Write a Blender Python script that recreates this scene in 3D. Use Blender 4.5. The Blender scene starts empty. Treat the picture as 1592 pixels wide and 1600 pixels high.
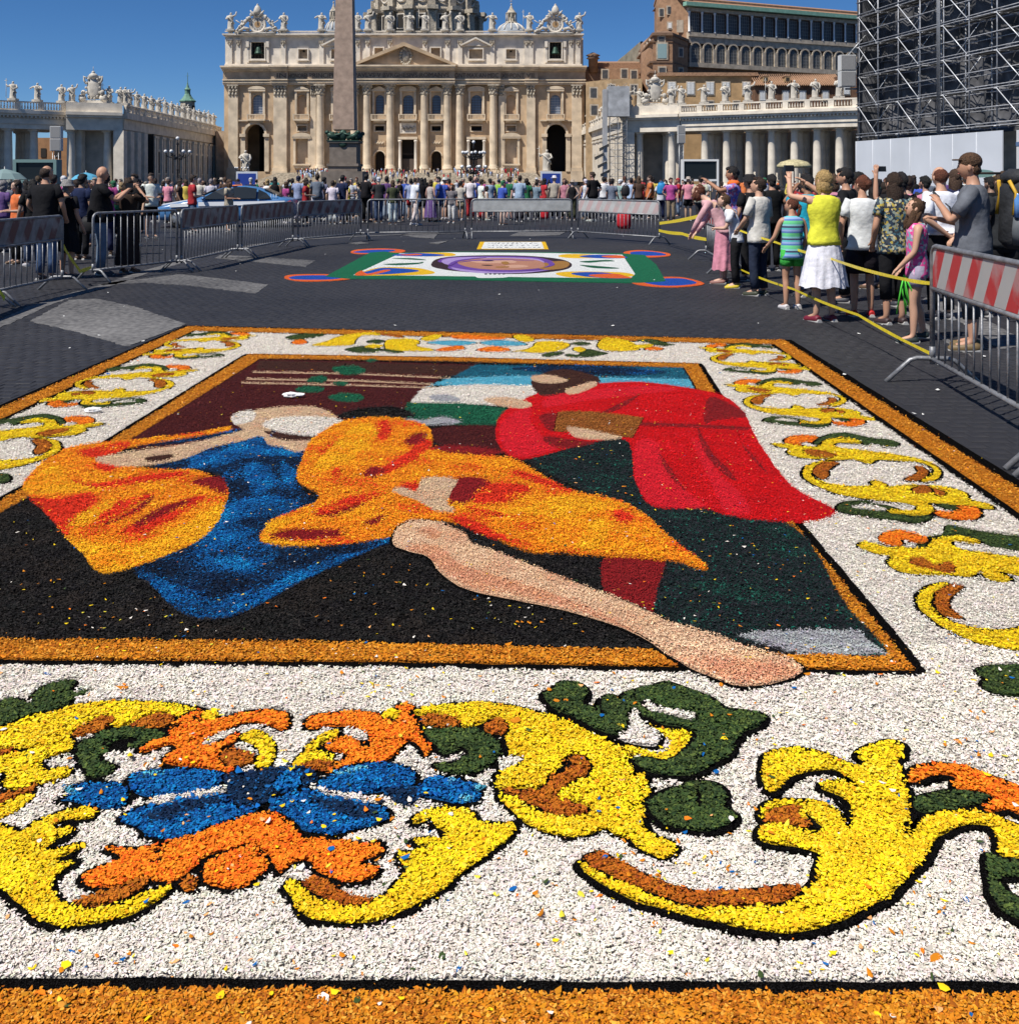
import bpy, bmesh, math, random
import numpy as np
from mathutils import Vector, Matrix, noise
random.seed(7); rng = np.random.default_rng(11)
scene = bpy.context.scene
COL = scene.collection
# ------------------------------------------------------------------ camera, sky, sun, exposure
FL = 1537.0; HZ = 282.0; CX = 796.0; CH = 1.62      # focal length and horizon in photo pixels, eye height in metres
cam_d = bpy.data.cameras.new('camera'); cam = bpy.data.objects.new('camera', cam_d); COL.objects.link(cam)
cam.location = (0, 0, CH); cam.rotation_euler = (math.radians(90), 0, 0)
cam_d.sensor_fit = 'VERTICAL'; cam_d.sensor_height = 24.0; cam_d.lens = 24.0 * FL / 1600.0
cam_d.shift_y = -(800.0 - HZ) / 1600.0; cam_d.shift_x = 0.0
cam_d.clip_start = 0.1; cam_d.clip_end = 6000
scene.camera = cam
SUN_AZ = math.atan2(-0.65, -0.76)                   # direction towards the sun, seen from above (x, y)
SUN_EL = math.radians(56)
world = bpy.data.worlds.new('World'); scene.world = world; world.use_nodes = True
nt = world.node_tree; nt.nodes.clear()
sky = nt.nodes.new('ShaderNodeTexSky'); sky.sky_type = 'NISHITA'; sky.sun_disc = False
sky.sun_elevation = SUN_EL
SX, SY = math.cos(SUN_AZ) , math.sin(SUN_AZ)
sky.sun_rotation = math.atan2(SX, SY)
sky.altitude = 3000; sky.air_density = 1.0; sky.dust_density = 0.0; sky.ozone_density = 10.0
bg = nt.nodes.new('ShaderNodeBackground'); bg.inputs['Strength'].default_value = 0.076
wo = nt.nodes.new('ShaderNodeOutputWorld')
hs = nt.nodes.new('ShaderNodeHueSaturation'); hs.inputs['Saturation'].default_value = 1.1; nt.links.new(sky.outputs[0], hs.inputs['Color']); nt.links.new(hs.outputs[0], bg.inputs[0]); nt.links.new(bg.outputs[0], wo.inputs[0])
sl = bpy.data.lights.new('sun', 'SUN'); sl.energy = 5.0; sl.angle = math.radians(0.53); sl.color = (1.0, 0.95, 0.88)
sun = bpy.data.objects.new('sun', sl); COL.objects.link(sun)
sd = Vector((SX * math.cos(SUN_EL), SY * math.cos(SUN_EL), math.sin(SUN_EL)))
sun.rotation_euler = sd.to_track_quat('Z', 'Y').to_euler(); sun.location = (0, 0, 60)
scene.view_settings.view_transform = 'Standard'; scene.view_settings.look = 'None'
scene.view_settings.exposure = 0.22; scene.view_settings.gamma = 1.0; scene.view_settings.use_curve_mapping = False
scene.cycles.max_bounces = 5

# ------------------------------------------------------------------ helpers
def gp(px, py, z=0.0):
    """point of the level plane at height z that the photograph shows at px, py"""
    Y = FL * (CH - z) / (py - HZ)
    return Vector(((px - CX) / FL * Y, Y, z))
def at(px, py, Y):
    return Vector(((px - CX) / FL * Y, Y, CH + (HZ - py) / FL * Y))
def tag(o, label=None, cat=None, group=None, kind=None):
    if label: o['label'] = label
    if cat: o['category'] = cat
    if group: o['group'] = group
    if kind: o['kind'] = kind
    return o
def empty(name, loc=(0, 0, 0), rz=0.0, parent=None):
    o = bpy.data.objects.new(name, None); COL.objects.link(o); o.location = loc; o.rotation_euler = (0, 0, rz)
    o.empty_display_size = 0.2
    if parent: o.parent = parent
    return o
def link(name, me, parent=None, loc=None, rz=0.0, color=None):
    o = bpy.data.objects.new(name, me); COL.objects.link(o)
    if parent: o.parent = parent
    if loc is not None: o.location = loc
    if rz: o.rotation_euler = (0, 0, rz)
    if color: o.color = (*color, 1)
    return o
def kids(o, tab):
    return tab.get(o.name, [])
def copy_tree(o, parent=None, fn=None):
    c = o.copy(); COL.objects.link(c)
    if parent is not None: c.parent = parent
    for ch in list(o.children): copy_tree(ch, c)
    return c

class MB:
    def __init__(s): s.v = []; s.f = []; s.m = []; s.sm = []
    def add(s, vs, fs, mi=0, smooth=False):
        b = len(s.v); s.v.extend([tuple(p) for p in vs])
        for f in fs: s.f.append(tuple(b + i for i in f)); s.m.append(mi); s.sm.append(smooth)
        return s
    def box(s, c, d, rz=0.0, mi=0, bev=0.0):
        x, y, z = d[0] / 2, d[1] / 2, d[2] / 2; ca, sa = math.cos(rz), math.sin(rz)
        vs = []
        for sx, sy, sz in ((-1,-1,-1),(1,-1,-1),(1,1,-1),(-1,1,-1),(-1,-1,1),(1,-1,1),(1,1,1),(-1,1,1)):
            k = 1.0 - (bev if sz > 0 else 0)
            u, w = sx * x * k, sy * y * k
            vs.append((c[0] + u * ca - w * sa, c[1] + u * sa + w * ca, c[2] + sz * z))
        return s.add(vs, [(3,2,1,0),(4,5,6,7),(0,1,5,4),(1,2,6,5),(2,3,7,6),(3,0,4,7)], mi)
    def bx(s, x0, x1, y0, y1, z0, z1, mi=0):
        return s.box(((x0+x1)/2, (y0+y1)/2, (z0+z1)/2), (abs(x1-x0), abs(y1-y0), abs(z1-z0)), 0, mi)
    def prism(s, poly, z0, z1, mi=0):
        n = len(poly); vs = [(p[0], p[1], z0) for p in poly] + [(p[0], p[1], z1) for p in poly]
        fs = [tuple(range(n, 2*n)), tuple(range(n-1, -1, -1))] + [(i, (i+1) % n, n+(i+1) % n, n+i) for i in range(n)]
        return s.add(vs, fs, mi)
    def vprism(s, poly, y0, y1, mi=0):
        """polygon in x,z extruded along y (y0 nearest the camera)"""
        n = len(poly); vs = [(p[0], y0, p[1]) for p in poly] + [(p[0], y1, p[1]) for p in poly]
        fs = [tuple(range(n)), tuple(range(2*n-1, n-1, -1))] + [(n+i, n+(i+1) % n, (i+1) % n, i) for i in range(n)]
        return s.add(vs, fs, mi)
    def lathe(s, prof, c=(0,0,0), n=12, mi=0, smooth=True, sx=1.0, sy=1.0, fn=None):
        vs = []; fs = []
        for r, z in prof:
            for k in range(n):
                a = 2*math.pi*k/n; rr = r * (fn(a, z) if fn else 1)
                vs.append((c[0] + rr*math.cos(a)*sx, c[1] + rr*math.sin(a)*sy, c[2] + z))
        for j in range(len(prof)-1):
            for k in range(n):
                k2 = (k+1) % n; fs.append((j*n+k, j*n+k2, (j+1)*n+k2, (j+1)*n+k))
        s.add(vs, fs, mi, smooth)
        b = len(s.v) - len(vs); m = len(prof)-1
        s.f.append(tuple(b+k for k in range(n-1, -1, -1))); s.m.append(mi); s.sm.append(False)
        s.f.append(tuple(b+m*n+k for k in range(n))); s.m.append(mi); s.sm.append(False)
        return s
    def tube(s, pts, r, n=6, mi=0, cap=True, rr=None):
        pts = [Vector(p) for p in pts]; vs = []; fs = []; prev = None
        for i, p in enumerate(pts):
            if i == 0: t = pts[1]-p
            elif i == len(pts)-1: t = p-pts[i-1]
            else: t = (pts[i+1]-pts[i-1])
            t.normalize()
            if prev is None:
                a = Vector((0,0,1)) if abs(t.z) < .9 else Vector((1,0,0)); u = t.cross(a).normalized()
            else: u = (prev - t*prev.dot(t)).normalized()
            prev = u; w = t.cross(u)
            q = rr[i] if rr else r
            for k in range(n):
                a = 2*math.pi*k/n; vs.append(p + u*math.cos(a)*q + w*math.sin(a)*q)
        for j in range(len(pts)-1):
            for k in range(n):
                k2 = (k+1) % n; fs.append((j*n+k, j*n+k2, (j+1)*n+k2, (j+1)*n+k))
        s.add(vs, fs, mi, True)
        if cap:
            b = len(s.v)-len(vs); m = len(pts)-1
            s.f.append(tuple(b+k for k in range(n-1,-1,-1))); s.m.append(mi); s.sm.append(False)
            s.f.append(tuple(b+m*n+k for k in range(n))); s.m.append(mi); s.sm.append(False)
        return s
    def ball(s, c, r, n=8, m=6, mi=0, smooth=True):
        if not hasattr(r, '__len__'): r = (r, r, r)
        vs = [(c[0], c[1], c[2]-r[2])]; fs = []
        for j in range(1, m):
            ph = math.pi*j/m
            for k in range(n):
                a = 2*math.pi*k/n; vs.append((c[0]+r[0]*math.sin(ph)*math.cos(a), c[1]+r[1]*math.sin(ph)*math.sin(a), c[2]-r[2]*math.cos(ph)))
        vs.append((c[0], c[1], c[2]+r[2])); t = len(vs)-1
        for k in range(n):
            k2 = (k+1) % n; fs.append((0, 1+k2, 1+k)); fs.append((t, t-n+k, t-n+k2))
            for j in range(m-2): fs.append((1+j*n+k, 1+j*n+k2, 1+(j+1)*n+k2, 1+(j+1)*n+k))
        return s.add(vs, fs, mi, smooth)
    def mesh(s, name, mats):
        me = bpy.data.meshes.new(name); me.from_pydata(s.v, [], s.f)
        if not isinstance(mats, (list, tuple)): mats = [mats]
        for m in mats: me.materials.append(m)
        me.polygons.foreach_set('material_index', s.m); me.polygons.foreach_set('use_smooth', s.sm)
        me.update(); return me
    def build(s, name, mats, parent=None, loc=None, rz=0.0):
        return link(name, s.mesh(name, mats), parent, loc, rz)

def mat(name, col, rough=0.8, ns=0.0, na=0.0, bump=0.0, bs=None, metal=0.0, col2=None, objcol=False, coords='Object', spec=0.35, detail=4.0, emit=0.0, alpha=1.0):
    m = bpy.data.materials.new(name); m.use_nodes = True; N = m.node_tree; b = N.nodes['Principled BSDF']
    b.inputs['Roughness'].default_value = rough; b.inputs['Metallic'].default_value = metal
    b.inputs['Specular IOR Level'].default_value = spec
    b.inputs['Alpha'].default_value = alpha
    src = None
    if objcol:
        oi = N.nodes.new('ShaderNodeObjectInfo'); src = oi.outputs['Color']
    else:
        rgb = N.nodes.new('ShaderNodeRGB'); rgb.outputs[0].default_value = (*col, 1); src = rgb.outputs[0]
    tc = N.nodes.new('ShaderNodeTexCoord')
    if ns:
        nz = N.nodes.new('ShaderNodeTexNoise'); nz.inputs['Scale'].default_value = ns; nz.inputs['Detail'].default_value = detail
        N.links.new(tc.outputs[coords], nz.inputs['Vector'])
        rp = N.nodes.new('ShaderNodeMapRange'); rp.inputs[1].default_value = 0.3; rp.inputs[2].default_value = 0.7
        N.links.new(nz.outputs['Fac'], rp.inputs[0])
        mx = N.nodes.new('ShaderNodeMix'); mx.data_type = 'RGBA'
        if col2:
            rp.inputs[3].default_value = 0; rp.inputs[4].default_value = na if na else 1
            N.links.new(rp.outputs[0], mx.inputs[0]); N.links.new(src, mx.inputs[6]); mx.inputs[7].default_value = (*col2, 1)
        else:
            rp.inputs[3].default_value = 1-na; rp.inputs[4].default_value = 1+na*0.6
            mx.blend_type = 'MULTIPLY'; mx.inputs[0].default_value = 1
            N.links.new(src, mx.inputs[6]); N.links.new(rp.outputs[0], mx.inputs[7])
        src = mx.outputs[2]
    N.links.new(src, b.inputs['Base Color'])
    if emit:
        N.links.new(src, b.inputs['Emission Color']); b.inputs['Emission Strength'].default_value = emit
    if bump:
        n2 = N.nodes.new('ShaderNodeTexNoise'); n2.inputs['Scale'].default_value = bs or ns or 20; n2.inputs['Detail'].default_value = 6
        N.links.new(tc.outputs[coords], n2.inputs['Vector'])
        bp = N.nodes.new('ShaderNodeBump'); bp.inputs['Strength'].default_value = bump; bp.inputs['Distance'].default_value = 0.02
        N.links.new(n2.outputs['Fac'], bp.inputs['Height']); N.links.new(bp.outputs[0], b.inputs['Normal'])
    return m
def srgb(r, g, b):
    f = lambda c: (c/255/12.92) if c/255 <= 0.04045 else ((c/255+0.055)/1.055)**2.4
    return (f(r), f(g), f(b))
def pts(s):
    return [tuple(float(q) for q in t.split(',')) for t in s.split()]
def rough_edge(P, amp=0.006, step=0.03):
    out = []; n = len(P)
    for i in range(n):
        a, b = P[i], P[(i+1) % n]; L = (b-a).length; k = max(1, min(60, int(L/step)))
        for j in range(k):
            q = a.lerp(b, j/k); v = Vector((q.x*23, q.y*23, 1.7))
            out.append(q + Vector((noise.noise(v), noise.noise(v+Vector((9, 4, 2)))))*amp)
    return out
# ------------------------------------------------------------------ ground, paving
def pave_mat(name, c, c2, ns=6, rough=.62, na=.35):
    m = bpy.data.materials.new(name); m.use_nodes = True; N = m.node_tree; b = N.nodes['Principled BSDF']
    tc = N.nodes.new('ShaderNodeTexCoord')
    n1 = N.nodes.new('ShaderNodeTexNoise'); n1.inputs['Scale'].default_value = 0.35; n1.inputs['Detail'].default_value = 5
    n2 = N.nodes.new('ShaderNodeTexNoise'); n2.inputs['Scale'].default_value = ns; n2.inputs['Detail'].default_value = 8
    n3 = N.nodes.new('ShaderNodeTexNoise'); n3.inputs['Scale'].default_value = 90; n3.inputs['Detail'].default_value = 4
    for n in (n1, n2, n3): N.links.new(tc.outputs['Object'], n.inputs['Vector'])
    a = N.nodes.new('ShaderNodeMath'); a.operation = 'ADD'; N.links.new(n1.outputs[0], a.inputs[0]); N.links.new(n2.outputs[0], a.inputs[1])
    r = N.nodes.new('ShaderNodeMapRange'); r.inputs[1].default_value = 0.75; r.inputs[2].default_value = 1.3; N.links.new(a.outputs[0], r.inputs[0])
    mx = N.nodes.new('ShaderNodeMix'); mx.data_type = 'RGBA'; mx.inputs[6].default_value = (*c, 1); mx.inputs[7].default_value = (*c2, 1)
    N.links.new(r.outputs[0], mx.inputs[0]); N.links.new(mx.outputs[2], b.inputs['Base Color'])
    b.inputs['Roughness'].default_value = rough; b.inputs['Specular IOR Level'].default_value = 0.3
    bp = N.nodes.new('ShaderNodeBump'); bp.inputs['Strength'].default_value = 0.35; bp.inputs['Distance'].default_value = 0.01
    N.links.new(n3.outputs[0], bp.inputs['Height']); N.links.new(bp.outputs[0], b.inputs['Normal'])
    return m
m_bed = pave_mat('ground_bed', (0.018,0.0182,0.0215), (0.030,0.0297,0.033), 3)
m_cob = pave_mat('cobble_stone', (0.018,0.0182,0.0215), (0.036,0.0355,0.039), 9)
m_trav = pave_mat('travertine_paving', (0.030,0.030,0.034), (0.20,0.195,0.19), 16, .85)
g = MB(); R = 3500
g.add([(-R,-R,0),(R,-R,0),(R,R,0),(-R,R,0)], [(0,1,2,3)]); g.add([(-14,1.2,.0075),(14,1.2,.0075),(14,24.6,.0075),(-14,24.6,.0075)], [(0,1,2,3)])
ground = g.build('ground', m_bed); tag(ground, kind='structure'); CARPET_LIFT = .0
BANDS = ['47,503 110,470 150,468 210,480 292,508 200,543 120,520', '150,447 190,440 278,429 350,437 419,446 400,460 300,448 230,443', '336,404 345,399 420,403 493,408 477,418 400,410',
         '627,367 660,362 687,363 678,373 650,371', '796,369 820,359.5 888,360.5 874,368 840,369', '540,379.5 560,377.6 578,381 560,382', '1560,548 1500,505 1440,470 1450,462 1530,495 1610,540', '1395,480 1415,486 1520,560 1490,545', '700,377 686,382 670,380']
ring = [(-40,522),(0,508),(60,480),(110,463),(170,446),(230,425),(290,408),(345,394),(400,383),(470,375),(540,370.6),(640,366.5),(740,364.5)]
band_polys = []
for s in BANDS: band_polys.append([gp(x, y) for x, y in pts(s)])
rp = [gp(x, y) for x, y in ring]; wid = 0.22
rl = []; rr_ = []
for i, p in enumerate(rp):
    t = (rp[min(i+1, len(rp)-1)] - rp[max(i-1, 0)]); t.z = 0; t.normalize(); nn = Vector((-t.y, t.x, 0)); rl.append(p + nn*wid/2); rr_.append(p - nn*wid/2)
band_polys.append(rl + rr_[::-1])
bands = []
for P in band_polys:
    g = MB(); Q = rough_edge([p.xy for p in P], 0.035, 0.08); g.prism([(q.x, q.y) for q in Q], 0.0005, 0.0135); o = g.build('paving_band', m_trav, ground); bands.append(o)
# cobbles: real stones with sunk joints
def in_poly(P, x, y):
    c = np.zeros(len(x), bool); n = len(P)
    for i in range(n):
        x1, y1 = P[i-1][0], P[i-1][1]; x2, y2 = P[i][0], P[i][1]
        if y1 == y2: continue
        m = ((y1 > y) != (y2 > y)) & (x < (x2-x1)*(y-y1)/(y2-y1)+x1); c ^= m
    return c
cs = 0.125; X, Yg = np.meshgrid(np.arange(-12, 12, cs), np.arange(2.2, 24.5, cs))
row = np.round(Yg/cs).astype(int)
X = (X + (row % 2)*cs*0.5 + np.sin(Yg*0.7)*0.05).ravel() + rng.normal(0, .006, row.size); Yg = Yg.ravel() + np.sin(X*0.9)*0.06 + rng.normal(0, .006, row.size)
ok = (np.abs(X) < 0.53*Yg+0.6)
ok &= ~in_poly([(-3.78,1.63),(2.71,1.59),(2.91,9.99),(-3.65,11.0)], X, Yg)
light = np.zeros(len(X), bool)
for P in band_polys: light |= in_poly([(p.x, p.y) for p in P], X, Yg)
XL, YL = X[ok & light], Yg[ok & light]; ok &= ~light
X = X[ok]; Yg = Yg[ok]; n = len(X); order = np.argsort(np.hypot(X, Yg)); X, Yg = X[order], Yg[order]
def cobble_arrays(X, Yg):
    n = len(X); hw = cs*0.5 - 0.003 + rng.uniform(-.003, .002, (n, 1)); jit = rng.uniform(-.005, .005, (n, 4, 2)); h = 0.012 + rng.uniform(-.0014, .0014, n)
    base = np.array([(-1,-1),(1,-1),(1,1),(-1,1)], float)
    B = base[None]*hw[:, None] + jit; T = B*0.90
    V = np.zeros((n, 8, 3)); V[:, :4, :2] = B; V[:, 4:, :2] = T; V[:, :4, 2] = 0.0085; V[:, 4:, 2] = h[:, None] + rng.uniform(-.001, .001, (n, 4))
    V[:, :, 0] += X[:, None]; V[:, :, 1] += Yg[:, None]
    return V
CF = [(4,5,6,7),(0,1,5,4),(1,2,6,5),(2,3,7,6),(3,0,4,7)]
VA = cobble_arrays(X, Yg)
vars_ = []
for k in range(8):
    me = bpy.data.meshes.new('cobble'); me.from_pydata([tuple(v - np.array([X[k], Yg[k], 0])) for v in VA[k]], [], CF); me.materials.append(m_cob); vars_.append(me)
for i in range(300):
    o = bpy.data.objects.new('cobble', vars_[i % 8]); COL.objects.link(o); o.parent = ground; o.location = (X[i], Yg[i], 0)
V = VA[300:].reshape(-1, 3).astype(np.float32); n = len(V)//8
me = bpy.data.meshes.new('cobbles'); me.vertices.add(n*8); me.vertices.foreach_set('co', V.reshape(-1))
F = (np.arange(n)[:, None, None]*8 + np.array(CF)[None]).astype(np.int32).reshape(-1); me.loops.add(len(F)); me.loops.foreach_set('vertex_index', F)
me.polygons.add(n*5); me.polygons.foreach_set('loop_start', np.arange(0, len(F), 4, dtype=np.int32)); me.update(calc_edges=True); me.materials.append(m_cob)
o = link('cobbles', me, ground); o['kind'] = 'stuff'
print('cobbles', n)
# ------------------------------------------------------------------ flower carpets (coordinates read off the photo, projected on the ground plane)
PC = {  # real petal colours
 'white': (0.81,0.745,0.655), 'yellow': (0.84,0.58,0.012), 'orange': (0.88,0.20,0.012), 'rust': (0.46,0.13,0.012),
 'frame': (0.58,0.20,0.012), 'green': (0.045,0.075,0.022), 'black': (0.006,0.0055,0.0055), 'blue': (0.006,0.115,0.36),
 'navy': (0.006,0.020,0.055), 'cyan': (0.09,0.42,0.58), 'coal': (0.011,0.0105,0.0105), 'pine': (0.010,0.022,0.021),
 'maroon': (0.070,0.010,0.010), 'red': (0.66,0.004,0.006), 'rose': (0.72,0.014,0.026), 'wine': (0.26,0.012,0.014),
 'amber': (0.86,0.25,0.010), 'gold': (0.88,0.38,0.012), 'flame': (0.70,0.035,0.012), 'flesh': (0.80,0.50,0.30), 'blush': (0.72,0.33,0.18),
 'tan': (0.70,0.48,0.30), 'brown': (0.30,0.10,0.02), 'umber': (0.06,0.022,0.015), 'grey': (0.40,0.40,0.42), 'emerald': (0.012,0.11,0.055), 'teal': (0.012,0.10,0.16)}
PMAT = {}
def petal_mat(k):
    if k not in PMAT:
        c = PC[k]; PMAT[k] = mat('petals_' + k, c, 0.9, 160, 0.45, 1.0, 220, spec=0.0 if k in ('black', 'coal') else 0.15)
    return PMAT[k]
def crom(P, n=4):
    """closed Catmull-Rom through the points"""
    P = [Vector((p[0], p[1])) for p in P]; out = []; N = len(P)
    for i in range(N):
        a, b, c, d = P[i-1], P[i], P[(i+1) % N], P[(i+2) % N]
        for k in range(n):
            t = k/n
            out.append(0.5*((2*b)+(c-a)*t+(2*a-5*b+4*c-d)*t*t+(3*b-a-3*c+d)*t*t*t))
    return out
def area(P): return 0.5*sum(P[i-1][0]*P[i][1]-P[i][0]*P[i-1][1] for i in range(len(P)))
def offset(P, w):
    n = len(P); s = 1 if area(P) > 0 else -1; out = []
    for i in range(n):
        a, b, c = P[i-1], P[i], P[(i+1) % n]
        t1 = (b-a); t2 = (c-b)
        if t1.length < 1e-6: t1 = t2
        if t2.length < 1e-6: t2 = t1
        t1 = t1.normalized(); t2 = t2.normalized()
        nrm = Vector((t1.y+t2.y, -t1.x-t2.x))
        if nrm.length < 0.3: nrm = Vector((t1.y, -t1.x))
        nrm.normalize(); out.append(b + nrm*w*s)
    return out
SHAPES = []      # (part name, colour, ground polygon, outline width)
def shp(name, col, s, ow=0.018, smooth=True, ground=False):
    P = pts(s) if isinstance(s, str) else s
    if not ground: P = [gp(x, y).xy for x, y in P]
    else: P = [Vector(p) for p in P]
    if smooth: P = crom(P)
    SHAPES.append((name, col, P, ow))
# --- frame and fields (ground metres)
OUT = [Vector((-3.66,1.76)), Vector((2.66,1.72)), Vector((2.76,9.95)), Vector((-3.56,10.80))]
def quad(a, b, c, d): return [a, b, c, d]
shp('dark_edging', 'black', [(-3.72,1.69),(2.65,1.65),(2.845,9.94),(-3.60,10.93)], 0, False, True)  # black outer rim, widened so it also paints in the raised edge's shadow
shp('outer_border', 'frame', [(-3.65,1.76),(2.575,1.72),(2.755,9.89),(-3.54,10.82)], 0, False, True)
def wf(px, py): return gp(px, py).xy
shp('dark_edging', 'black', [wf(-2000,1551), wf(2500,1568), (2.44,4.0), (2.60,9.66), (-3.38,10.53), (-3.46,4.0)], 0, False, True)
shp('white_field', 'white', [wf(-2000,1528), wf(2500,1548), (2.378,4.0), (2.548,9.60), (-3.335,10.46), (-3.395,4.0)], 0, False, True)
shp('panel_border', 'frame', '-420,1034 600,1040 1428,1054 1240,822 1090,571 700,561 388,556 180,688 -380,1000', 0.045, False)
shp('dark_ground', 'coal', '-330,1003 500,1008 1000,1022 1383,1032 1210,820 1068,577 700,567 407,563 190,700 -200,920', 0.006, False)
shp('pine_ground', 'pine', '830,722 900,690 1000,690 1000,780 1100,800 1240,828 1320,950 1383,1030 1250,1020 1100,1000 1020,962 1040,880 960,800 890,760', 0)
shp('maroon_ground', 'maroon', '407,564 560,567 745,572 690,592 655,620 640,650 620,668 560,662 420,690 260,720 190,700 300,630', 0, False)
shp('dark_stripe', 'umber', '406,566 745,574 716,590 560,584 400,580', 0, False)
for a in ('395,583 560,586 705,593 704,594.6 560,588 395,585', '385,594 560,597 690,603 689,604.6 560,599 384,596', '378,600 520,603 680,608 679,609.6 520,605 377,602'):
    shp('pale_line', 'tan', a, 0, False)
for a in ('518,580 530,575 560,576 572,583 560,588 535,588', '480,597 500,590 512,594 505,601 485,600', '462,611 480,606 506,609 500,616 470,616', '513,624 530,618 560,619 570,625 555,631 525,630', '520,603 535,599 545,602 535,606', '572,566 582,563 590,566 580,569'):
    shp('leaf_patch', 'emerald', a, 0)
shp('night_sky', 'teal', '743,573 1066,577 1078,597 900,590 706,592', 0, False)
shp('sky_cloud', 'navy', '800,578 900,574 1010,580 1040,586 960,590 860,586', 0)
shp('bright_sky', 'cyan', '700,594 800,590 900,592 1076,595 1088,616 900,612 680,605 664,609', 0, False)
shp('pale_cloud', 'white', '660,610 740,604 840,606 850,625 820,640 720,634 640,632', 0, False)
shp('cloud_shade', 'grey', '672,622 700,620 720,628 705,632 680,631', 0)
shp('green_hill', 'emerald', '637,633 720,634 792,642 786,668 640,668 626,652', 0, False)
shp('hill_stones', 'grey', '632,655 660,660 690,655 720,662 700,668 640,667', 0)
shp('grey_mound', 'coal', '530,652 570,641 620,640 650,655 600,662 545,660', 0)
shp('brown_ground', 'maroon', '672,674 782,671 790,712 720,705 680,695', 0.004)
shp('corner_slab', 'grey', '1150,1000 1185,993 1270,990 1342,992 1386,1032 1240,1029', 0, False)
shp('maroon_post', 'wine', '948,872 1035,872 1026,930 1018,965 985,958 943,930', 0)
# --- the picture itself: plain robes in the photo's colours, no portraits
shp('red_robe', 'red', '775,672 790,645 835,620 880,612 930,603 1000,600 1080,610 1130,622 1162,648 1185,695 1235,762 1298,798 1299,812 1250,822 1180,818 1140,812 1100,800 1040,800 1008,788 990,750 985,700 960,690 900,702 850,716 815,722 790,714 776,694', 0)
for c, a in (('rose','860,622 930,612 1010,606 1060,612 980,622 900,632 850,640'), ('rose','780,672 800,650 830,640 828,660 850,690 870,705 820,718 790,708'),
             ('rose','992,700 1010,690 1030,700 1040,740 1075,775 1100,798 1040,798 1010,786 992,750'), ('rose','1080,690 1098,700 1120,740 1160,780 1170,808 1135,806 1110,760'),
             ('wine','1108,624 1150,640 1165,655 1120,660 1100,664'), ('wine','1000,664 1100,668 1170,672 1165,676 1080,672 1000,669'),
             ('wine','1090,672 1100,690 1115,715 1135,735 1150,755 1140,752 1115,730 1095,700'), ('wine','850,686 900,692 930,697 880,705 855,698'),
             ('wine','1150,672 1158,695 1180,720 1200,745 1188,735 1162,705'), ('wine','1030,712 1050,740 1070,770 1062,765 1040,740'), ('wine','940,648 980,628 1000,618 985,632 960,646'), ('wine','842,655 870,650 880,668 860,678')):
    shp('robe_fold', c, a, 0)
shp('brown_box', 'brown', '872,648 920,647 1005,657 988,688 940,684 866,678', 0.006, False)
shp('pale_patch', 'tan', '885,672 920,676 972,688 940,692 900,688', 0)
shp('brown_oval', 'umber', '830,600 850,586 880,580 915,586 938,598 915,612 880,618 845,622', 0)
shp('pale_patch', 'tan', '830,592 855,589 888,598 862,603 836,600', 0)
shp('pale_patch', 'tan', '885,612 925,600 932,606 905,618 888,620', 0)
shp('pale_patch', 'tan', '755,628 790,624 830,634 820,642 780,638', 0)
shp('blue_robe', 'navy', '425,676 380,692 300,716 240,735 330,742 358,772 345,812 300,850 212,896 245,925 285,962 340,973 395,955 470,915 560,872 628,842 540,800 480,780 462,750 478,735 470,704 440,695', 0)
for a in ('360,700 400,688 430,700 470,708 468,718 420,716 380,722 330,735', '385,730 420,735 430,760 400,780 385,755', '330,800 360,790 420,780 470,790 440,812 380,815 335,835', '214,898 260,915 300,945 345,958 400,935 470,895 560,868 620,846 560,874 470,916 395,957 340,974 285,964 245,928', '320,880 360,890 380,905 410,890 440,870 400,882 360,878', '330,835 360,822 400,838 370,850 330,870 300,872', '440,728 462,740 455,765 440,752'):
    shp('blue_fold', 'blue', a, 0)
for a in ('300,716 330,708 350,712 330,730 300,735','290,930 340,945 400,925 350,962 310,962'):
    shp('blue_fold', 'cyan', a, 0) if 'x' in a else shp('blue_fold', 'blue', a, 0)
shp('blue_band', 'navy', '195,702 260,690 340,678 400,676 330,690 250,700', 0)
shp('orange_robe', 'amber', '36,766 55,738 80,718 100,706 150,697 200,693 300,682 355,672 358,678 280,692 205,704 150,722 222,737 300,740 345,755 358,776 345,812 320,845 270,872 200,897 155,900 130,870 100,842 70,802 48,780', 0)
for c, a in (('flame','48,784 95,785 140,775 150,795 110,830 105,845 70,805'), ('flame','95,745 140,762 200,752 285,742 290,748 210,762 150,768 100,752'), ('flame','120,712 160,702 205,695 190,710 150,722'),
             ('flame','185,840 215,820 260,795 320,780 300,800 240,835 200,842'), ('flame','150,800 200,785 240,778 200,800 160,825'),('wine','300,758 330,750 350,755 355,778 330,770'),
             ('wine','160,826 200,808 240,778 225,800 180,822'), ('wine','205,828 250,800 305,785 270,805 225,828'), ('flame','150,731 180,733 170,745'), ('gold','112,820 160,792 185,790 130,830'), ('gold','108,848 160,860 230,852 300,822 345,790 348,810 320,846 270,872 200,898 155,900 130,872'),
             ('gold','38,765 70,738 90,735 120,760 160,772 110,776 50,778')):
    shp('robe_fold', c, a, 0)
shp('pale_sash', 'tan', '150,722 210,710 300,697 370,680 425,664 430,672 395,690 330,705 290,722 230,733 175,734', 0)
shp('sash_fold', 'umber', '230,720 270,715 262,724 232,727', 0)
shp('pale_oval', 'tan', '360,660 380,650 430,641 490,640 525,654 515,662 470,662 430,668 420,690 400,684', 0)
shp('white_oval', 'white', '362,656 385,646 400,650 395,662 370,668', 0)
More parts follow.
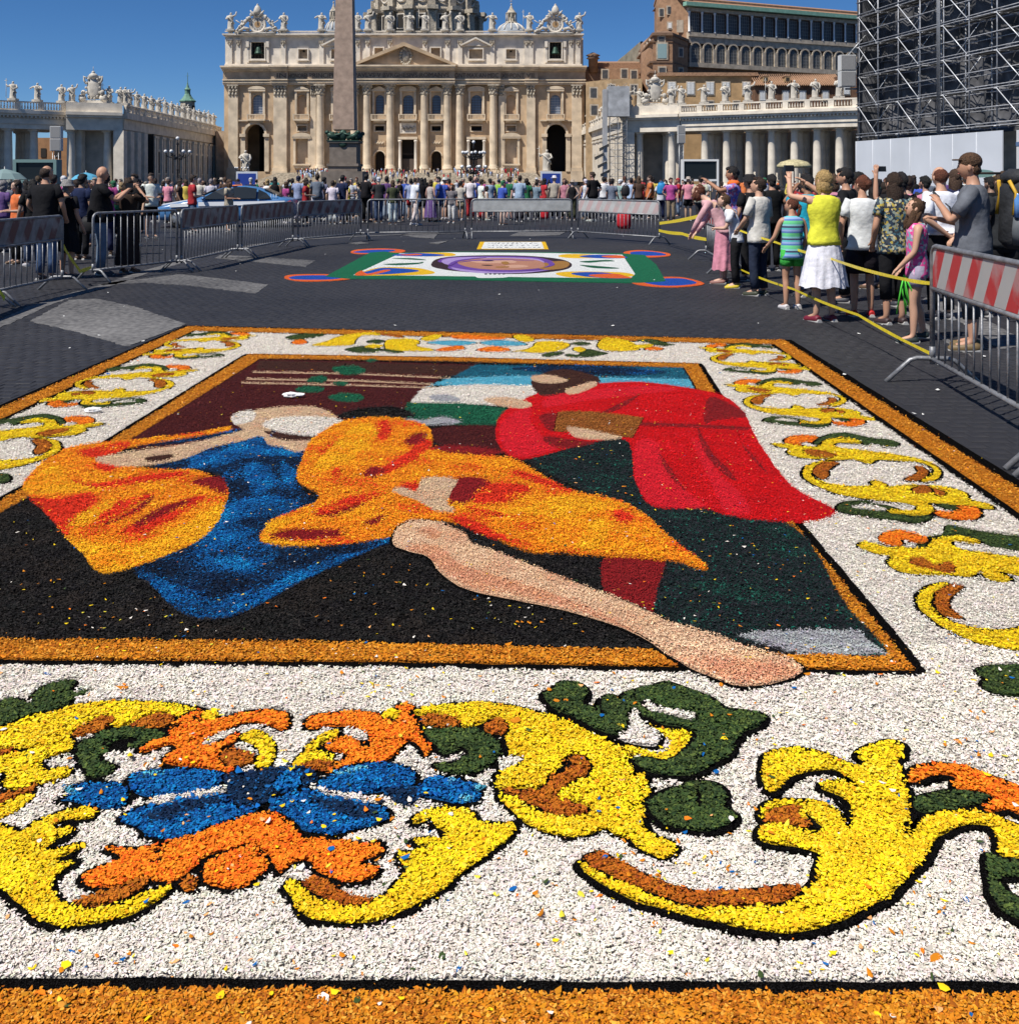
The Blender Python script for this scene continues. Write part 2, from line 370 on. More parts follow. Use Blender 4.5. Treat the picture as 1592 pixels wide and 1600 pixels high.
shp('white_oval', 'white', '412,672 420,662 460,656 520,658 552,672 535,682 490,686 450,682', 0)
shp('dark_band', 'umber', '415,678 450,684 500,688 535,684 510,694 460,697 420,684', 0)
shp('pale_patch', 'tan', '415,686 450,694 500,693 470,712 440,704 420,700', 0)
shp('orange_robe', 'amber', '470,728 490,690 540,662 600,657 660,667 675,685 680,708 730,716 800,722 845,748 900,775 965,787 1008,812 1050,850 1102,890 1095,897 1050,884 1000,878 950,876 880,872 820,868 760,842 700,822 650,820 618,843 560,856 480,861 420,858 407,845 430,818 500,786 472,762 463,750', 0)
for c, a in (('flame','590,668 605,662 612,680 600,695 590,690'), ('flame','500,715 520,695 535,690 520,712 505,722'), ('flame','516,735 532,728 530,752 520,748'), ('flame','600,735 640,710 660,690 675,700 650,722 610,745 580,752'),
             ('wine','632,694 650,682 668,684 660,698 640,702'), ('wine','568,746 580,736 600,738 596,750 575,752'), ('flame','625,765 645,758 660,765 650,780 630,772'), ('wine','702,770 720,752 760,755 765,770 730,792 705,795'),
             ('flame','762,765 800,762 830,770 800,790 740,792'), ('flame','700,815 740,820 790,848 820,858 760,845'), ('wine','500,812 530,795 580,785 560,800 520,815'), ('wine','425,842 470,834 540,838 520,848 470,852 430,850'), ('wine','565,826 590,815 608,810 590,826'),
             ('flame','490,806 560,780 600,778 560,795 500,812'), ('flame','800,742 840,750 880,768 900,775 860,768 820,755'), ('flame','830,805 880,800 950,795 900,812 850,815'), ('flame','960,805 985,808 985,825 962,822'), ('wine','670,706 720,702 790,712 740,716'),
             ('gold','560,668 590,675 580,700 530,735 490,740 520,700'), ('gold','880,780 960,790 980,800 900,815 820,812 700,800 720,795 800,805'), ('gold','925,820 960,815 940,860 900,868 910,845'), ('gold','412,842 430,820 500,805 440,832 425,852 500,856 480,862 420,858'), ('flame','720,795 780,810 830,815 760,812')):
    shp('robe_fold', c, a, 0)
shp('pale_patch', 'tan', '612,775 630,768 650,775 660,755 690,752 715,758 705,775 700,795 712,808 680,806 650,788', 0)
shp('pale_band', 'flesh', '614,858 622,832 650,821 690,826 725,842 738,858 780,872 850,900 920,928 980,950 1040,978 1120,1004 1180,1026 1235,1042 1254,1058 1230,1072 1170,1084 1120,1072 1060,1044 1000,1004 940,980 860,958 790,944 730,930 690,905 668,878 640,870', 0.012)
for a in ('630,865 665,875 690,900 735,925 800,938 880,958 960,985 1020,1012 1060,1040 1000,1000 900,950 800,915 720,890 680,860', '1100,1050 1180,1045 1245,1058 1200,1072 1140,1070', '655,838 675,832 690,845 672,850'):
    shp('band_fold', 'blush', a, 0)

# --- near scroll work
for a in ('0,1106 22,1100 46,1110 54,1097 68,1082 92,1074 114,1071 110,1088 104,1108 60,1124 20,1135 -30,1150 -60,1130', '122,1180 128,1168 152,1160 166,1150 200,1145 240,1148 262,1156 248,1163 226,1169 208,1178 180,1180 158,1186 152,1198 178,1208 170,1216 145,1222 131,1208 124,1194'):
    shp('green_leaf', 'green', a)
shp('green_leaf', 'green', '112,1093 130,1087 146,1085 132,1092 116,1098', 0)
shp('leaf_heart', 'black', '166,1175 188,1162 214,1163 200,1178 180,1187', 0)
shp('scroll_leaf', 'yellow', '-60,1165 0,1147 30,1136 60,1126 110,1113 160,1106 220,1106 280,1110 322,1119 330,1128 292,1135 262,1124 235,1124 200,1140 178,1143 174,1129 150,1130 122,1148 108,1160 112,1178 95,1187 72,1192 66,1204 74,1213 100,1210 110,1220 72,1232 48,1239 20,1242 4,1234 12,1220 -10,1213 -60,1220')
shp('rust_leaf', 'rust', '118,1152 145,1135 170,1128 178,1133 165,1145 132,1157 116,1160', 0.01)
shp('rust_leaf', 'rust', '203,1142 225,1131 255,1126 277,1131 274,1140 250,1144 215,1146', 0.01)
shp('rust_leaf', 'rust', '-30,1186 0,1180 26,1178 10,1186 -25,1196', 0.01)
shp('rust_leaf', 'rust', '-20,1254 6,1250 30,1245 56,1234 50,1247 25,1257 -20,1270', 0.012)
shp('scroll_leaf', 'yellow', '-20,1278 5,1268 30,1257 50,1252 32,1274 0,1290 -20,1296', 0.012)
shp('orange_flower', 'orange', '222,1181 240,1168 266,1158 264,1148 278,1136 300,1122 314,1120 318,1131 330,1137 355,1130 385,1122 420,1119 446,1124 452,1135 442,1149 425,1142 395,1136 370,1141 342,1153 348,1161 372,1156 368,1167 345,1178 338,1192 350,1206 366,1212 350,1217 320,1208 285,1205 258,1200 262,1190 278,1178 268,1170 248,1176 226,1184')
shp('scroll_leaf', 'yellow', '376,1159 400,1152 418,1160 428,1180 428,1198 416,1210 400,1206 386,1194 400,1194 407,1185 398,1172 382,1166', 0.012)
shp('rust_leaf', 'rust', '345,1190 360,1180 384,1184 398,1198 384,1207 360,1205', 0.010)
shp('white_slot', 'white', '318,1168 345,1155 368,1148 355,1159 326,1172', 0.008)
shp('flower_bud', 'yellow', '318,1125 334,1120 343,1126 330,1134 320,1132', 0.008)
shp('orange_flower', 'orange', '478,1142 490,1129 520,1124 560,1122 590,1126 605,1133 620,1134 625,1124 622,1113 634,1110 644,1118 650,1136 656,1156 664,1162 674,1168 672,1182 664,1189 655,1175 645,1166 630,1171 615,1190 600,1199 570,1205 540,1210 520,1216 505,1213 520,1205 542,1196 538,1186 512,1180 508,1172 530,1165 550,1160 566,1168 574,1162 560,1150 540,1144 510,1142 490,1147')
shp('scroll_leaf', 'yellow', '458,1206 470,1188 485,1172 505,1160 525,1153 527,1160 506,1169 493,1181 510,1188 521,1196 505,1200 480,1203', 0.012)
shp('rust_leaf', 'rust', '472,1207 500,1201 524,1206 514,1213 490,1212', 0.006)
shp('white_slot', 'white', '535,1152 556,1149 574,1160 571,1170 560,1165 545,1158', 0.008)
shp('flower_bud', 'yellow', '598,1122 614,1118 625,1125 615,1133 602,1130', 0.008)
shp('green_leaf', 'green', '662,1150 682,1146 720,1145 755,1155 775,1170 780,1186 765,1205 740,1216 710,1218 686,1211 682,1203 702,1203 725,1198 734,1187 722,1181 692,1187 686,1175 672,1165')
shp('scroll_leaf', 'yellow', '652,1120 700,1111 750,1108 800,1114 850,1126 895,1142 935,1160 965,1178 1000,1192 1030,1198 1058,1191 1075,1172 1080,1160 1062,1153 1040,1150 1016,1143 1012,1148 1032,1158 1047,1168 1043,1180 1022,1186 1000,1182 972,1175 985,1200 1002,1218 1010,1245 1012,1275 1002,1305 1025,1320 1050,1333 1051,1345 1030,1349 1000,1335 985,1321 962,1315 948,1304 925,1313 890,1317 850,1309 820,1294 798,1274 784,1262 781,1246 776,1229 788,1216 778,1205 790,1192 798,1180 790,1165 794,1150 786,1136 770,1131 750,1140 720,1144 700,1129 680,1123 656,1127')
shp('rust_leaf', 'rust', '660,1132 680,1127 705,1130 719,1142 700,1145 667,1143', 0.010)
shp('rust_leaf', 'rust', '757,1145 770,1134 785,1136 792,1148 780,1157 762,1153', 0.010)
shp('rust_leaf', 'rust', '787,1248 815,1246 840,1248 856,1236 862,1224 882,1215 884,1202 895,1193 912,1193 920,1205 914,1220 894,1231 876,1246 872,1258 900,1270 916,1278 908,1284 880,1282 850,1277 828,1267 806,1254', 0.014)
shp('leaf_fold', 'yellow', '874,1252 895,1236 925,1228 932,1243 905,1254 880,1262', 0.006)
shp('white_slot', 'white', '782,1198 804,1192 816,1197 797,1207 784,1214', 0.01)
shp('green_leaf', 'green', '850,1097 866,1089 880,1078 905,1081 914,1096 908,1112 928,1119 942,1115 940,1106 955,1100 968,1109 976,1098 992,1091 1020,1086 1040,1080 1056,1083 1090,1095 1115,1108 1135,1120 1165,1125 1194,1132 1188,1145 1165,1156 1150,1170 1140,1190 1115,1206 1090,1221 1060,1225 1020,1221 1000,1211 992,1203 1010,1201 1040,1204 1066,1194 1086,1170 1086,1157 1062,1148 1036,1144 1006,1132 985,1140 974,1156 956,1160 930,1150 902,1135 880,1125 862,1114')
shp('white_slot', 'white', '1010,1108 1030,1118 1060,1125 1085,1130 1082,1137 1060,1132 1030,1126 1010,1120', 0.012)
shp('white_slot', 'white', '986,1130 995,1125 1002,1138 1018,1152 1032,1163 1027,1177 1010,1179 986,1174 966,1166 984,1154', 0.012)
shp('green_leaf', 'green', '1020,1264 1045,1250 1068,1247 1082,1239 1110,1239 1128,1248 1132,1265 1131,1280 1147,1290 1140,1302 1110,1314 1080,1311 1040,1302 1020,1289 1015,1276')
for a in ('205,1227 230,1216 270,1212 310,1215 348,1222 354,1235 330,1245 290,1250 250,1254 220,1251 203,1240', '94,1259 116,1254 108,1244 130,1236 160,1235 188,1238 198,1250 194,1268 170,1274 140,1270 115,1262', '190,1292 215,1276 270,1265 330,1255 370,1252 408,1262 400,1276 370,1295 330,1310 280,1322 240,1318 215,1302'):
    shp('blue_petal', 'blue', a)
shp('petal_shade', 'navy', '225,1286 260,1272 330,1259 352,1263 300,1282 245,1297', 0)
shp('flower_heart', 'navy', '354,1224 400,1216 450,1210 490,1216 498,1235 482,1252 512,1262 430,1264 380,1270 358,1252', 0.01)
shp('blue_petal', 'blue', '427,1236 440,1223 458,1216 468,1223 463,1244 440,1249', 0.006)
for a in ('497,1240 520,1222 560,1208 600,1205 640,1215 649,1228 640,1239 600,1246 560,1249 520,1245', '656,1236 680,1229 720,1232 748,1241 744,1252 746,1262 720,1265 690,1262 665,1256 652,1248', '421,1272 440,1257 480,1247 510,1253 560,1266 598,1276 607,1286 590,1299 560,1305 520,1314 490,1311 450,1300 426,1286'):
    shp('blue_petal', 'blue', a)
shp('petal_shade', 'navy', '480,1256 560,1270 598,1284 560,1294 520,1284', 0)
shp('petal_shade', 'navy', '605,1246 648,1242 652,1262 636,1270 612,1260', 0)
shp('white_slot', 'white', '485,1237 510,1247 560,1254 594,1261 590,1267 540,1258 492,1246', 0.004)
shp('white_slot', 'white', '230,1262 290,1252 350,1243 345,1250 290,1259 240,1268', 0.004)
shp('orange_flower', 'orange', '131,1386 146,1373 170,1367 192,1356 182,1346 164,1339 200,1341 240,1338 290,1325 340,1306 400,1286 430,1288 455,1305 470,1320 500,1325 540,1330 570,1335 593,1329 594,1344 575,1354 562,1363 576,1370 588,1373 580,1384 560,1391 530,1387 500,1374 482,1358 466,1356 448,1366 440,1377 428,1364 410,1345 390,1334 350,1341 320,1352 300,1370 275,1388 240,1391 200,1395 160,1400 140,1396')
shp('orange_flower', 'orange', '316,1376 332,1359 360,1346 386,1337 402,1343 416,1362 412,1377 396,1384 380,1400 345,1400 326,1394', 0.014)
shp('rust_leaf', 'rust', '106,1428 140,1418 180,1404 226,1390 222,1401 195,1415 160,1428 122,1434', 0.010)
shp('rust_leaf', 'rust', '284,1393 295,1384 307,1388 307,1400 298,1405 287,1402', 0.010)
shp('scroll_leaf', 'yellow', '-60,1300 0,1305 18,1308 30,1316 46,1310 55,1298 75,1290 100,1282 130,1275 147,1280 148,1289 128,1292 105,1293 88,1300 84,1308 112,1312 92,1322 68,1344 84,1343 118,1334 124,1339 88,1358 98,1364 118,1361 95,1376 80,1395 84,1415 100,1431 130,1440 170,1435 220,1415 264,1401 258,1413 230,1431 190,1448 150,1458 110,1460 75,1454 50,1440 20,1415 -10,1395 -60,1370')
shp('scroll_leaf', 'yellow', '446,1401 464,1394 476,1410 500,1424 540,1430 580,1425 610,1410 630,1390 633,1366 626,1351 648,1346 658,1336 648,1328 668,1326 690,1325 699,1315 681,1301 674,1291 655,1298 646,1296 656,1288 690,1277 720,1276 738,1285 745,1297 775,1301 801,1304 799,1319 785,1330 750,1355 710,1385 670,1418 630,1435 590,1451 540,1455 500,1450 480,1444 460,1424')
shp('rust_leaf', 'rust', '478,1396 494,1386 514,1396 540,1414 578,1423 568,1429 535,1427 505,1415', 0.010)
shp('scroll_leaf', 'yellow', '906,1369 922,1370 945,1385 985,1405 1030,1427 1090,1438 1150,1438 1210,1432 1252,1414 1271,1400 1281,1376 1279,1352 1256,1342 1225,1336 1192,1331 1188,1318 1200,1308 1235,1312 1262,1318 1288,1314 1266,1300 1245,1296 1200,1297 1188,1288 1199,1273 1225,1266 1250,1268 1284,1273 1312,1292 1326,1316 1335,1300 1330,1276 1314,1259 1284,1246 1302,1238 1325,1240 1345,1252 1338,1238 1320,1225 1295,1216 1260,1219 1232,1230 1216,1248 1200,1251 1191,1235 1193,1206 1211,1190 1240,1184 1280,1191 1315,1205 1340,1213 1352,1206 1337,1196 1344,1188 1362,1180 1386,1173 1410,1178 1408,1192 1400,1206 1410,1230 1418,1260 1421,1295 1422,1322 1432,1312 1446,1291 1470,1281 1500,1281 1540,1288 1570,1300 1640,1330 1640,1380 1590,1366 1562,1350 1561,1326 1545,1307 1510,1303 1480,1313 1456,1336 1440,1360 1420,1385 1390,1414 1360,1432 1320,1454 1270,1470 1220,1474 1160,1467 1100,1454 1040,1439 980,1419 930,1391')
shp('rust_leaf', 'rust', '917,1360 935,1351 960,1362 1000,1384 1050,1404 1110,1414 1170,1412 1235,1405 1246,1413 1220,1427 1160,1434 1100,1432 1040,1420 985,1398 942,1378', 0.014)
shp('rust_leaf', 'rust', '1197,1300 1201,1289 1225,1276 1250,1277 1241,1290 1264,1300 1260,1309 1230,1307', 0.008)
shp('orange_flower', 'orange', '1420,1224 1440,1213 1475,1210 1510,1215 1550,1230 1600,1252 1640,1275 1600,1290 1570,1279 1546,1284 1532,1275 1544,1263 1512,1255 1491,1245 1494,1233 1480,1225 1450,1228 1422,1237')
shp('green_leaf', 'green', '1427,1271 1450,1260 1490,1254 1540,1260 1529,1271 1490,1275 1442,1284')
for a in ('1545,1357 1570,1362 1640,1372 1640,1390 1600,1386 1558,1388 1566,1408 1592,1424 1640,1440 1640,1470 1572,1446 1552,1420 1546,1390', '1527,1057 1542,1050 1600,1048 1640,1060 1640,1100 1592,1095 1560,1091 1534,1080 1541,1068'):
    shp('green_leaf', 'green', a)
for a in ('20,1180 40,1177 60,1176 30,1184', '64,1216 80,1208 96,1204 80,1214', '128,1196 140,1186 150,1180 138,1192', '262,1150 276,1140 290,1136 278,1146', '300,1130 306,1124 312,1132 318,1138 310,1138', '340,1164 352,1162 346,1170 336,1172',
          '560,1166 574,1166 578,1176 572,1180', '612,1128 622,1140 612,1138 604,1134', '640,1170 652,1180 664,1186 652,1186', '700,1168 720,1174 730,1186 716,1180', '236,1345 262,1336 254,1346 240,1350', '100,1300 118,1296 134,1298 116,1303', '84,1330 100,1322 114,1320 98,1330', '92,1356 108,1350 118,1350 102,1360', '560,1368 578,1362 590,1362 572,1370', '218,1366 240,1358 262,1352 244,1364',
          '688,1318 700,1326 712,1330 698,1330', '650,1340 664,1334 676,1332 664,1342', '812,1262 830,1268 850,1276 826,1274', '868,1216 882,1210 888,1200 892,1208 880,1220', '1264,1302 1276,1300 1290,1314 1276,1312', '1250,1282 1262,1288 1276,1300 1262,1296', '1300,1260 1318,1274 1328,1292 1316,1280', '1414,1290 1420,1306 1420,1330 1412,1312', '930,1118 944,1122 950,1134 938,1128', '990,1096 1000,1108 1008,1104 1002,1116 992,1110', '1090,1250 1096,1262 1092,1274 1084,1262', '150,1170 166,1166 176,1164 164,1174', '1000,1288 1014,1300 1020,1310 1008,1304', '1236,1420 1250,1410 1262,1404 1250,1418'):
    shp('dark_vein', 'black', a, 0)
for a in ('100,1242 112,1240 124,1246 112,1250', '722,1256 738,1258 730,1264 716,1262', '700,1232 716,1234 706,1238', '214,1222 240,1216 262,1216 236,1222', '520,1224 550,1213 580,1210 556,1218', '760,1238 748,1246 740,1240'):
    shp('bright_tip', 'cyan', a, 0)
# --- right column, nearest scrolls
shp('green_leaf', 'green', '1432,850 1446,845 1474,840 1480,826 1502,830 1530,835 1640,852 1640,868 1560,862 1530,852 1500,845 1470,846 1460,861 1436,858', 0.012)
shp('orange_flower', 'orange', '1372,846 1382,838 1405,834 1440,843 1449,848 1438,854 1420,850 1406,848 1409,857 1390,857 1376,852', 0.012)
shp('scroll_leaf', 'yellow', '1342,856 1356,853 1385,861 1410,862 1440,862 1455,856 1456,848 1475,845 1500,843 1529,851 1520,855 1490,850 1486,858 1510,866 1550,872 1640,888 1640,915 1562,898 1578,914 1546,911 1530,900 1515,906 1490,904 1450,903 1410,899 1387,886 1395,876 1370,870 1347,862')
shp('rust_leaf', 'rust', '1423,881 1440,878 1460,889 1480,883 1491,892 1484,901 1455,895 1431,890', 0.008)
shp('scroll_leaf', 'yellow', '1433,941 1446,925 1470,917 1480,920 1464,935 1452,949 1462,965 1490,980 1540,991 1592,988 1640,970 1640,1015 1592,1022 1540,1014 1490,995 1451,970 1436,955')
shp('rust_leaf', 'rust', '1462,937 1482,921 1504,923 1494,932 1481,945 1485,959 1504,973 1482,971 1464,958', 0.012)
# --- repeated scroll motif of both side borders
MOTC = [('orange_flower','orange','285,388 310,373 350,369 400,374 418,388 395,393 352,391 332,398 350,405 328,408 300,400'),
 ('green_leaf','green','388,397 410,378 440,367 490,360 540,369 590,380 640,384 676,397 664,409 628,409 612,400 580,397 560,403 520,396 470,388 430,396 402,402'),
 ('scroll_leaf','yellow','245,399 290,402 340,408 402,410 428,388 470,382 520,386 548,398 520,397 472,395 452,403 470,413 540,422 600,430 680,440 750,455 800,475 823,499 811,520 780,531 758,529 790,510 800,495 785,476 740,462 690,459 640,455 602,455 578,469 545,458 510,452 470,456 420,452 380,450 330,445 296,430 302,416 268,410'),
 ('rust_leaf','rust','352,424 390,421 432,429 464,440 430,449 380,440'),
 ('rust_leaf','rust','735,478 766,484 777,500 756,522 720,529 698,522 730,510 746,495'),
 ('green_leaf','green','468,629 478,610 510,601 562,601 606,611 652,619 700,636 752,648 792,643 782,661 745,676 700,669 640,662 560,650 500,640'),
 ('white_slot','white','516,619 560,612 604,621 650,633 604,632 560,627'),
 ('orange_flower','orange','798,634 830,637 862,640 882,631 868,620 890,609 930,614 957,635 950,656 910,664 850,659 815,648'),
 ('green_leaf','green','812,611 850,614 884,628 852,627'),
 ('scroll_leaf','yellow','349,502 364,479 400,464 452,460 422,470 390,481 376,498 386,520 420,535 470,545 540,549 590,546 584,535 600,529 626,538 642,551 700,546 760,545 830,550 880,560 916,580 904,590 940,600 978,608 1004,625 970,624 920,614 860,611 810,606 776,607 792,626 786,641 750,650 700,646 648,639 655,630 700,635 738,631 744,618 700,606 640,599 560,590 480,575 410,551 364,526'),
 ('rust_leaf','rust','384,497 400,476 430,465 470,467 450,479 436,492 437,510 420,523 400,515'),
 ('rust_leaf','rust','728,556 770,547 792,560 770,573 733,571'),
 ('rust_leaf','rust','800,558 838,568 826,582 806,574')]
MOT = [(a, b, ' '.join(f'{1095+float(q.split(",")[0])/2.197},{516+float(q.split(",")[1])/2.197}' for q in c.split())) for a, b, c in MOTC]
C3 = gp(1362, 760)
def motif(cx, cy, mx, sc=1.0):
    for nm, c, s in MOT:
        P = []
        for x, y in pts(s):
            q = gp(x, y); P.append((cx + (q.x-C3.x)*mx*sc, cy + (q.y-C3.y)*sc))
        shp(nm, c, P, {'rust_leaf':0.012,'white_slot':0.010}.get(nm, 0.018), True, True)
motif(C3.x, C3.y, 1); motif(2.01, 6.98, 1, 0.98); motif(2.12, 8.72, 1, 0.95)
motif(-2.96, 7.55, -1, 1.02); motif(-2.93, 9.42, -1, 0.98); motif(-3.0, 5.68, -1, 1.03); motif(-3.02, 3.75, -1, 1.03)
# --- far border band
FARB = [('green_leaf','green','448,529 470,524 505,524 500,528 470,533 455,533'), ('orange_flower','orange','457,537 470,533 480,536 474,540 460,540'),
 ('scroll_leaf','yellow','488,542 510,536 530,528 560,523 590,522 610,524 590,526 565,527 555,534 550,541 520,543'), ('rust_leaf','rust','590,523 615,525 632,530 610,528'),
 ('scroll_leaf','yellow','602,545 605,534 625,532 650,533 655,538 650,543 680,550 640,551 610,549'), ('green_leaf','green','540,548 560,544 575,543 590,546 595,551 575,554 555,553'), ('green_leaf','green','575,535 590,533 600,535 590,539 578,538'), ('green_leaf','green','597,548 615,550 630,553 612,554'),
 ('scroll_leaf','yellow','570,545 580,541 598,542 590,546'), ('scroll_leaf','yellow','658,532 675,526 690,526 685,531 670,535'), ('orange_flower','orange','703,528 725,525 760,528 790,530 780,533 750,533 720,532'), ('orange_flower','orange','680,550 700,545 720,543 725,548 700,551'),
 ('cyan_petal','cyan','668,538 690,535 720,535 745,538 720,542 690,541'), ('cyan_petal','cyan','752,537 780,534 810,537 822,541 790,543 760,541'), ('orange_flower','orange','745,549 770,544 795,548 790,552 760,552'),
 ('scroll_leaf','yellow','802,527 820,527 835,534 820,537 808,533'), ('scroll_leaf','yellow','833,544 840,537 865,536 887,539 888,544 870,551 840,554 815,552 800,552 820,549'), ('green_leaf','green','848,557 862,554 880,553 870,558 855,560'), ('green_leaf','green','885,556 905,557 915,548 935,552 948,555 930,559 905,561 890,560'),
 ('green_leaf','green','893,539 910,537 922,540 905,542'), ('scroll_leaf','yellow','895,548 905,545 915,549 905,553'), ('rust_leaf','rust','866,532 890,529 930,530 900,532'), ('scroll_leaf','yellow','934,545 938,535 950,531 975,534 990,540 998,548 985,551 950,551'), ('scroll_leaf','yellow','985,543 1005,541 1020,541 1015,545 995,547'), ('green_leaf','green','995,535 1020,533 1040,539 1052,541 1030,543 1012,538'), ('orange_flower','orange','1008,547 1022,545 1035,547 1030,550 1012,550')]
for nm, c, s in FARB: shp(nm, c, s, 0.016)

def rast(P, x0, y0, cell, W, H, arr, val):
    xs = np.array([p[0] for p in P]); ys = np.array([p[1] for p in P]); n = len(P)
    j0 = max(0, int((ys.min()-y0)/cell)); j1 = min(H-1, int((ys.max()-y0)/cell)+1)
    x2 = np.roll(xs, -1); y2 = np.roll(ys, -1)
    for j in range(j0, j1+1):
        yy = y0 + (j+0.5)*cell
        m = ((ys <= yy) & (y2 > yy)) | ((y2 <= yy) & (ys > yy))
        if not m.any(): continue
        xx = np.sort(xs[m] + (yy-ys[m])*(x2[m]-xs[m])/(y2[m]-ys[m]))
        for k in range(0, len(xx)-1, 2):
            a = int(max(0, math.ceil((xx[k]-x0)/cell-0.5))); b = int(min(W, math.floor((xx[k+1]-x0)/cell-0.5)+1))
            if b > a: arr[j, a:b] = val

def build_carpet(shapes, rootname, label, x0, y0, x1, y1, cell, zone_list, roughness=0.006, base_z=0.0105, dz=0.00030, view_margin=0.8, flakes=True):
    root = empty(rootname, ((x0+x1)/2, (y0+y1)/2, 0)); tag(root, label, 'flower carpet')
    ox, oy = root.location.x, root.location.y
    W = int((x1-x0)/cell); H = int((y1-y0)/cell)
    lab = np.full((H, W), -1, np.int16); zr = np.zeros((H, W), np.float32)
    keys = list(PC.keys()); lay = []; boxes = []
    for nm, c, P, ow in shapes:
        big = abs(area(P)) > 1.2
        Pr = rough_edge(P, roughness, 0.035 if not big else 0.06)
        xs = [p.x for p in P]; ys = [p.y for p in P]; b = (min(xs)-.03, min(ys)-.03, max(xs)+.03, max(ys)+.03)
        L = 0
        for (bb, l2) in boxes:
            if b[0] < bb[2] and b[2] > bb[0] and b[1] < bb[3] and b[3] > bb[1]: L = max(L, l2+1)
        boxes.append((b, L)); z = base_z + L*dz
        def slab(Q, zt, name, ck):
            bm = bmesh.new(); vt = [bm.verts.new((q.x-ox, q.y-oy, zt)) for q in Q]; 
            try: f = bm.faces.new(vt)
            except ValueError: bm.free(); return
            f.normal_update()
            if f.normal.z < 0: f.normal_flip()
            bmesh.ops.triangulate(bm, faces=[f], quad_method='BEAUTY', ngon_method='EAR_CLIP')
            vb = [bm.verts.new((q.x-ox, q.y-oy, 0.0006)) for q in Q]
            for i in range(len(Q)):
                j = (i+1) % len(Q)
                try: bm.faces.new((vt[i], vb[i], vb[j], vt[j]))
                except ValueError: pass
            bmesh.ops.recalc_face_normals(bm, faces=bm.faces[:])
            me = bpy.data.meshes.new(name); bm.to_mesh(me); bm.free(); me.materials.append(petal_mat(ck)); link(name, me, root)
        if ow > 0:
            Q = offset(Pr, ow); rast(Q, x0, y0, cell, W, H, lab, keys.index('black')); rast(Q, x0, y0, cell, W, H, zr, z)
            slab(Q, z, nm.split('_')[0] + '_outline' if False else 'outline', 'black')
        z2 = z + (dz*0.55 if ow > 0 else 0)
        rast(Pr, x0, y0, cell, W, H, lab, keys.index(c)); rast(Pr, x0, y0, cell, W, H, zr, z2)
        slab(Pr, z2, nm, c)
    if not flakes: return root
    pal = np.array([PC[k] for k in keys], np.float32)
    iw = keys.index('white'); ik = keys.index('black')
    darkset = np.isin(np.arange(len(keys)), [keys.index(k) for k in ('black',)])
    V = []; C = []; HEX = []
    shape_q = np.array([(-.5,-.10),(-.28,.36),(.18,.42),(.52,.02),(.16,-.40),(-.25,-.34)], np.float32)
    for (ya, yb, dens, size) in zone_list:
        xa = max(x0, -0.52*yb-view_margin); xb = min(x1, 0.52*yb+view_margin)
        n = int((xb-xa)*(yb-ya)*dens)
        x = rng.uniform(xa, xb, n); y = rng.uniform(ya, yb, n)
        ok = np.abs(x) < 0.52*y + view_margin; x = x[ok]; y = y[ok]
        js = .0034; ii = ((x-x0+rng.normal(0, js, len(x)))/cell).astype(int); jj = ((y-y0+rng.normal(0, js, len(x)))/cell).astype(int)
        ok = (ii >= 0) & (ii < W) & (jj >= 0) & (jj < H); x, y, ii, jj = x[ok], y[ok], ii[ok], jj[ok]
        l = lab[jj, ii]; z = zr[jj, ii]
        # colours shade into one another inside the robes, the sky and the bare grounds
        i2 = np.clip(ii + (rng.normal(0, .020, len(ii))/cell).astype(int), 0, W-1); j2 = np.clip(jj + (rng.normal(0, .020, len(ii))/cell).astype(int), 0, H-1); l2 = lab[j2, i2]
        for fam in (('amber','gold','flame','wine'), ('blue','navy'), ('red','rose','wine'), ('flesh','blush','tan'), ('coal','pine','maroon'), ('teal','cyan','navy'), ('emerald','grey','coal')):
            fi = [keys.index(k) for k in fam]; mm = np.isin(l, fi) & np.isin(l2, fi) & (y > 2.9); l[mm] = l2[mm]
        ok = l >= 0; x, y, l, z = x[ok], y[ok], l[ok], z[ok]; n = len(x)
        blk = darkset[l]
        col = pal[l] * (rng.uniform(0.72, 1.18, n)[:, None])
        # natural variation between petals, per kind
        hue = rng.normal(0, 1, (n, 3)) * 0.05; col = col * (1+hue)
        cl = np.sin(x*19+2*np.sin(y*13))*np.sin(y*23+2*np.sin(x*11)); col = col * (1 + (np.where(l == iw, .04, .13)*cl)[:, None]*np.array([.6, 1.3, .6]))
        def mixin(kfrom, cto, frac):
            m = (l == keys.index(kfrom)) & (rng.random(n) < frac); col[m] = np.array(cto) * rng.uniform(.7, 1.15, m.sum())[:, None]
        mixin('yellow', (0.80,0.40,0.012), .10); mixin('yellow', (0.90,0.72,0.05), .12); mixin('orange', (0.80,0.10,0.01), .2); mixin('orange', (0.9,0.30,0.02), .25)
        mixin('frame', (0.36,0.10,0.01), .25); mixin('frame', (0.72,0.32,0.04), .2); mixin('rust', (0.25,0.05,0.01), .2); mixin('blue', (0.008,0.22,0.52), .25); mixin('blue', (0.004,0.04,0.16), .30)
        mixin('green', (0.02,0.04,0.015), .3); mixin('green', (0.09,0.13,0.03), .2); mixin('white', (0.62,0.56,0.48), .2); mixin('navy', (0.008,0.09,0.26), .16); mixin('pine', (0.01,0.12,0.085), .10); mixin('pine', (0.02,0.02,0.025), .5)
        mixin('coal', (0.030,0.026,0.024), .3); mixin('amber', (0.9,0.44,0.02), .25); mixin('amber', (0.78,0.16,0.01), .2); mixin('red', (0.45,0.006,0.01), .2); mixin('red', (0.72,0.03,0.04), .12); mixin('flesh', (0.84,0.60,0.38), .3); mixin('flesh', (0.62,0.28,0.15), .12); mixin('blush', (0.82,0.48,0.28), .25)
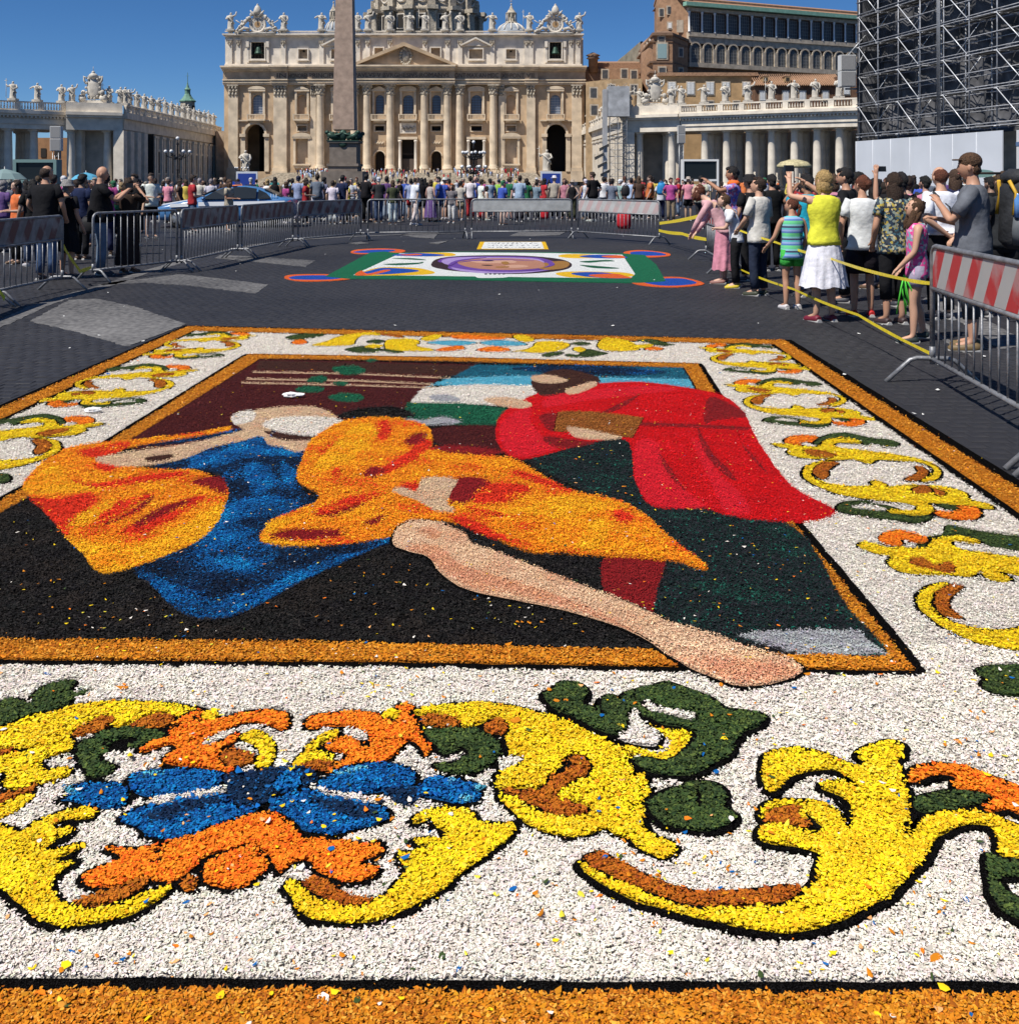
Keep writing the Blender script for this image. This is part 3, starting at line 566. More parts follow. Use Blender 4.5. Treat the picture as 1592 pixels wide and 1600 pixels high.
        mixin('gold', (0.92,0.55,0.02), .2); mixin('maroon', (0.14,0.03,0.02), .15); mixin('teal', (0.02,0.25,0.36), .3); mixin('cyan', (0.3,0.62,0.7), .2)
        # streaks laid along the folds
        sw = np.sin(x*7.3+3*np.sin(y*2.1)+y*11)+np.sin(x*15.1-y*6.3+2*np.sin(x*3.7))+.8*np.sin(y*23+x*9)
        def streak(kf, cto, lo, mx):
            m = (l == keys.index(kf)) & (y > 3.0) & (rng.random(n) < np.clip((sw-lo)*.6, 0, mx)); col[m] = np.array(cto)*rng.uniform(.75, 1.15, m.sum())[:, None]
        def streak2(kf, cto, lo, mx):
            m = (l == keys.index(kf)) & (y > 3.0) & (rng.random(n) < np.clip((-sw-lo)*.6, 0, mx)); col[m] = np.array(cto)*rng.uniform(.75, 1.15, m.sum())[:, None]
        streak('amber', PC['gold'], .3, .7); streak2('amber', PC['flame'], .7, .6); streak('red', PC['rose'], .8, .4); streak2('red', (.42,.006,.010), .9, .6); streak('navy', PC['blue'], .4, .7); streak2('navy', (.004,.006,.012), .6, .6)
        streak('blue', (.01,.26,.55), .6, .5); streak2('blue', PC['navy'], .2, .6); streak('flesh', (.86,.62,.40), .2, .6); streak2('flesh', PC['blush'], .3, .6); streak('coal', (.024,.019,.016), .4, .6); streak('pine', (.012,.07,.05), .9, .4); streak2('gold', PC['amber'], .2, .6); streak('flame', PC['amber'], .9, .5); streak('maroon', (.11,.02,.02), .5, .5); streak2('tan', PC['blush'], .8, .5)
        st = rng.random(n) < np.where(l == iw, np.where(y < 3.2, 0.0085, .006), np.where((l == keys.index('coal')) | (l == keys.index('pine')), 0.006, 0.005))
        clump = (np.sin(x*9.1+np.sin(y*7.3)*2)+np.sin(y*8.7+x*3.1)) > 0.3
        st &= (clump | (rng.random(n) < 0.35))
        sc = np.array([PC['yellow'], PC['orange'], PC['frame'], PC['white'], PC['yellow'], (.7,.6,.05), PC['green'], (.8,.4,.15), PC['yellow'], PC['frame'], PC['frame'], PC['white'], PC['blue']])
        col[st] = sc[rng.integers(0, len(sc), st.sum())]
        s = size * rng.uniform(0.55, 1.35, n); s[blk] *= 0.42
        s = np.where(l == ik, s, s)
        s = np.where(np.isin(l, [keys.index(k) for k in ('red', 'rose', 'wine', 'flesh', 'blush', 'tan', 'grey', 'maroon', 'cyan', 'teal', 'umber')]), s*0.72, s)
        s[st] *= np.where(y[st] < 3.2, rng.uniform(1.2, 2.3, st.sum()), 1.4)
        big = rng.random(n) < .05; s[big & ~blk] *= 1.7
        asp = rng.uniform(0.35, 0.8, n)
        asp = np.where(l == iw, rng.uniform(0.28, 0.6, n), asp)
        a = rng.uniform(0, 2*np.pi, n); tilt = np.abs(rng.normal(0, 0.27, n)); tilt[st] *= 0.4; tilt[blk] *= .5; ta = rng.uniform(0, 2*np.pi, n)
        lift = rng.uniform(0.0015, 0.0056, n) * (size/0.0085) + np.where(st, 0.004, 0); lift = np.where(blk, rng.uniform(0.0, 0.0018, n), lift)
        # low frequency heaping
        lift = lift + np.where(blk, 0, 0.003*(1+np.sin(x*31+np.sin(y*17)*1.5)*np.sin(y*27)))
        loc = shape_q[None, :, :] * (rng.uniform(0.8, 1.2, (n, 6, 1)))
        u = loc[:, :, 0]*s[:, None]; w = loc[:, :, 1]*(s*asp)[:, None]*1.2
        curl = rng.uniform(-0.55, 0.75, n)[:, None] * (u*u)/(s[:, None]) * 1.6
        ca, sa = np.cos(a)[:, None], np.sin(a)[:, None]
        X = u*ca - w*sa; Yv = u*sa + w*ca
        tz = np.tan(np.minimum(tilt, 1.15))[:, None]
        Zv = (X*np.cos(ta)[:, None] + Yv*np.sin(ta)[:, None])*tz + curl
        sh = 1/np.sqrt(1+tz*tz); X *= np.sqrt(sh); Yv *= np.sqrt(sh)
        Zv = np.maximum(Zv, -0.8*np.maximum(lift, .001)[:, None])
        P = np.stack([X + x[:, None]-ox, Yv + y[:, None]-oy, Zv + (z+lift)[:, None]], -1).astype(np.float32)
        V.append(P); C.append(np.concatenate([np.clip(col, 0.003, .95), np.ones((n, 1))], 1).astype(np.float32)); HEX.append(ya < 3.3)
    # near petals: six corners folded on the middle; far petals: four corners
    near_ = [k for k in range(len(V)) if HEX[k]]; far_ = [k for k in range(len(V)) if not HEX[k]]
    Vn = np.concatenate([V[k] for k in near_]); Vf = np.concatenate([V[k] for k in far_])[:, [0, 5, 3, 2]]
    C = np.concatenate([np.repeat(np.concatenate([C[k] for k in near_]), 2, axis=0), np.concatenate([C[k] for k in far_])]); nn, nf = len(Vn), len(Vf); n = nn+nf
    me = bpy.data.meshes.new('loose_petals'); me.vertices.add(nn*6+nf*4); me.vertices.foreach_set('co', np.concatenate([Vn.reshape(-1), Vf.reshape(-1)]))
    q = np.concatenate([(np.arange(nn)[:, None]*6 + np.array([0,5,4,3, 0,3,2,1])[None]).reshape(-1), nn*6 + np.arange(nf*4)]).astype(np.int32)
    me.loops.add(len(q)); me.loops.foreach_set('vertex_index', q)
    me.polygons.add(len(q)//4); me.polygons.foreach_set('loop_start', np.arange(0, len(q), 4, dtype=np.int32))
    me.update(calc_edges=True)
    at_ = me.attributes.new('petal_colour', 'FLOAT_COLOR', 'FACE')
    at_.data.foreach_set('color', C.reshape(-1))
    m = bpy.data.materials.new('loose_petals'); m.use_nodes = True; N = m.node_tree; b = N.nodes['Principled BSDF']
    an = N.nodes.new('ShaderNodeAttribute'); an.attribute_name = 'petal_colour'; N.links.new(an.outputs['Color'], b.inputs['Base Color'])
    b.inputs['Roughness'].default_value = 0.8; b.inputs['Specular IOR Level'].default_value = 0.12
    me.materials.append(m); o = link('loose_petals', me, root); o['kind'] = 'stuff'
    print('petals', n)
    return root
ZONES = [(1.70,2.5,76000,0.0084),(2.5,3.4,46000,0.0092),(3.4,4.8,31000,0.0100),(4.8,6.8,16500,0.0112),(6.8,10.9,9200,0.0130)]
build_carpet(SHAPES, 'flower_carpet', 'large near flower petal carpet with yellow scrolls on white round a picture of robes', -3.8, 1.6, 3.0, 11.1, 0.005, ZONES)
# ------------------------------------------------------------------ far carpet and title panel: thin coloured sawdust
PC.update({'sgreen': (0.012,0.15,0.07), 'sblue': (0.015,0.08,0.42), 'sorange': (0.78,0.13,0.03), 'swhite': (0.82,0.84,0.82), 'syellow': (0.84,0.50,0.02), 'violet': (0.16,0.07,0.36), 'lilac': (0.42,0.30,0.62), 'skin': (0.50,0.24,0.16), 'skinlight': (0.66,0.38,0.27), 'hair': (0.045,0.025,0.03), 'ochre': (0.38,0.19,0.05), 'scribble': (0.10,0.10,0.12)})
S2 = SHAPES; SHAPES = []
def s2(nm, c, s, sm=True): shp(nm, c, s, 0, sm)
for a in ('548,395 560,391 600,389.5 632,392 625,396.5 590,397.5 560,398', '445,436 455,431 500,430 545,432 552,437 520,440.5 470,441', '975,395 1000,392 1040,396 1047,400.5 1030,403 1000,403 980,400', '985,441 1010,436 1060,434.5 1095,442 1096,447 1060,450.5 1020,449.5 995,446'):
    s2('orange_rim', 'sorange', a)
for a in ('552,395.3 575,392 610,391.5 618,393 600,395.7 570,396.8', '452,436.5 462,433 500,432 540,434 520,438.3 470,438.8', '985,395.5 1005,394 1030,396 1040,400 1015,401 990,400', '1000,441 1030,437.5 1065,437 1088,443.5 1070,447.5 1030,448'):
    s2('blue_corner', 'sblue', a)
s2('green_border', 'sgreen', '578,396 600,394.5 620,396.5 700,394.6 860,395.5 975,397.4 985,398.5 1007,400 1025,415 1040,441 1036,442 1000,444 850,441.5 700,438.5 560,437.5 548,438 508,434 545,414', False)
s2('white_field', 'swhite', '625,397.5 700,395.8 860,397 972,399.6 992,430 985,437 850,435.6 700,433.5 562,431.5 552,432', False)
for a, b in (('625,399 650,396.8 700,396.6 712,400.5 690,402.5 640,402','syellow'), ('560,432 575,424 600,419.5 640,420 660,422 680,428 660,431.5 600,432.6','syellow'), ('872,402 885,398.8 920,399.2 940,402 930,405 890,405','syellow'), ('868,430 880,427 920,426.4 975,428 990,433 960,436 900,436 880,434','syellow')):
    s2('yellow_scroll', b, a)
for a, c in (('612,400.5 640,397.4 665,397.6 695,400 680,402.3 640,402.2','sblue'), ('625,400 650,398.6 660,400 640,401','sorange'), ('562,430.5 580,424.5 600,420.6 640,422.5 655,425.5 640,428 600,431','sblue'), ('555,432 565,425 575,430 600,424 610,425 580,432','sorange'),
             ('905,402.5 925,400 965,400.6 980,404.6 950,405.6 920,404.5','sblue'), ('940,402 968,400.8 976,405 950,404.5','sorange'), ('892,430 910,427.5 950,428.6 985,436.6 950,437 915,434.5','sblue'), ('920,432 960,430 978,434 985,437 940,436.5','sorange')):
    s2('corner_scroll', c, a)
for a in ('612,405.6 640,405 660,406.8 665,408.4 640,407.4','598,414.8 620,413.4 650,412.4 662,411 655,414.4 620,416.4','905,410.6 925,409 950,408 960,410 940,410.8 920,412.5','905,416 920,416.6 950,419 968,421 955,422 925,420.5'):
    s2('green_sprig', 'emerald', a)
s2('oval_back', 'hair', '674,417 682,407 710,402.5 760,400.8 820,401.5 870,406 890,412 892,419 875,425 830,429.5 780,430 720,426.5 690,422.5')
s2('violet_veil', 'violet', '684,411 700,404.5 760,402.5 830,403.6 860,409 872,416 860,424 820,428.5 770,428.5 720,425.5 700,421 705,414')
s2('lilac_fold', 'lilac', '690,409.5 710,404.8 760,403.8 830,405.5 850,411 840,414 800,408 750,407 715,411 700,416'); s2('lilac_fold', 'lilac', '705,420 730,424 780,427.4 840,425.6 868,421 830,428 770,429.5 720,426')
s2('ochre_patch', 'ochre', '850,413 880,410 890,415 880,422 850,424 840,419')
s2('plain_face', 'skin', '716,411 740,407 790,406 835,408.5 850,414 845,421 800,424.5 750,422.5 722,417')
s2('face_light', 'skinlight', '735,409.6 770,407.6 800,409 805,413 770,414 745,413'); s2('face_light', 'skinlight', '790,417.5 815,416.5 825,419.5 800,421.4')
s2('face_mark', 'hair', '752,409.6 765,409 772,410.4 760,411'); s2('face_mark', 'hair', '752,416.6 765,416.4 770,417.8 758,418')
s2('white_patch', 'swhite', '748,432 790,431.6 792,435.4 768,436.5 746,436')
for a in ('716,413 740,409 790,408 835,410 790,409 740,410.4', '700,417 712,410 740,406 760,405 738,407.6 716,411.6 706,417', '720,421 750,424.6 800,426 850,423 800,427.4 748,425.8', '845,408 862,412 866,417 850,421 858,416 850,411'): s2('veil_line', 'violet', a)
for a in ('783,412.4 792,411.6 795,415 788,416', '775,419.6 795,419 792,420.6 778,421'): s2('face_mark', 'ochre', a)
for i in range(5): s2('small_mark', 'scribble', f'{757+i*7},{430.2+i*.1} {760+i*7},429.9 {761+i*7},431 {758+i*7},431.2')
far = build_carpet(SHAPES, 'coloured_sawdust_carpet', 'flat white and green ground picture with blue corners and a purple veiled oval face', -8, 14, 4, 25, 0.05, [], 0.01, 0.020, 0.0012, flakes=False)
far['category'] = 'ground picture'
SHAPES = []
s2('yellow_end', 'syellow', '745,390.4 750,378.8 852,378.8 857,390.4', False)
s2('white_panel', 'swhite', '752,389.8 757,379.2 846,379.2 850,389.8', False)
random.seed(3)
for r in range(3):
    y0 = 381 + r*3.3; x = 762
    while x < 840:
        w = random.uniform(2, 5); k = random.uniform(-.6, .6); s2('scribble', 'scribble', f'{x},{y0+k} {x+w},{y0-k} {x+w+.9},{y0+.35-k} {x+.9},{y0+.45+k}', False); x += w + random.uniform(1.5, 5)
ttl = build_carpet(SHAPES, 'title_panel', 'small white lettered ground panel with yellow ends behind the far carpet', -4, 20, 4, 28, 0.05, [], 0.004, 0.018, 0.0012, flakes=False)
ttl['category'] = 'ground panel'
SHAPES = S2
# ------------------------------------------------------------------ basilica
m_st = mat('travertine_light', (0.66,0.54,0.39), 0.85, 0.35, 0.28, 0.3, 4)
m_st2 = mat('travertine_warm', (0.54,0.395,0.25), 0.85, 0.3, 0.3, 0.3, 4)
m_att = mat('travertine_pale', (0.70,0.63,0.53), 0.85, 0.4, 0.25, 0.3, 5)
m_weath = mat('travertine_weathered', (0.46,0.40,0.31), 0.9, 1.6, 0.5, 0.5, 8)
m_statue = mat('statue_stone', (0.55,0.51,0.44), 0.85, 1.2, 0.35, 0.3, 9)
m_frieze = mat('frieze_stone', (0.44,0.34,0.24), 0.9, 0.5, 0.3)
m_letter = mat('letter_dark', (0.10,0.075,0.06), 0.7)
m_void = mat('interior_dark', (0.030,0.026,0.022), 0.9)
m_glass = mat('window_glass', (0.16,0.22,0.32), 0.15, spec=0.6)
m_lattice = mat('window_lattice', (0.5,0.52,0.55), 0.6)
m_lead = mat('lead_roof', (0.30,0.33,0.36), 0.6, 0.5, 0.3)
m_gran = mat('obelisk_granite', (0.40,0.29,0.22), 0.75, 1.5, 0.25, 0.3, 20)
m_bronze = mat('green_bronze', (0.035,0.075,0.055), 0.5, 3, 0.4, metal=0.4)
YB = 316.0; SB = YB/FL
def fx(px): return (px-CX)*SB
def fz(py): return CH + (HZ-py)*SB
bas = empty('basilica', (fx(634), YB, 0)); tag(bas, 'huge pale basilica facade with giant columns, attic and inscription behind the crowd', 'church')
BX, BYY = bas.location.x, YB
class FB(MB):      # builder in facade units: photo pixels for x,z and metres of projection towards the square
    def bp(s, x0, x1, y0, y1, d0, d1, mi=0):
        return s.bx(fx(x0)-BX, fx(x1)-BX, -d1, -d0, fz(y1), fz(y0), mi)
    def poly(s, P, d0, d1, mi=0):
        return s.vprism([(fx(a)-BX, fz(b)) for a, b in P], -d1, -d0, mi)
    def done(s, name, m, parent=None):
        return s.build(name, m, parent or bas)
def arch(xc, hw, ytop, ybot, n=8, inset=0.0):
    P = [(xc-hw, ybot), (xc+hw, ybot)]
    ys = ytop + hw
    for k in range(n+1):
        a = math.pi*k/n; P.append((xc+hw*math.cos(a), ys-hw*math.sin(a)))
    return P
# wall with real openings: build by strips between pilaster lines
opn = []   # (x0,x1,y0,y1,arched)
for c in (402.6, 637.9, 744.4, 867.6, 530.5): opn.append((c-8.3, c+8.3, 148, 178, 1))
for c in (472.5, 593.4, 681.8, 798.6): opn.append((c-6.8, c+6.8, 148, 178, 1))
for c in (593.4, 681.8): opn += [(c-7.2, c+7.2, 197, 204.5, 0), (c-8.2, c+8.2, 236, 268, 1)]
for c in (744.4, 530.5): opn += [(c-8.2, c+8.2, 197, 204.5, 0), (c-11, c+11, 218, 268, 0)]
opn += [(626.9, 648.9, 218, 268, 0)]
for c in (472.5, 798.6): opn += [(c-7.5, c+7.5, 196, 205, 0), (c-9, c+9, 212, 256, 1)]
for c in (399, 869): opn += [(c-15.5, c+15.5, 194, 268, 1)]
xs = sorted({350.5, 913} | {o[0] for o in opn} | {o[1] for o in opn})
w = FB()
for a, b in zip(xs[:-1], xs[1:]):
    ys = [126.0]; holes = sorted([o for o in opn if o[0] <= a+.01 and o[1] >= b-.01], key=lambda o: o[2])
    y = 126.0
    for o in holes:
        if o[2] > y: w.bp(a, b, y, o[2], -3.0, 0)
        y = o[3]
    if y < 268: w.bp(a, b, y, 268, -3.0, 0)
w.bp(350.5, 913, 268, 284, -3.0, 0.2)
# arch spandrels
for x0, x1, y0, y1, ar in opn:
    if ar:
        c = (x0+x1)/2; hw = (x1-x0)/2
        for sgn in (-1, 1):
            P = [(c+sgn*hw, y0)]
            for k in range(7):
                a = math.pi/2*k/6; P.append((c+sgn*hw*math.cos(a), y0+hw-hw*math.sin(a)))
            w.poly(P, -2.98, -0.01)
w.done('wall', m_st2)
# back wall and dark interiors, side returns
v = FB(); v.bp(351, 912, 104, 284, -26, -20); v.bp(351,354.5,57,284,-20,-3); v.bp(908.5,912,57,284,-20,-3); v.done('nave_wall', m_st2); v = FB(); v.bp(333,350.4,204,284,-14,-3.2); v.done('side_wing', m_frieze)
# pilasters, half columns
def column(x, r=6.3, top=150, bot=266, name='column'):
    R = r*SB; z0, z1 = fz(bot), fz(top)
    o = MB(); H = z1-z0
    prof = [(R*1.32, 0), (R*1.32, .7), (R*1.2, .8), (R*1.25, 1.2), (R*1.04, 1.5), (R*1.02, 2.0), (R*1.0, H*.33), (R*.96, H*.6), (R*.88, H-.4), (R*.92, H-.2), (R*.9, H)]
    o.lathe(prof, (fx(x)-BX, -R*0.55-0.6, z0), 16)
    o.box((fx(x)-BX, -R*0.55-0.6, z0-0.6), (R*2.8, R*2.8, 1.2))
    c = o.build(name, m_st, bas)
    capital(fx(x)-BX, -R*0.55-0.6, z1, R*.9, fz(133), c)
    return c
def capital(x, y, z0, r, z1, parent, flat=None):
    o = MB(); H = z1-z0
    if flat is None:
        o.lathe([(r, 0), (r*1.08, H*.15), (r*1.0, H*.5), (r*1.35, H*.85), (r*1.4, H*.88)], (x, y, z0), 12)
        for lv, (zz, rr) in enumerate(((H*.05, 1.02), (H*.36, 1.08), (H*.66, 1.25))):
            for k in range(8):
                a = 2*math.pi*(k+lv*.5)/8; o.ball((x+math.cos(a)*r*rr, y+math.sin(a)*r*rr, z0+zz+H*.16), (r*.26, r*.26, H*.17), 6, 4)
        o.box((x, y, z1-H*.06), (r*3.1, r*3.1, H*.12))
    else:
        hw, d = flat
        o.box((x, y, (z0+z1)/2), (hw*2, d, H)); nn = max(3, int(hw*2/0.9))
        for lv, zz in enumerate((H*.15, H*.45, H*.75)):
            for k in range(nn):
                o.ball((x-hw+(k+.5+(lv%2)*.25)*hw*2/nn, y-d/2-.1-lv*.12, z0+zz), (hw/nn*.85, .38, H*.17), 6, 4)
        o.box((x, y-.2, z1-H*.06), (hw*2.25, d+.9, H*.12))
    o.build('capital', m_weath, parent)
def pilaster(x0, x1, d=0.9, m=None):
    o = FB(); o.bp(x0, x1, 150, 262, 0.003, d); o.bp(x0-1, x1+1, 262, 267, 0.003, d+.5); o.bp(x0-1.6, x1+1.6, 267, 284, .21, d+.8)
    p = o.done('pilaster', m or m_st)
    capital((fx(x0)+fx(x1))/2-BX, -d/2, fz(150), 0, fz(133), p, ((fx(x1)-fx(x0))/2, d))
for a, b in ((358, 373), (428.5, 449), (486, 495), (893, 908.5), (822.6, 836), (779, 788)): pilaster(a, b)
for x in (502, 555, 574.6, 610.8, 663.7, 699.5, 719, 771): column(x)
# entablature, stepping forward over the columns
e = FB()
def ent(x0, x1, d):
    e.bp(x0, x1, 126, 133, -2.5, d); e.bp(x0-.4, x1+.4, 128.6, 130.2, d, d+.35); e.bp(x0-.4, x1+.4, 124.6, 126.4, d-.3, d+.6)
    e.bp(x0, x1, 112, 125, -2.5, d-.15, 1)
    e.bp(x0-.5, x1+.5, 109.4, 112, -2.5, d+.6); e.bp(x0-1.2, x1+1.2, 106.6, 109.4, -2.5, d+1.5); e.bp(x0-1.8, x1+1.8, 104.2, 106.6, -2.5, d+2.1)
ent(350, 426, 1.0); ent(426, 452, 2.0); ent(452, 483, 1.3); ent(483, 552, 2.2); ent(552, 711.5, 3.4); ent(711.5, 782, 2.2); ent(782, 820, 1.3); ent(820, 840, 2.0); ent(840, 914, 1.0)
e.done('entablature', [m_st, m_frieze])
dn = FB(); x = 352.0
while x < 912:
    dn.bp(x, x+1.1, 109.6, 111.4, 1.0, 1.95 + (1.6 if 552 < x < 711 else .9 if 483 < x < 782 else 0)); x += 2.6
dn.done('dentils', m_st)['kind'] = 'stuff'
# inscription, as separate words
def text_mesh(name, body, size, m, parent, loc, rot=(math.radians(90),0,0), ext=0.02, align='LEFT', sx=1.0):
    cu = bpy.data.curves.new(name, 'FONT'); cu.body = body; cu.size = size; cu.extrude = ext; cu.align_x = align; cu.resolution_u = 2
    o = bpy.data.objects.new('tmp', cu); COL.objects.link(o); bpy.context.view_layer.update()
    me = bpy.data.meshes.new_from_object(o.evaluated_get(bpy.context.evaluated_depsgraph_get())); bpy.data.objects.remove(o); bpy.data.curves.remove(cu)
    me.materials.append(m); q = link(name, me, parent); q.location = loc; q.rotation_euler = rot; q.scale = (sx, 1, 1); return q
def word(body, x0, x1, d):
    q = text_mesh('inscription', body, 2.05, m_letter, bas, (fx(x0)-BX, -d-.12, fz(122.3)))
    wd = q.dimensions.x if False else max(v.co.x for v in q.data.vertices)
    q.scale = ((fx(x1)-fx(x0))/wd, 1, 1)
word('IN', 434, 449, 1.9); word('HONOREM', 452.5, 484, 1.25); word('PRINCIPIS', 485, 528, 2.1); word('APOST', 530, 551, 2.1)
word('PAVLVS\u00B7V\u00B7BVRGHESIVS\u00B7ROMANVS', 556, 703, 3.3); word('PONT\u00B7MAX\u00B7AN\u00B7MDC', 707, 779, 2.1); word('XII\u00B7PONT', 784, 819, 1.25); word('VII', 822, 834, 1.9)
# pediment
p = FB(); p.poly([(556,104.2),(711.5,104.2),(634,70)], 0.1, 3.2, 1); p.done('pediment_field', [m_st, m_st2])
p = FB()
for s_ in (-1, 1):
    p.poly([(634,69),(634,75),(634+s_*80,107),(634+s_*82,103.4)], 3.205, 5.3)
p.done('pediment_cornice', m_st2)
p = MB(); cx_, cz_ = fx(636)-BX, fz(90); p.ball((cx_, -3.4, cz_), (1.4,.7,2.3), 10, 6)
for k in range(16):
    a = k*2*math.pi/16; p.ball((cx_+math.cos(a)*1.7, -3.4, cz_+math.sin(a)*2.7), (.55,.5,.6), 6, 4)
p.ball((cx_, -3.5, fz(78)), (.9,.6,.9), 8, 5); p.build('coat_of_arms', m_weath, bas)
# windows, balconies, doors
def frame(o, x0, x1, y0, y1, t, d, mi=0):
    o.bp(x0-t, x0, y0-t, y1+t, .004, d, mi); o.bp(x1, x1+t, y0-t, y1+t, .004, d, mi); o.bp(x0, x1, y0-t, y0, .004, d, mi); o.bp(x0, x1, y1, y1+t, .004, d, mi)
for i, c in enumerate((402.6, 472.5, 530.5, 593.4, 637.9, 681.8, 744.4, 798.6, 867.6)):
    big = c in (402.6, 530.5, 637.9, 744.4, 867.6); hw = 8.3 if big else 6.8; blind = c in (472.5, 798.6)
    o = FB(); 
    for s_ in (-1, 1): o.bp(c+s_*(hw+2.6)-1.5, c+s_*(hw+2.6)+1.5, 143, 180, .004, .7)
    o.bp(c-hw-5, c+hw+5, 140, 143, .004, 1.0)
    if big:      # curved pediment
        P = [(c-hw-5.5, 140)] + [(c+(hw+5.5)*math.cos(math.pi-k*math.pi/8), 140-5.2*math.sin(k*math.pi/8)) for k in range(1, 8)] + [(c+hw+5.5, 140)]
        o.poly(P, .004, 1.1)
    else: o.poly([(c-hw-4.5,140),(c+hw+4.5,140),(c,135)], .004, 1.1)
    wnd = o.done('window', m_st)
    q = FB(); q.poly(arch(c, hw, 148, 178), -1.5, -1.2); pn = q.done('pane', m_glass if not blind else m_st2, wnd)
    if not blind:
        q = FB()
        for k in range(-3, 4): q.bp(c+k*hw/3.6-.22, c+k*hw/3.6+.22, 150 if abs(k) < 3 else 155, 178, -1.2, -1.08)
        for k in range(7): q.bp(c-hw, c+hw, 152+k*4, 152.45+k*4, -1.08, -1.0)
        q.done('glazing_bars', m_lattice if c in (402.6, 867.6) else m_letter, wnd)
    q = FB(); q.bp(c-hw-5.5, c+hw+5.5, 186.5, 189, .004, 2.0); q.bp(c-hw-4.6, c+hw+4.6, 179, 180.2, 1.4, 1.8)
    n_ = 11
    for k in range(n_): xk = c-hw-4.2+(2*hw+8.4)*k/(n_-1); q.bp(xk-.38, xk+.38, 180.2, 186.5, 1.42, 1.75)
    for s_ in (-1, 1): q.bp(c+s_*(hw+5)-.9, c+s_*(hw+5)+.9, 178.6, 187, .9, 1.9)
    q.bp(c-hw-2, c+hw+2, 189, 191.5, .004, 1.2); q.done('balcony', m_st, wnd)
    if c in (593.4, 681.8, 744.4, 530.5, 472.5, 798.6):
        q = FB(); hh = 8.2 if c in (744.4, 530.5) else 7.2; frame(q, c-hh, c+hh, 196.5, 204.5, 1.6, .35); sm = q.done('window', m_st)
        q = FB(); q.bp(c-hh, c+hh, 196, 205, -1.6, -1.3); q.done('pane', m_void if c not in (472.5, 798.6) else m_st2, sm)
# relief panel above the middle door
q = FB(); q.bp(627,649,194,207,.004,.25); frame(q, 627, 649, 194, 207, 1.6, .5); rel = q.done('relief_panel', m_att)
q = MB()
for k in range(10): q.ball((fx(629+k*2)-BX, -.35, fz(201+(k%3-1)*1.4)), (.22,.15,.55), 5, 4)
q.build('relief_figures', m_weath, rel)
for c, hw, yt in ((637.9, 11, 218), (744.4, 11, 218), (530.5, 11, 218)):
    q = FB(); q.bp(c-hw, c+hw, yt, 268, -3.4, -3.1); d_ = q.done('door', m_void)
    for s_ in (-1, 1):
        q = MB(); q.lathe([(.62,0),(.62,.4),(.5,.6),(.48,6),(.42,8.9),(.62,9.2),(.66,9.7)], (fx(c+s_*(hw+1.2))-BX, -.9, fz(266)), 10); q.build('door_column', m_att, d_)
    q = FB(); q.bp(c-hw-4, c+hw+4, 214, 218, .004, 1.5); q.done('lintel', m_st, d_); q = FB(); q.bp(c-hw, c+hw, 240, 241, -1, -.9); q.bp(c-hw, c+hw, 248, 268, -1, -.95); q.done('gate', m_letter, d_)
for c in (593.4, 681.8):
    q = FB(); q.poly(arch(c, 8.2, 236, 268), -3.4, -3.1); d_ = q.done('door', m_void)
    q = FB(); P1 = arch(c, 9.8, 234.4, 268)[2:]; P2 = arch(c, 8.2, 236, 268)[2:][::-1]; q.poly(P1+P2, .004, .35); q.done('arch_frame', m_st, d_)
    q = FB(); q.bp(c-9, c+9, 219, 227, .004, .2); d2 = q.done('relief_panel', m_st2)
    q = MB()
    for k in range(7): q.ball((fx(c-6+k*2)-BX, -.3, fz(223+(k%2)*1.3)), (.3,.2,.4), 5, 4)
    q.build('relief_figures', m_st, d2)
for c in (472.5, 798.6):
    q = FB(); q.poly(arch(c, 9, 212, 256), -1.8, -1.5)
    for s_ in (-1, 1): q.bp(c+s_*11.5-1.8, c+s_*11.5+1.8, 215, 256, .004, .8)
    P1 = [(c-15, 214)] + [(c+15*math.cos(math.pi-k*math.pi/8), 214-6.5*math.sin(k*math.pi/8)) for k in range(1, 8)] + [(c+15, 214)]
    q.poly(P1, .004, 1.3); q.bp(c-15, c+15, 214, 216.5, .004, 1.2); q.bp(c-14, c+14, 256, 258.5, .004, 1.1); q.bp(c-12,c+12,258.5,263,.004,.7); q.done('niche', m_st)
for c in (399, 869):
    q = FB(); P1 = arch(c, 19, 190.5, 213)[2:]; P2 = arch(c, 15.5, 194, 213)[2:][::-1]; q.poly(P1+P2, .004, .6)
    for s_ in (-1, 1): q.bp(c+s_*18.5-3.4, c+s_*18.5+3.4, 214, 268, .004, .55); q.bp(c+s_*18.5-4.6, c+s_*18.5+4.6, 209, 214, .004, 1.1)
    q.bp(c-25, c+25, 187.5, 189.6, .004, .8)
    a_ = q.done('archway', m_st)
    q = FB(); q.bp(c-15.3, c+15.3, 194, 268, -9 if c > 500 else -19, -8.6 if c > 500 else -18); q.done('archway_depth', m_void, a_)
q = FB(); q.bp(405,414,200,250,-14,-13.6); q.bp(404.6,414,252,268,-13.6,-12.4); q.done('courtyard_wall', m_att)
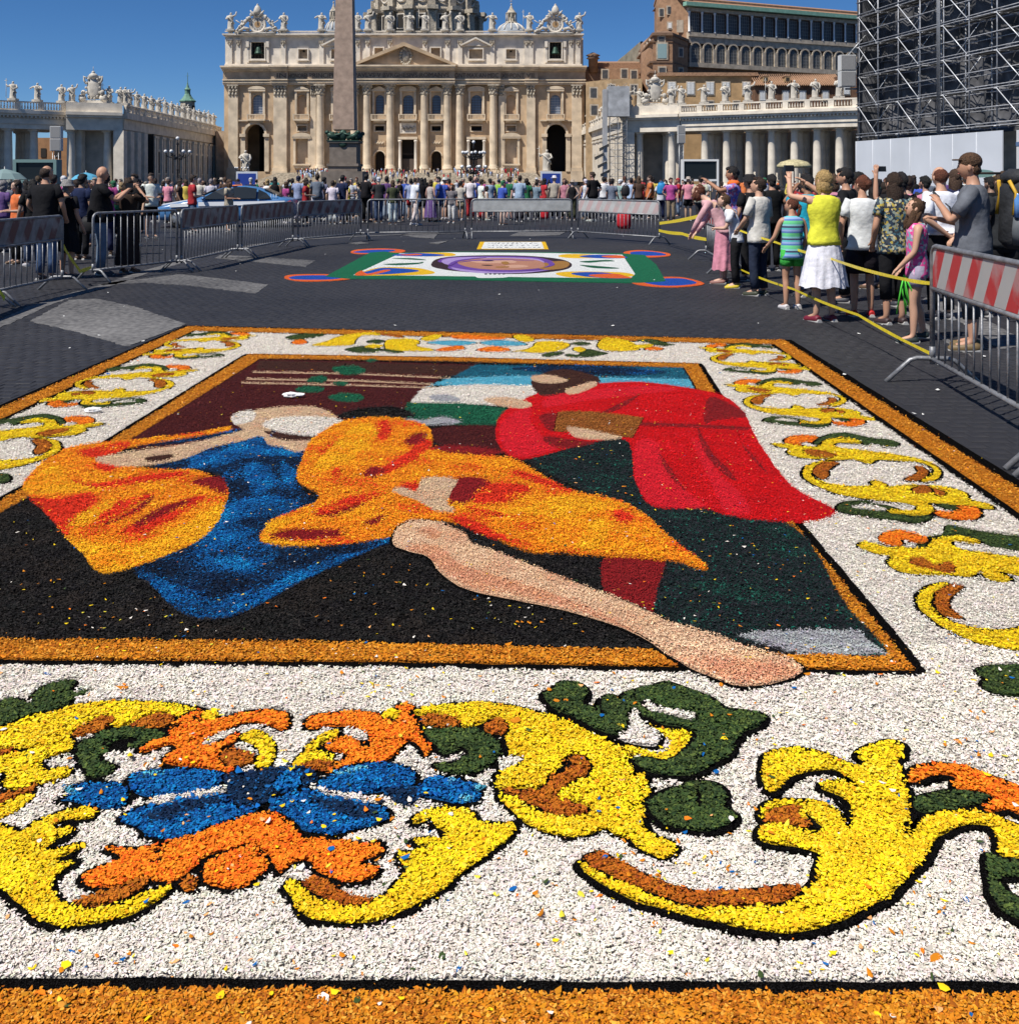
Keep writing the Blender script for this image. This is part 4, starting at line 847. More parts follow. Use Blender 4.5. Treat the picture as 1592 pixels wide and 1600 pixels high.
# attic storey
wx = [(393, 414, 66, 92, 'bell'), (858.2, 877, 66, 92, 'bell'), (467, 481, 77, 92, 'blind'), (791, 805.5, 77, 92, 'blind'), (585.5, 599, 75, 92, 'blind'), (673.5, 688, 75, 92, 'blind'), (733, 754, 77, 92, 'blind'), (518, 537, 77, 92, 'blind')]
xs = sorted({352.0, 909.0} | {o[0] for o in wx} | {o[1] for o in wx}); w = FB()
for a, b in zip(xs[:-1], xs[1:]):
    y = 57.0
    for o in [o for o in wx if o[0] <= a+.01 and o[1] >= b-.01]:
        w.bp(a, b, y, o[2], -2.4, -.2); y = o[3]
    w.bp(a, b, y, 104.2, -2.4, -.2)
w.bp(352, 909, 100, 104.1, -.19, .5); w.done('attic_wall', m_att)
for x0, x1, y0, y1, k in wx:
    q = FB(); frame(q, x0, x1, y0, y1, 1.8, .55); q.bp(x0-3, x1+3, y1+1.8, y1+3.2, .0, .9)
    if k == 'bell':
        for s_, xx in ((-1, x0-5), (1, x1+5)): q.bp(xx-1.8, xx+1.8, 64, 98, -.19, .5); q.bp(xx-2.3, xx+2.3, 65, 74, .5, .9)
    if 700 < x0 < 760 or 510 < x0 < 530:
        c = (x0+x1)/2; q.poly([(c-22,72),(c+22,72),(c,61),], -.19, .7); q.poly([(c-24,70.6),(c-23,72.6),(c,61.4),(c+23,72.6),(c+24,70.6),(c,58.6)], .705, 1.5)
    wn = q.done('window', m_att); q = FB(); q.bp(x0, x1, y0, y1, -1.4, -1.2); q.done('pane', m_void if k == 'bell' else m_frieze, wn)
    if k == 'bell':
        q = MB(); q.lathe([(1.5,0),(1.35,.3),(1.0,1.2),(.85,2.1),(.5,2.6),(.1,2.8)], (fx((x0+x1)/2)-BX, .8, fz(84)), 12); q.build('bell', m_bronze, wn)
        q = FB(); 
        for t in range(1, 4): q.bp(x0, x1, y0+t*6.3, y0+t*6.3+.5, -.8, -.6); q.bp(x0+t*(x1-x0)/4-.25, x0+t*(x1-x0)/4+.25, y0, y1, -.6, -.45)
        q.done('louvre_bars', m_letter, wn)
    elif x0 in (467, 791): 
        q = FB(); q.bp((x0+x1)/2-1.8, (x0+x1)/2+1.8, y0+1, y0+4, -1.19, -1.1); q.done('vent', m_void, wn)
for xc in (360, 373.5, 443.5, 503, 559.5, 575, 610, 664, 699.5, 719, 769, 822.5, 829.5, 892, 903):
    q = FB(); q.bp(xc-3.4, xc+3.4, 62, 101, -.19, .45); q.bp(xc-3.8, xc+3.8, 61, 63.5, .0, .9); pl = q.done('attic_pilaster', m_att)
    q = MB()
    for k in range(3): q.ball((fx(xc-2.4+2.4*k)-BX, -.6, fz(66)), (.28,.3,.75), 6, 4)
    q.ball((fx(xc)-BX, -.6, fz(70)), (.3,.3,.6), 6, 4); q.build('capital', m_weath, pl)
q = FB(); q.bp(351, 910, 55.5, 57, -2.4, 1.0); q.bp(349.5, 911.5, 53.4, 55.5, -2.4, 1.6); q.bp(352, 909, 52.6, 53.4, -2.2, .3); q.bp(352,909,48.4,49.6,-.4,.3); q.done('attic_cornice', m_att)
q = FB(); x = 440.0
while x < 838: 
    q.bp(x, x+.9, 49.6, 52.6, -.2, .15); x += 1.9
q.done('balusters', m_att)['kind'] = 'stuff'
for x in (361, 370, 438, 444.6, 503, 559.5, 575.5, 610, 640.7, 664, 696, 719, 769, 827, 836, 899, 904.5): q = FB(); q.bp(x-3, x+3, 47.2, 52.6, -.5, .6); q.done('pedestal', m_att)
# roof behind the parapet
q = FB(); q.bp(355, 906, 54, 60, -24, -2.4); q.done('roof', m_lead)
# --- statues (robed figures), a few kinds
def statue_mesh(k, rs):
    o = MB(); rnd = random.Random(rs)
    fn = lambda a, z: 1 + .09*math.sin(a*5+z*1.3+rs) + .06*math.sin(a*9-z*2.1)
    lean = rnd.uniform(-.08, .08)
    o.lathe([(.19,0),(.175,.05),(.165,.25),(.15,.45),(.155,.55),(.17,.68),(.175,.76),(.10,.815),(.05,.83)], (0,0,0), 14, fn=fn, sy=.75)
    o.ball((lean*.3, -.02, .885), (.058,.062,.075), 10, 7)
    o.lathe([(.065,.0),(.06,.03),(.02,.05)], (lean*.3, .01, .915), 8)
    s_ = 1 if k % 2 else -1
    def arm(P, r): o.tube(P, r, 7, rr=[r*1.25, r*1.05, r*.8] if len(P) == 3 else None)
    if k == 0: arm([(s_*.15,0,.76),(s_*.25,-.05,.62),(s_*.12,-.2,.58)], .05); arm([(-s_*.15,0,.76),(-s_*.24,-.02,.6),(-s_*.2,-.1,.46)], .05)
    if k == 1: arm([(s_*.15,0,.76),(s_*.3,-.05,.82),(s_*.36,-.08,1.0)], .045); arm([(-s_*.15,0,.76),(-s_*.24,-.04,.6),(-s_*.05,-.18,.62)], .05)
    if k == 2: arm([(s_*.15,0,.76),(s_*.27,-.05,.66),(s_*.33,-.1,.8)], .045); o.tube([(s_*.34,-.1,.02),(s_*.33,-.1,1.12)], .014, 5); o.tube([(s_*.25,-.1,1.0),(s_*.42,-.1,1.0)], .014, 5); arm([(-s_*.15,0,.76),(-s_*.25,-.02,.6),(-s_*.1,-.17,.52)], .05)
    if k == 3: arm([(s_*.15,0,.76),(s_*.26,-.03,.6),(s_*.1,-.18,.66)], .055); arm([(-s_*.15,0,.76),(-s_*.28,-.05,.7),(-s_*.38,-.1,.62)], .045); o.box((s_*.04,-.2,.66), (.12,.05,.16), .2)
    o.tube([(-.16,-.04,.74),(.0,-.15,.6),(.17,-.12,.42),(.2,-.02,.3)], .04, 6); o.tube([(.14,-.06,.5),(.05,-.15,.3),(.1,-.14,.08)], .03, 6)
    o.box((0,0,-.02), (.42,.36,.05))
    return o.mesh('figure', m_statue)
SM = [statue_mesh(k, k*1.7) for k in range(4)] + [statue_mesh(k, 9+k*2.3) for k in range(4)]
def statue(i, loc, h, rz, label, group, ped=None):
    e_ = empty('statue', loc, rz); tag(e_, label, 'statue', group)
    f_ = link('figure', SM[i % 8], e_); f_.scale = (h, h, h)
    b_ = MB(); b_.box((0,0,-.25), (h*.46, h*.42, .5)); b_.build('plinth', m_statue, e_); return e_
spots = [361.7, 444.6, 503, 559.5, 575.5, 610, 640.7, 664, 696, 719, 769, 827, 904.5]
lab = {0: 'statue at the left end of the basilica roofline, left of the left clock', 1: 'statue just right of the left clock on the basilica roofline', 2: 'statue beside the small left cupola on the basilica parapet', 3: 'basilica roofline statue half hidden by the obelisk', 4: 'statue just right of the obelisk top on the basilica parapet', 5: 'statue in front of the left side of the dome drum',
       6: 'christ like statue at the middle of the basilica parapet', 7: 'statue right of the middle one on the basilica parapet', 8: 'stooping statue in front of the dome drum', 9: 'statue raising an arm before the right part of the dome', 10: 'statue standing alone between dome and right cupola', 11: 'statue reaching towards the right clock', 12: 'statue at the right end of the basilica roofline'}
for i, px in enumerate(spots): statue(i*3+1, (fx(px), YB-.6, fz(46.4)), 5.6, random.uniform(-.3, .3), lab[i], 'statues along the basilica roofline')
# --- clocks
def clock(px, label):
    e_ = empty('clock', (fx(px), YB-1.0, fz(39))); tag(e_, label, 'clock', 'clocks on the basilica roofline')
    o = MB(); o.lathe([(2.5,-.5),(2.75,-.5),(2.75,0),(2.5,.15),(2.1,.1),(2.1,-.1)], (0,0,0), 28)
    f_ = o.build('surround', m_att, e_); f_.rotation_euler = (math.radians(90),0,0)
    o = MB(); o.lathe([(2.1,-.05),(2.1,0)], (0,0,0), 28); d_ = o.build('dial', mat('clock_dial', (0.52,0.48,0.42), .7, 2, .3), e_); d_.rotation_euler = (math.radians(90),0,0); d_.location.y = -.1
    o = MB()
    for k in range(12):
        a = k*math.pi/6; o.box((math.sin(a)*1.65, -.16, math.cos(a)*1.65), (.16,.06,.36))
    o.build('hour_marks', m_letter, e_)
    o = MB(); o.lathe([(1.0,-.04),(1.0,0)], (0,0,0), 20); q = o.build('inner_disc', mat('clock_inner', (0.40,0.25,0.12), .7), e_); q.rotation_euler = (math.radians(90),0,0); q.location.y = -.14
    o = MB(); o.box((.0,-.2,.5), (.16,.05,1.5)); o.box((.3,-.22,.15), (.14,.05,.9)); o.build('hands', m_letter, e_)
    o = MB(); rnd = random.Random(int(px))
    for s_ in (-1, 1):
        for t in range(26):
            u = t/25; x = s_*(2.7 + u*4.2); z = 2.2*(1-u)**1.3 - 2.6*u + rnd.uniform(-.5,.5); r = .75*(1-u*.45)
            o.ball((x+rnd.uniform(-.3,.3), -.2+rnd.uniform(-.4,.3), z), (r*rnd.uniform(.5,1), .6, r*rnd.uniform(.5,1)), 7, 5)
        o.tube([(s_*2.5,-.3,-1.8),(s_*4.2,-.5,-1.2),(s_*6.0,-.5,-2.4)], .55, 7, rr=[.7,.55,.4]); o.tube([(s_*4.6,-.4,-.6),(s_*4.9,-.4,.5)], .35, 6, rr=[.5,.3]); o.ball((s_*4.9,-.4,.95), .38, 8, 6)
        o.tube([(s_*4.8,-.4,.3),(s_*5.8,-.6,.6),(s_*6.8,-.5,1.3)], .17, 5)
    for t in range(30):
        a = rnd.uniform(0, math.pi); o.ball((math.cos(a)*rnd.uniform(2.5,3.2), -.2, 1.2+math.sin(a)*rnd.uniform(1.5,2.8)), (.5,.5,.5), 6, 4)
    o.lathe([(1.1,0),(1.35,.8),(1.1,1.8),(.75,2.5),(.3,3.0),(.15,3.2)], (0,0,3.2), 10); o.ball((0,0,6.3), .35, 8, 5)
    for s_ in (-1, 1): o.tube([(s_*.5,-.5,2.6),(s_*1.6,-.6,3.6),(s_*2.2,-.5,4.4)], .3, 6, rr=[.4,.35,.2])
    o.box((0,0,-2.9), (12,1.2,.8)); o.build('carving', m_statue, e_)
clock(404, 'left roofline clock of the basilica with coat of arms and keys above'); clock(867.4, 'right roofline clock of the basilica, near the palace')
# --- cupolas and the big dome
def cupola(px, Y, r_px, ydome, ybase, label):
    s_ = Y/FL; e_ = empty('cupola', ((px-CX)*s_, Y, CH+(HZ-ybase)*s_)); tag(e_, label, 'cupola', 'small cupolas beside the dome')
    R = r_px*s_; H = (ybase-ydome)*s_
    o = MB(); o.lathe([(R*1.05,-6),(R*1.05,0),(R*1.0,.2)]+[(R*math.cos(a), H*math.sin(a)) for a in [i*math.pi/2/7 for i in range(7)]], (0,0,0), 24); o.build('shell', m_lead, e_)
    o = MB()
    for k in range(12):
        a = k*math.pi/6; o.tube([(R*1.02*math.cos(t)*math.cos(a), R*1.02*math.cos(t)*math.sin(a), H*1.02*math.sin(t)) for t in [i*1.4/6 for i in range(7)]], .25, 5)
    o.build('ribs', m_att, e_)
    o = MB(); r = R*.24 + .5; o.lathe([(r*1.3,0),(r*1.3,.6),(r*.75,.7),(r*.75,3.2),(r*1.2,3.4),(r*1.2,3.8),(r*.9,4.1),(r*.45,5.2),(r*.25,6),(.1,6.6)], (0,0,H*.93), 12)
    for k in range(8):
        a = k*math.pi/4; o.tube([(math.cos(a)*r*1.1, math.sin(a)*r*1.1, H*.93+.6),(math.cos(a)*r*1.1, math.sin(a)*r*1.1, H*.93+3.3)], .2, 5)
    o.ball((0,0,H*.93+6.9), .35, 8, 5); o.tube([(0,0,H*.93+7),(0,0,H*.93+8.6)], .08, 5); o.tube([(-.5,0,H*.93+8),(.5,0,H*.93+8)], .08, 5); o.build('lantern', m_weath, e_)
cupola(521.5, 350, 12.5, 33, 47.5, 'small cupola left of the obelisk behind the basilica parapet'); cupola(798.7, 350, 21, 36, 49.5, 'small cupola with ribbed lead roof right of the big dome')
YD = 440.0; SD = YD/FL; e_ = empty('dome', ((665-CX)*SD, YD, CH+(HZ-50)*SD)); tag(e_, 'great ribbed basilica dome with columned drum cut by the top of the frame', 'dome')
RD = 78*SD; o = MB(); o.lathe([(RD*1.0,-12),(RD*1.0,5.6),(RD*1.03,6.0),(RD*1.04,7.6),(RD*1.0,7.8),(RD*.99,12.6),(RD*1.03,12.9),(RD*1.03,13.6),(RD*.98,14)], (0,0,0), 64); o.build('drum', m_weath, e_)
dome_prof = [(RD*.98*math.cos(t)**.9, 14+RD*1.18*math.sin(t)) for t in [i*1.38/12 for i in range(13)]]
o = MB(); o.lathe(dome_prof, (0,0,0), 64); o.build('shell', m_lead, e_)
for k in range(16):
    a = k*math.pi/8 + math.pi/16; ca, sa = math.cos(a), math.sin(a)
    o = MB(); o.tube([(r*1.01*ca, r*1.01*sa, z) for r, z in dome_prof], .9, 6); o.build('rib', m_att, e_)
    if sa < .35:
        o = MB()
        for s_ in (-1, 1):
            aa = a + s_*.055; o.lathe([(.85,0),(.8,.3),(.75,3),(.66,8),(.95,8.4),(1.0,9.3)], (math.cos(aa)*RD*1.13, math.sin(aa)*RD*1.13, -3.6), 10)
        o.box((ca*RD*1.06, sa*RD*1.06, 1.0), (4.2, 1.9, 10), a); o.box((ca*RD*1.1, sa*RD*1.1, 6.7), (6.0, 4.6, 1.7), a); o.box((ca*RD*1.04, sa*RD*1.04, 10.3), (2.0, 3.0, 5.2), a)
        o.build('buttress', m_weath, e_)
        a2 = a + math.pi/16; c2, s2_ = math.cos(a2), math.sin(a2)
        o = MB(); o.box((c2*RD*1.005, s2_*RD*1.005, 1.5), (1.2, 3.8, 6.5), a2); o.box((c2*RD*1.012, s2_*RD*1.012, 1.5), (1.3, 2.6, 5.6), a2, 1); o.build('drum_window', [m_att, m_void], e_)
        o = MB()
        for t in range(9):
            u = (t-4)/4; aa = a2 + u*.1; o.ball((math.cos(aa)*RD*1.02, math.sin(aa)*RD*1.02, 11.4-1.5*(1-u*u)), .42, 6, 4)
        o.build('festoon', m_att, e_)
# --- steps up to the portico and the tiny visitors on them
st = MB()
for k in range(14): st.bx(fx(455)-6+k*.2, fx(820)+6-k*.2, 283+k*2.05, YB-.9, k*.29, (k+1)*.29-.003)
steps = st.build('portico_steps', m_weath); tag(steps, kind='structure')
# --- obelisk
YO = 125.8; so = YO/FL; ob = empty('obelisk', ((539.5-CX)*so, YO, 0)); tag(ob, 'tall plain granite obelisk on a stone pedestal with bronze lions before the basilica', 'obelisk')
zb = CH+(HZ-203)*so; o = MB(); h = 25.3; a0, a1 = 1.36, .9
o.add([(-a0,-a0,zb),(a0,-a0,zb),(a0,a0,zb),(-a0,a0,zb),(-a1,-a1,zb+h),(a1,-a1,zb+h),(a1,a1,zb+h),(-a1,a1,zb+h),(0,0,zb+h+1.3)], [(0,1,5,4),(1,2,6,5),(2,3,7,6),(3,0,4,7),(4,5,8),(5,6,8),(6,7,8),(7,4,8),(3,2,1,0)]); o.build('shaft', m_gran, ob)
o = MB(); zz = lambda py: CH+(HZ-py)*so
o.bx(-1.95,1.95,-1.95,1.95,zz(224),zz(221),0); o.bx(-1.7,1.7,-1.7,1.7,zz(256),zz(224)); o.bx(-2.0,2.0,-2.0,2.0,zz(260),zz(256)); o.bx(-1.85,1.85,-1.85,1.85,zz(268),zz(260)); o.bx(-2.6,2.6,-2.6,2.6,0,zz(268)); o.build('pedestal', mat('pedestal_granite', (0.20,0.165,0.135), .8, 1.2, .3), ob)
o = MB(); o.bx(-2.02,2.02,-2.02,2.02,zz(221.5),zz(219.8))
for sx_ in (-1, 1):
    for sy_ in (-1, 1):
        o.tube([(sx_*.5,sy_*1.5,zz(216)),(sx_*1.4,sy_*1.7,zz(214)),(sx_*1.9,sy_*1.8,zz(210))], .3, 8, rr=[.3,.38,.3]); o.ball((sx_*1.95,sy_*1.85,zz(208)), (.3,.3,.28), 8, 6); o.tube([(sx_*1.7,sy_*1.8,zz(213)),(sx_*1.8,sy_*1.95,zz(219))], .13, 6)
    o.tube([(sx_*1.7,-1.5,zz(207)),(sx_*1.2,-1.7,zz(213)),(sx_*.5,-1.75,zz(211)),(0,-1.7,zz(209))], .16, 6)
o.ball((0,-1.5,zz(212)), (.55,.35,.7), 10, 7); 
for s_ in (-1,1): o.add([(0,-1.6,zz(212)),(s_*.9,-1.6,zz(206.5)),(s_*1.0,-1.6,zz(210)),(s_*.5,-1.55,zz(214))], [(0,1,2,3)])
o.ball((0,-1.6,zz(207.4)), (.2,.2,.22), 8, 5); o.ball((0,-1.8,zz(226)), (.5,.12,.4), 8, 5); o.build('bronze_lions', m_bronze, ob)
o = MB(); o.tube([(0,0,zb+h+1),(0,0,zb+h+4.6)], .12, 6); o.tube([(-.6,0,zb+h+3.8),(.6,0,zb+h+3.8)], .1, 6); o.ball((0,0,zb+h+1.8), .5, 10, 7); o.build('cross', m_bronze, ob)
# --- big saint statues before the facade
def saint(px, pyb, h, Y, label, k):
    s_ = Y/FL; zb_ = CH+(HZ-pyb)*s_; e_ = empty('saint_statue', ((px-CX)*s_, Y, 0)); tag(e_, label, 'statue')
    f_ = link('figure', SM[k], e_); f_.scale = (h,h,h); f_.location.z = zb_
    o = MB(); o.bx(-1.5,1.5,-1.5,1.5,0,zb_-.3); o.bx(-1.7,1.7,-1.7,1.7,zb_-.3,zb_-.002); o.build('pedestal', m_att, e_)
saint(384, 268, 5.9, 262, 'big saint statue on a pedestal before the left archway', 4); saint(853.5, 267, 5.9, 262, 'big saint statue on a pedestal before the right archway', 6)
# ------------------------------------------------------------------ colonnades
ZC, ZE, ZK, ZB = 13.3, 15.9, 17.4, 19.5
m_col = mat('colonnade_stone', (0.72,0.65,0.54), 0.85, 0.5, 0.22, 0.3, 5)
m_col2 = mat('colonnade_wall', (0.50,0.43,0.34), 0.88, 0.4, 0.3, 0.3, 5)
o = MB(); H = ZC
o.lathe([(1.2,0),(1.2,.35),(1.1,.4),(1.14,.7),(.96,.8),(.93,1.0),(.93,H*.35),(.89,H*.65),(.80,H-.95),(.86,H-.9),(.86,H-.75),(.81,H-.7),(1.0,H-.4)], (0,0,0), 16)
o.box((0,0,H-.2), (2.0,2.0,.398)); COLM = o.mesh('column', m_col)
def P2(px, Y): return Vector(((px-CX)/FL*Y, Y, 0))
def seg_dir(path, i):
    a = path[max(0, i-1)]; b = path[min(len(path)-1, i+1)]; t = (b-a); t.z = 0; return t.normalized()
def offp(path, d):
    out = []
    for i, p in enumerate(path):
        t = seg_dir(path, i); out.append(p + Vector((-t.y, t.x, 0))*d)     # + = left of the walking direction, away from the square
    return out
def band(o, path, d0, d1, z0, z1, mi=0):
    A = offp(path, d0); B = offp(path, d1)
    for i in range(len(path)-1):
        vs = [(*A[i].xy, z0), (*A[i+1].xy, z0), (*B[i+1].xy, z0), (*B[i].xy, z0), (*A[i].xy, z1), (*A[i+1].xy, z1), (*B[i+1].xy, z1), (*B[i].xy, z1)]
        fs = [(0,1,2,3),(7,6,5,4),(1,0,4,5),(3,2,6,7)]
        if i == 0: fs.append((0,3,7,4))
        if i == len(path)-2: fs.append((2,1,5,6))
        o.add(vs, fs, mi)
    return o
def resamp(path, step):
    out = []; acc = 0
    for a, b in zip(path[:-1], path[1:]):
        L = (b-a).length; n = max(1, round(L/step))
        for k in range(n): out.append(a.lerp(b, k/n))
    out.append(path[-1]); return out
def parapet(path, parent, front):
    o = MB(); band(o, path, 0.0+front, .9+front, ZK+.004, ZK+.35); band(o, path, .1+front, .8+front, ZB-.3, ZB); o.build('parapet_rail', m_col, parent)
    pts_ = resamp(path, 0.62); o = MB(); nor = offp(pts_, .45+front)
    for i, p in enumerate(nor):
        if i % 8 in (0, 7): o.box((p.x, p.y, (ZK+.35+ZB-.3)/2), (.62,.62,ZB-.3-ZK-.35), math.atan2(seg_dir(pts_, i).y, seg_dir(pts_, i).x))
        else: o.lathe([(.12,0),(.2,.4),(.1,1.0),(.14,ZB-.3-ZK-.37)], (p.x, p.y, ZK+.36), 5)
    q = o.build('balusters', m_col, parent); q['kind'] = 'stuff'
# paths walked so that the square lies to the LEFT of the walking direction (front offset negative)
def wing(name, label, path, colpos, rows, depth, openback=True):
    root = empty(name, path[0]); tag(root, label, 'colonnade')
    bx_, by_ = root.location.x, root.location.y; pl = [p - root.location for p in path]
    o = MB(); band(o, pl, -1.0, depth, ZC+.002, ZC+1.1); band(o, pl, -1.25, depth+.2, ZC+1.104, ZE-.4); band(o, pl, -1.05, depth, ZE-.396, ZE+.3); o.build('architrave', m_col, root)
    o = MB(); band(o, pl, -1.9, depth+1.0, ZE+.304, ZE+.8); band(o, pl, -2.4, depth+1.5, ZE+.804, ZK); o.build('cornice', m_col, root)
    o = MB()
    rs = resamp(pl, .8); nr = offp(rs, -1.55)
    for i, p in enumerate(nr): o.box((p.x, p.y, ZE+.1), (.35,.6,.36), math.atan2(seg_dir(rs, i).y, seg_dir(rs, i).x))
    q = o.build('dentils', m_col, root); q['kind'] = 'stuff'
    parapet(pl, root, -1.9)
    for px, Y in colpos:
        p = P2(px, Y); 
        # inward direction
        j = min(range(len(path)), key=lambda i: (path[i]-p).length); t = seg_dir(path, j); inn = Vector((-t.y, t.x, 0))
        for r in range(rows):
            c = bpy.data.objects.new('column', COLM); COL.objects.link(c); c.parent = root; c.location = p + inn*(r*4.6+.2) - root.location
    return root
LP = [P2(-220,205), P2(-120,211), P2(-40,217), P2(10,221), P2(60,225), P2(104,229)]
left = wing('colonnade', 'shaded left colonnade wing with columns and roof statues, left of the tall lamp', LP, [(-60,215.5),(-24,218),(13.7,221.5),(53.9,225)], 4, 15)
o = MB(); LW = [P2(104,226.5), P2(192,231)]; lw = [p-left.location for p in LW]
pav = empty('colonnade_end', P2(104,226.5)); tag(pav, 'shaded end pavilion of the left colonnade under the big coat of arms', 'pavilion')
lw = [p - pav.location for p in LW]
band(o, lw, -1.0, 17, ZC+.002, ZE+.3); o.build('architrave', m_col, pav); o = MB(); band(o, lw, -1.9, 18, ZE+.304, ZE+.8); band(o, lw, -2.4, 18.5, ZE+.804, ZK); o.build('cornice', m_col, pav)
o = MB(); band(o, lw, -1.3, 17, ZK+.004, ZB+.1); o.build('attic', m_col, pav)
def colat(px, Y, parent, dy=0):
    c = bpy.data.objects.new('column', COLM); COL.objects.link(c); c.parent = parent; p = P2(px, Y); c.location = Vector((p.x, p.y+dy, 0)) - parent.location
for px, Y in ((111.6,228),(168.7,231)):
    for r in range(4): colat(px, Y, pav, r*4.4)
for px in (121, 187):
    p = P2(px, 230) - pav.location
    for r in range(4): o = MB(); o.box((p.x, p.y+r*4.4+.6, ZC/2), (2.4,2.2,ZC-.003)); o.build('pier', m_col, pav)
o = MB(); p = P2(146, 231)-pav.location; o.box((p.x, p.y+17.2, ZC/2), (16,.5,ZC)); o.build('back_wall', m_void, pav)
# closed corridor running to the basilica
cor = empty('corridor_gallery', P2(192,233)); tag(cor, 'long shaded corridor wall with pilasters and statues running from left colonnade to the basilica', 'corridor')
cp = [Vector((0,0,0)), P2(343,330)-cor.location]; rs = resamp(cp, 6.0)
def gal(o_parent, cp, n, back=12):
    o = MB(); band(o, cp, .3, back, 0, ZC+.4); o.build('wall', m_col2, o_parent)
    o = MB(); band(o, cp, -.3, back, ZC+.404, ZE+.3); band(o, cp, -1.2, back+.5, ZE+.304, ZK); o.build('cornice', m_col, o_parent)
    rs = resamp(cp, (cp[1]-cp[0]).length/n)
    ang = math.atan2((cp[1]-cp[0]).y, (cp[1]-cp[0]).x); t = (cp[1]-cp[0]).normalized(); nn = Vector((t.y, -t.x, 0))
    pil = MB(); pil.box((-1.0,0,ZC/2), (1.1,.9,ZC)); pil.box((1.0,0,ZC/2), (1.1,.9,ZC)); pil.box((0,0,ZC-.3), (3.6,1.3,.6)); pil.box((0,0,.5), (3.6,1.3,1.0)); pm = pil.mesh('pilaster', m_col)
    wm = MB(); wm.box((0,0,6.4), (1.7,.3,5.6), 0, 1); wm.box((0,0,9.6), (2.6,.5,.5)); wm.box((-1.1,0,6.4), (.4,.4,6)); wm.box((1.1,0,6.4), (.4,.4,6)); wm.box((0,0,3.4), (2.6,.5,.4)); wm_ = wm.mesh('window', [m_col, m_void])
    for i, p in enumerate(rs):
        q = link('pilaster', pm, o_parent, p+nn*-.1, ang)
        if i < len(rs)-1: link('window', wm_, o_parent, p.lerp(rs[i+1], .5)-nn*.2, ang)
    parapet(cp, o_parent, -1.1)
    return rs
rs = gal(cor, cp, 15)
m = 0
corn = ['first', 'second', 'third', 'fourth', 'fifth', 'sixth', 'seventh', 'eighth', 'ninth', 'tenth', 'eleventh', 'twelfth', 'thirteenth', 'fourteenth', 'fifteenth', 'sixteenth', 'seventeenth', 'eighteenth']
for i in range(16):
    p = cor.location + cp[0].lerp(cp[1], (i+.15)/16) + Vector((-.8,0,ZB+.5)); statue(i, p, 4.0, .5, f'{corn[i]} statue from the near end on the left corridor roof', 'statues on the left corridor roof')
for i, (px, Y, l) in enumerate(((21,220.5,'white statue on the left colonnade parapet, leftmost in view'), (59,224,'white statue on the left colonnade above the gap with the orange house'), (97,227.5,'left one of two statues close together on the left colonnade'), (113,228.5,'right one of two statues close together on the left colonnade'), (171,231,'statue just right of the big coat of arms'), (196,234,'statue at the corner where the left corridor begins'))):
    statue(i+2, P2(px, Y) + Vector((0,0,ZB+.5)), 4.0, 0, l, 'statues on the left colonnade')
def crest(px, Y, label):
    e_ = empty('coat_of_arms', P2(px, Y)+Vector((0,0,ZB))); tag(e_, label, 'coat of arms', 'colonnade coats of arms')
    o = MB(); o.box((0,.2,.35), (5.2,1.2,.7)); o.build('base', m_statue, e_)
    o = MB(); o.ball((0,0,2.9), (1.35,.5,2.1), 14, 9); o.box((0,.4,3.0), (2.4,.7,4.2)); o.build('shield', m_statue, e_)
    o = MB(); o.ball((0,-.2,5.0), (.9,.7,.55), 10, 6); o.ball((0,-.2,5.6), .35, 8, 5); o.tube([(0,-.2,5.8),(0,-.2,6.7)], .05, 5)
    for s_ in (-1,1):
        o.tube([(s_*1.2,-.2,4.6),(s_*1.75,-.3,4.9),(s_*1.7,-.3,4.2),(s_*1.3,-.3,3.6)], .2, 6); o.tube([(s_*1.4,-.3,1.2),(s_*2.2,-.4,.9),(s_*2.6,-.3,.7)], .45, 7, rr=[.4,.5,.3]); o.ball((s_*1.8,-.4,2.0), .5, 8, 6); o.ball((s_*2.3,-.3,1.3), .45, 7, 5)
    for k in range(14):
        a = k*2*math.pi/14; o.ball((math.cos(a)*1.35,-.35,2.9+math.sin(a)*2.0), .24, 6, 4)
    o.build('carving', m_statue, e_); e_.scale = (1.22, 1.22, 1.3)
crest(147, 230, 'big stone coat of arms on the left colonnade end'); crest(1023, 238, 'big stone coat of arms on the right colonnade end above the pier')
# right side: pavilion + curved colonnade
RP = [P2(974,241), P2(1064,234)]
rp_ = empty('colonnade_end', P2(974,241)); tag(rp_, 'sunlit end pavilion of the right colonnade beside the scaffold tower', 'pavilion')
q = [p - rp_.location for p in RP]
o = MB(); band(o, q, -1.0, 16, ZC+.002, ZE+.3); o.build('architrave', m_col, rp_); o = MB(); band(o, q, -1.9, 17, ZE+.304, ZE+.8); band(o, q, -2.5, 17.5, ZE+.804, ZK); o.build('cornice', m_col, rp_)
o = MB(); band(o, q, -1.3, 15, ZK+.004, ZB+.1); o.build('attic', m_col, rp_)
for px, Y in ((999,240),(1049.5,235.5)):
    for r in range(4): colat(px, Y, rp_, r*4.4)
for px in (984, 1061):
    p = P2(px, 238)-rp_.location
    for r in range(4): o = MB(); o.box((p.x, p.y+1.6+r*4.4, ZC/2), (2.3,2.4,ZC-.003)); o.build('pier', m_col, rp_)
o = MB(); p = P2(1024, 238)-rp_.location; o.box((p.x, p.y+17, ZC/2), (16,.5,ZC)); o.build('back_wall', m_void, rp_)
RP = [P2(1066,234), P2(1110,230.5), P2(1160,226.5), P2(1215,222), P2(1270,218), P2(1340,213.5), P2(1420,208), P2(1560,198), P2(1700,190)]
cps = [(px, 234-(px-1066)*.0765+1) for px in (1100.7,1134.6,1170,1205,1240.6,1276,1311,1347,1384,1421,1458,1496,1535)]
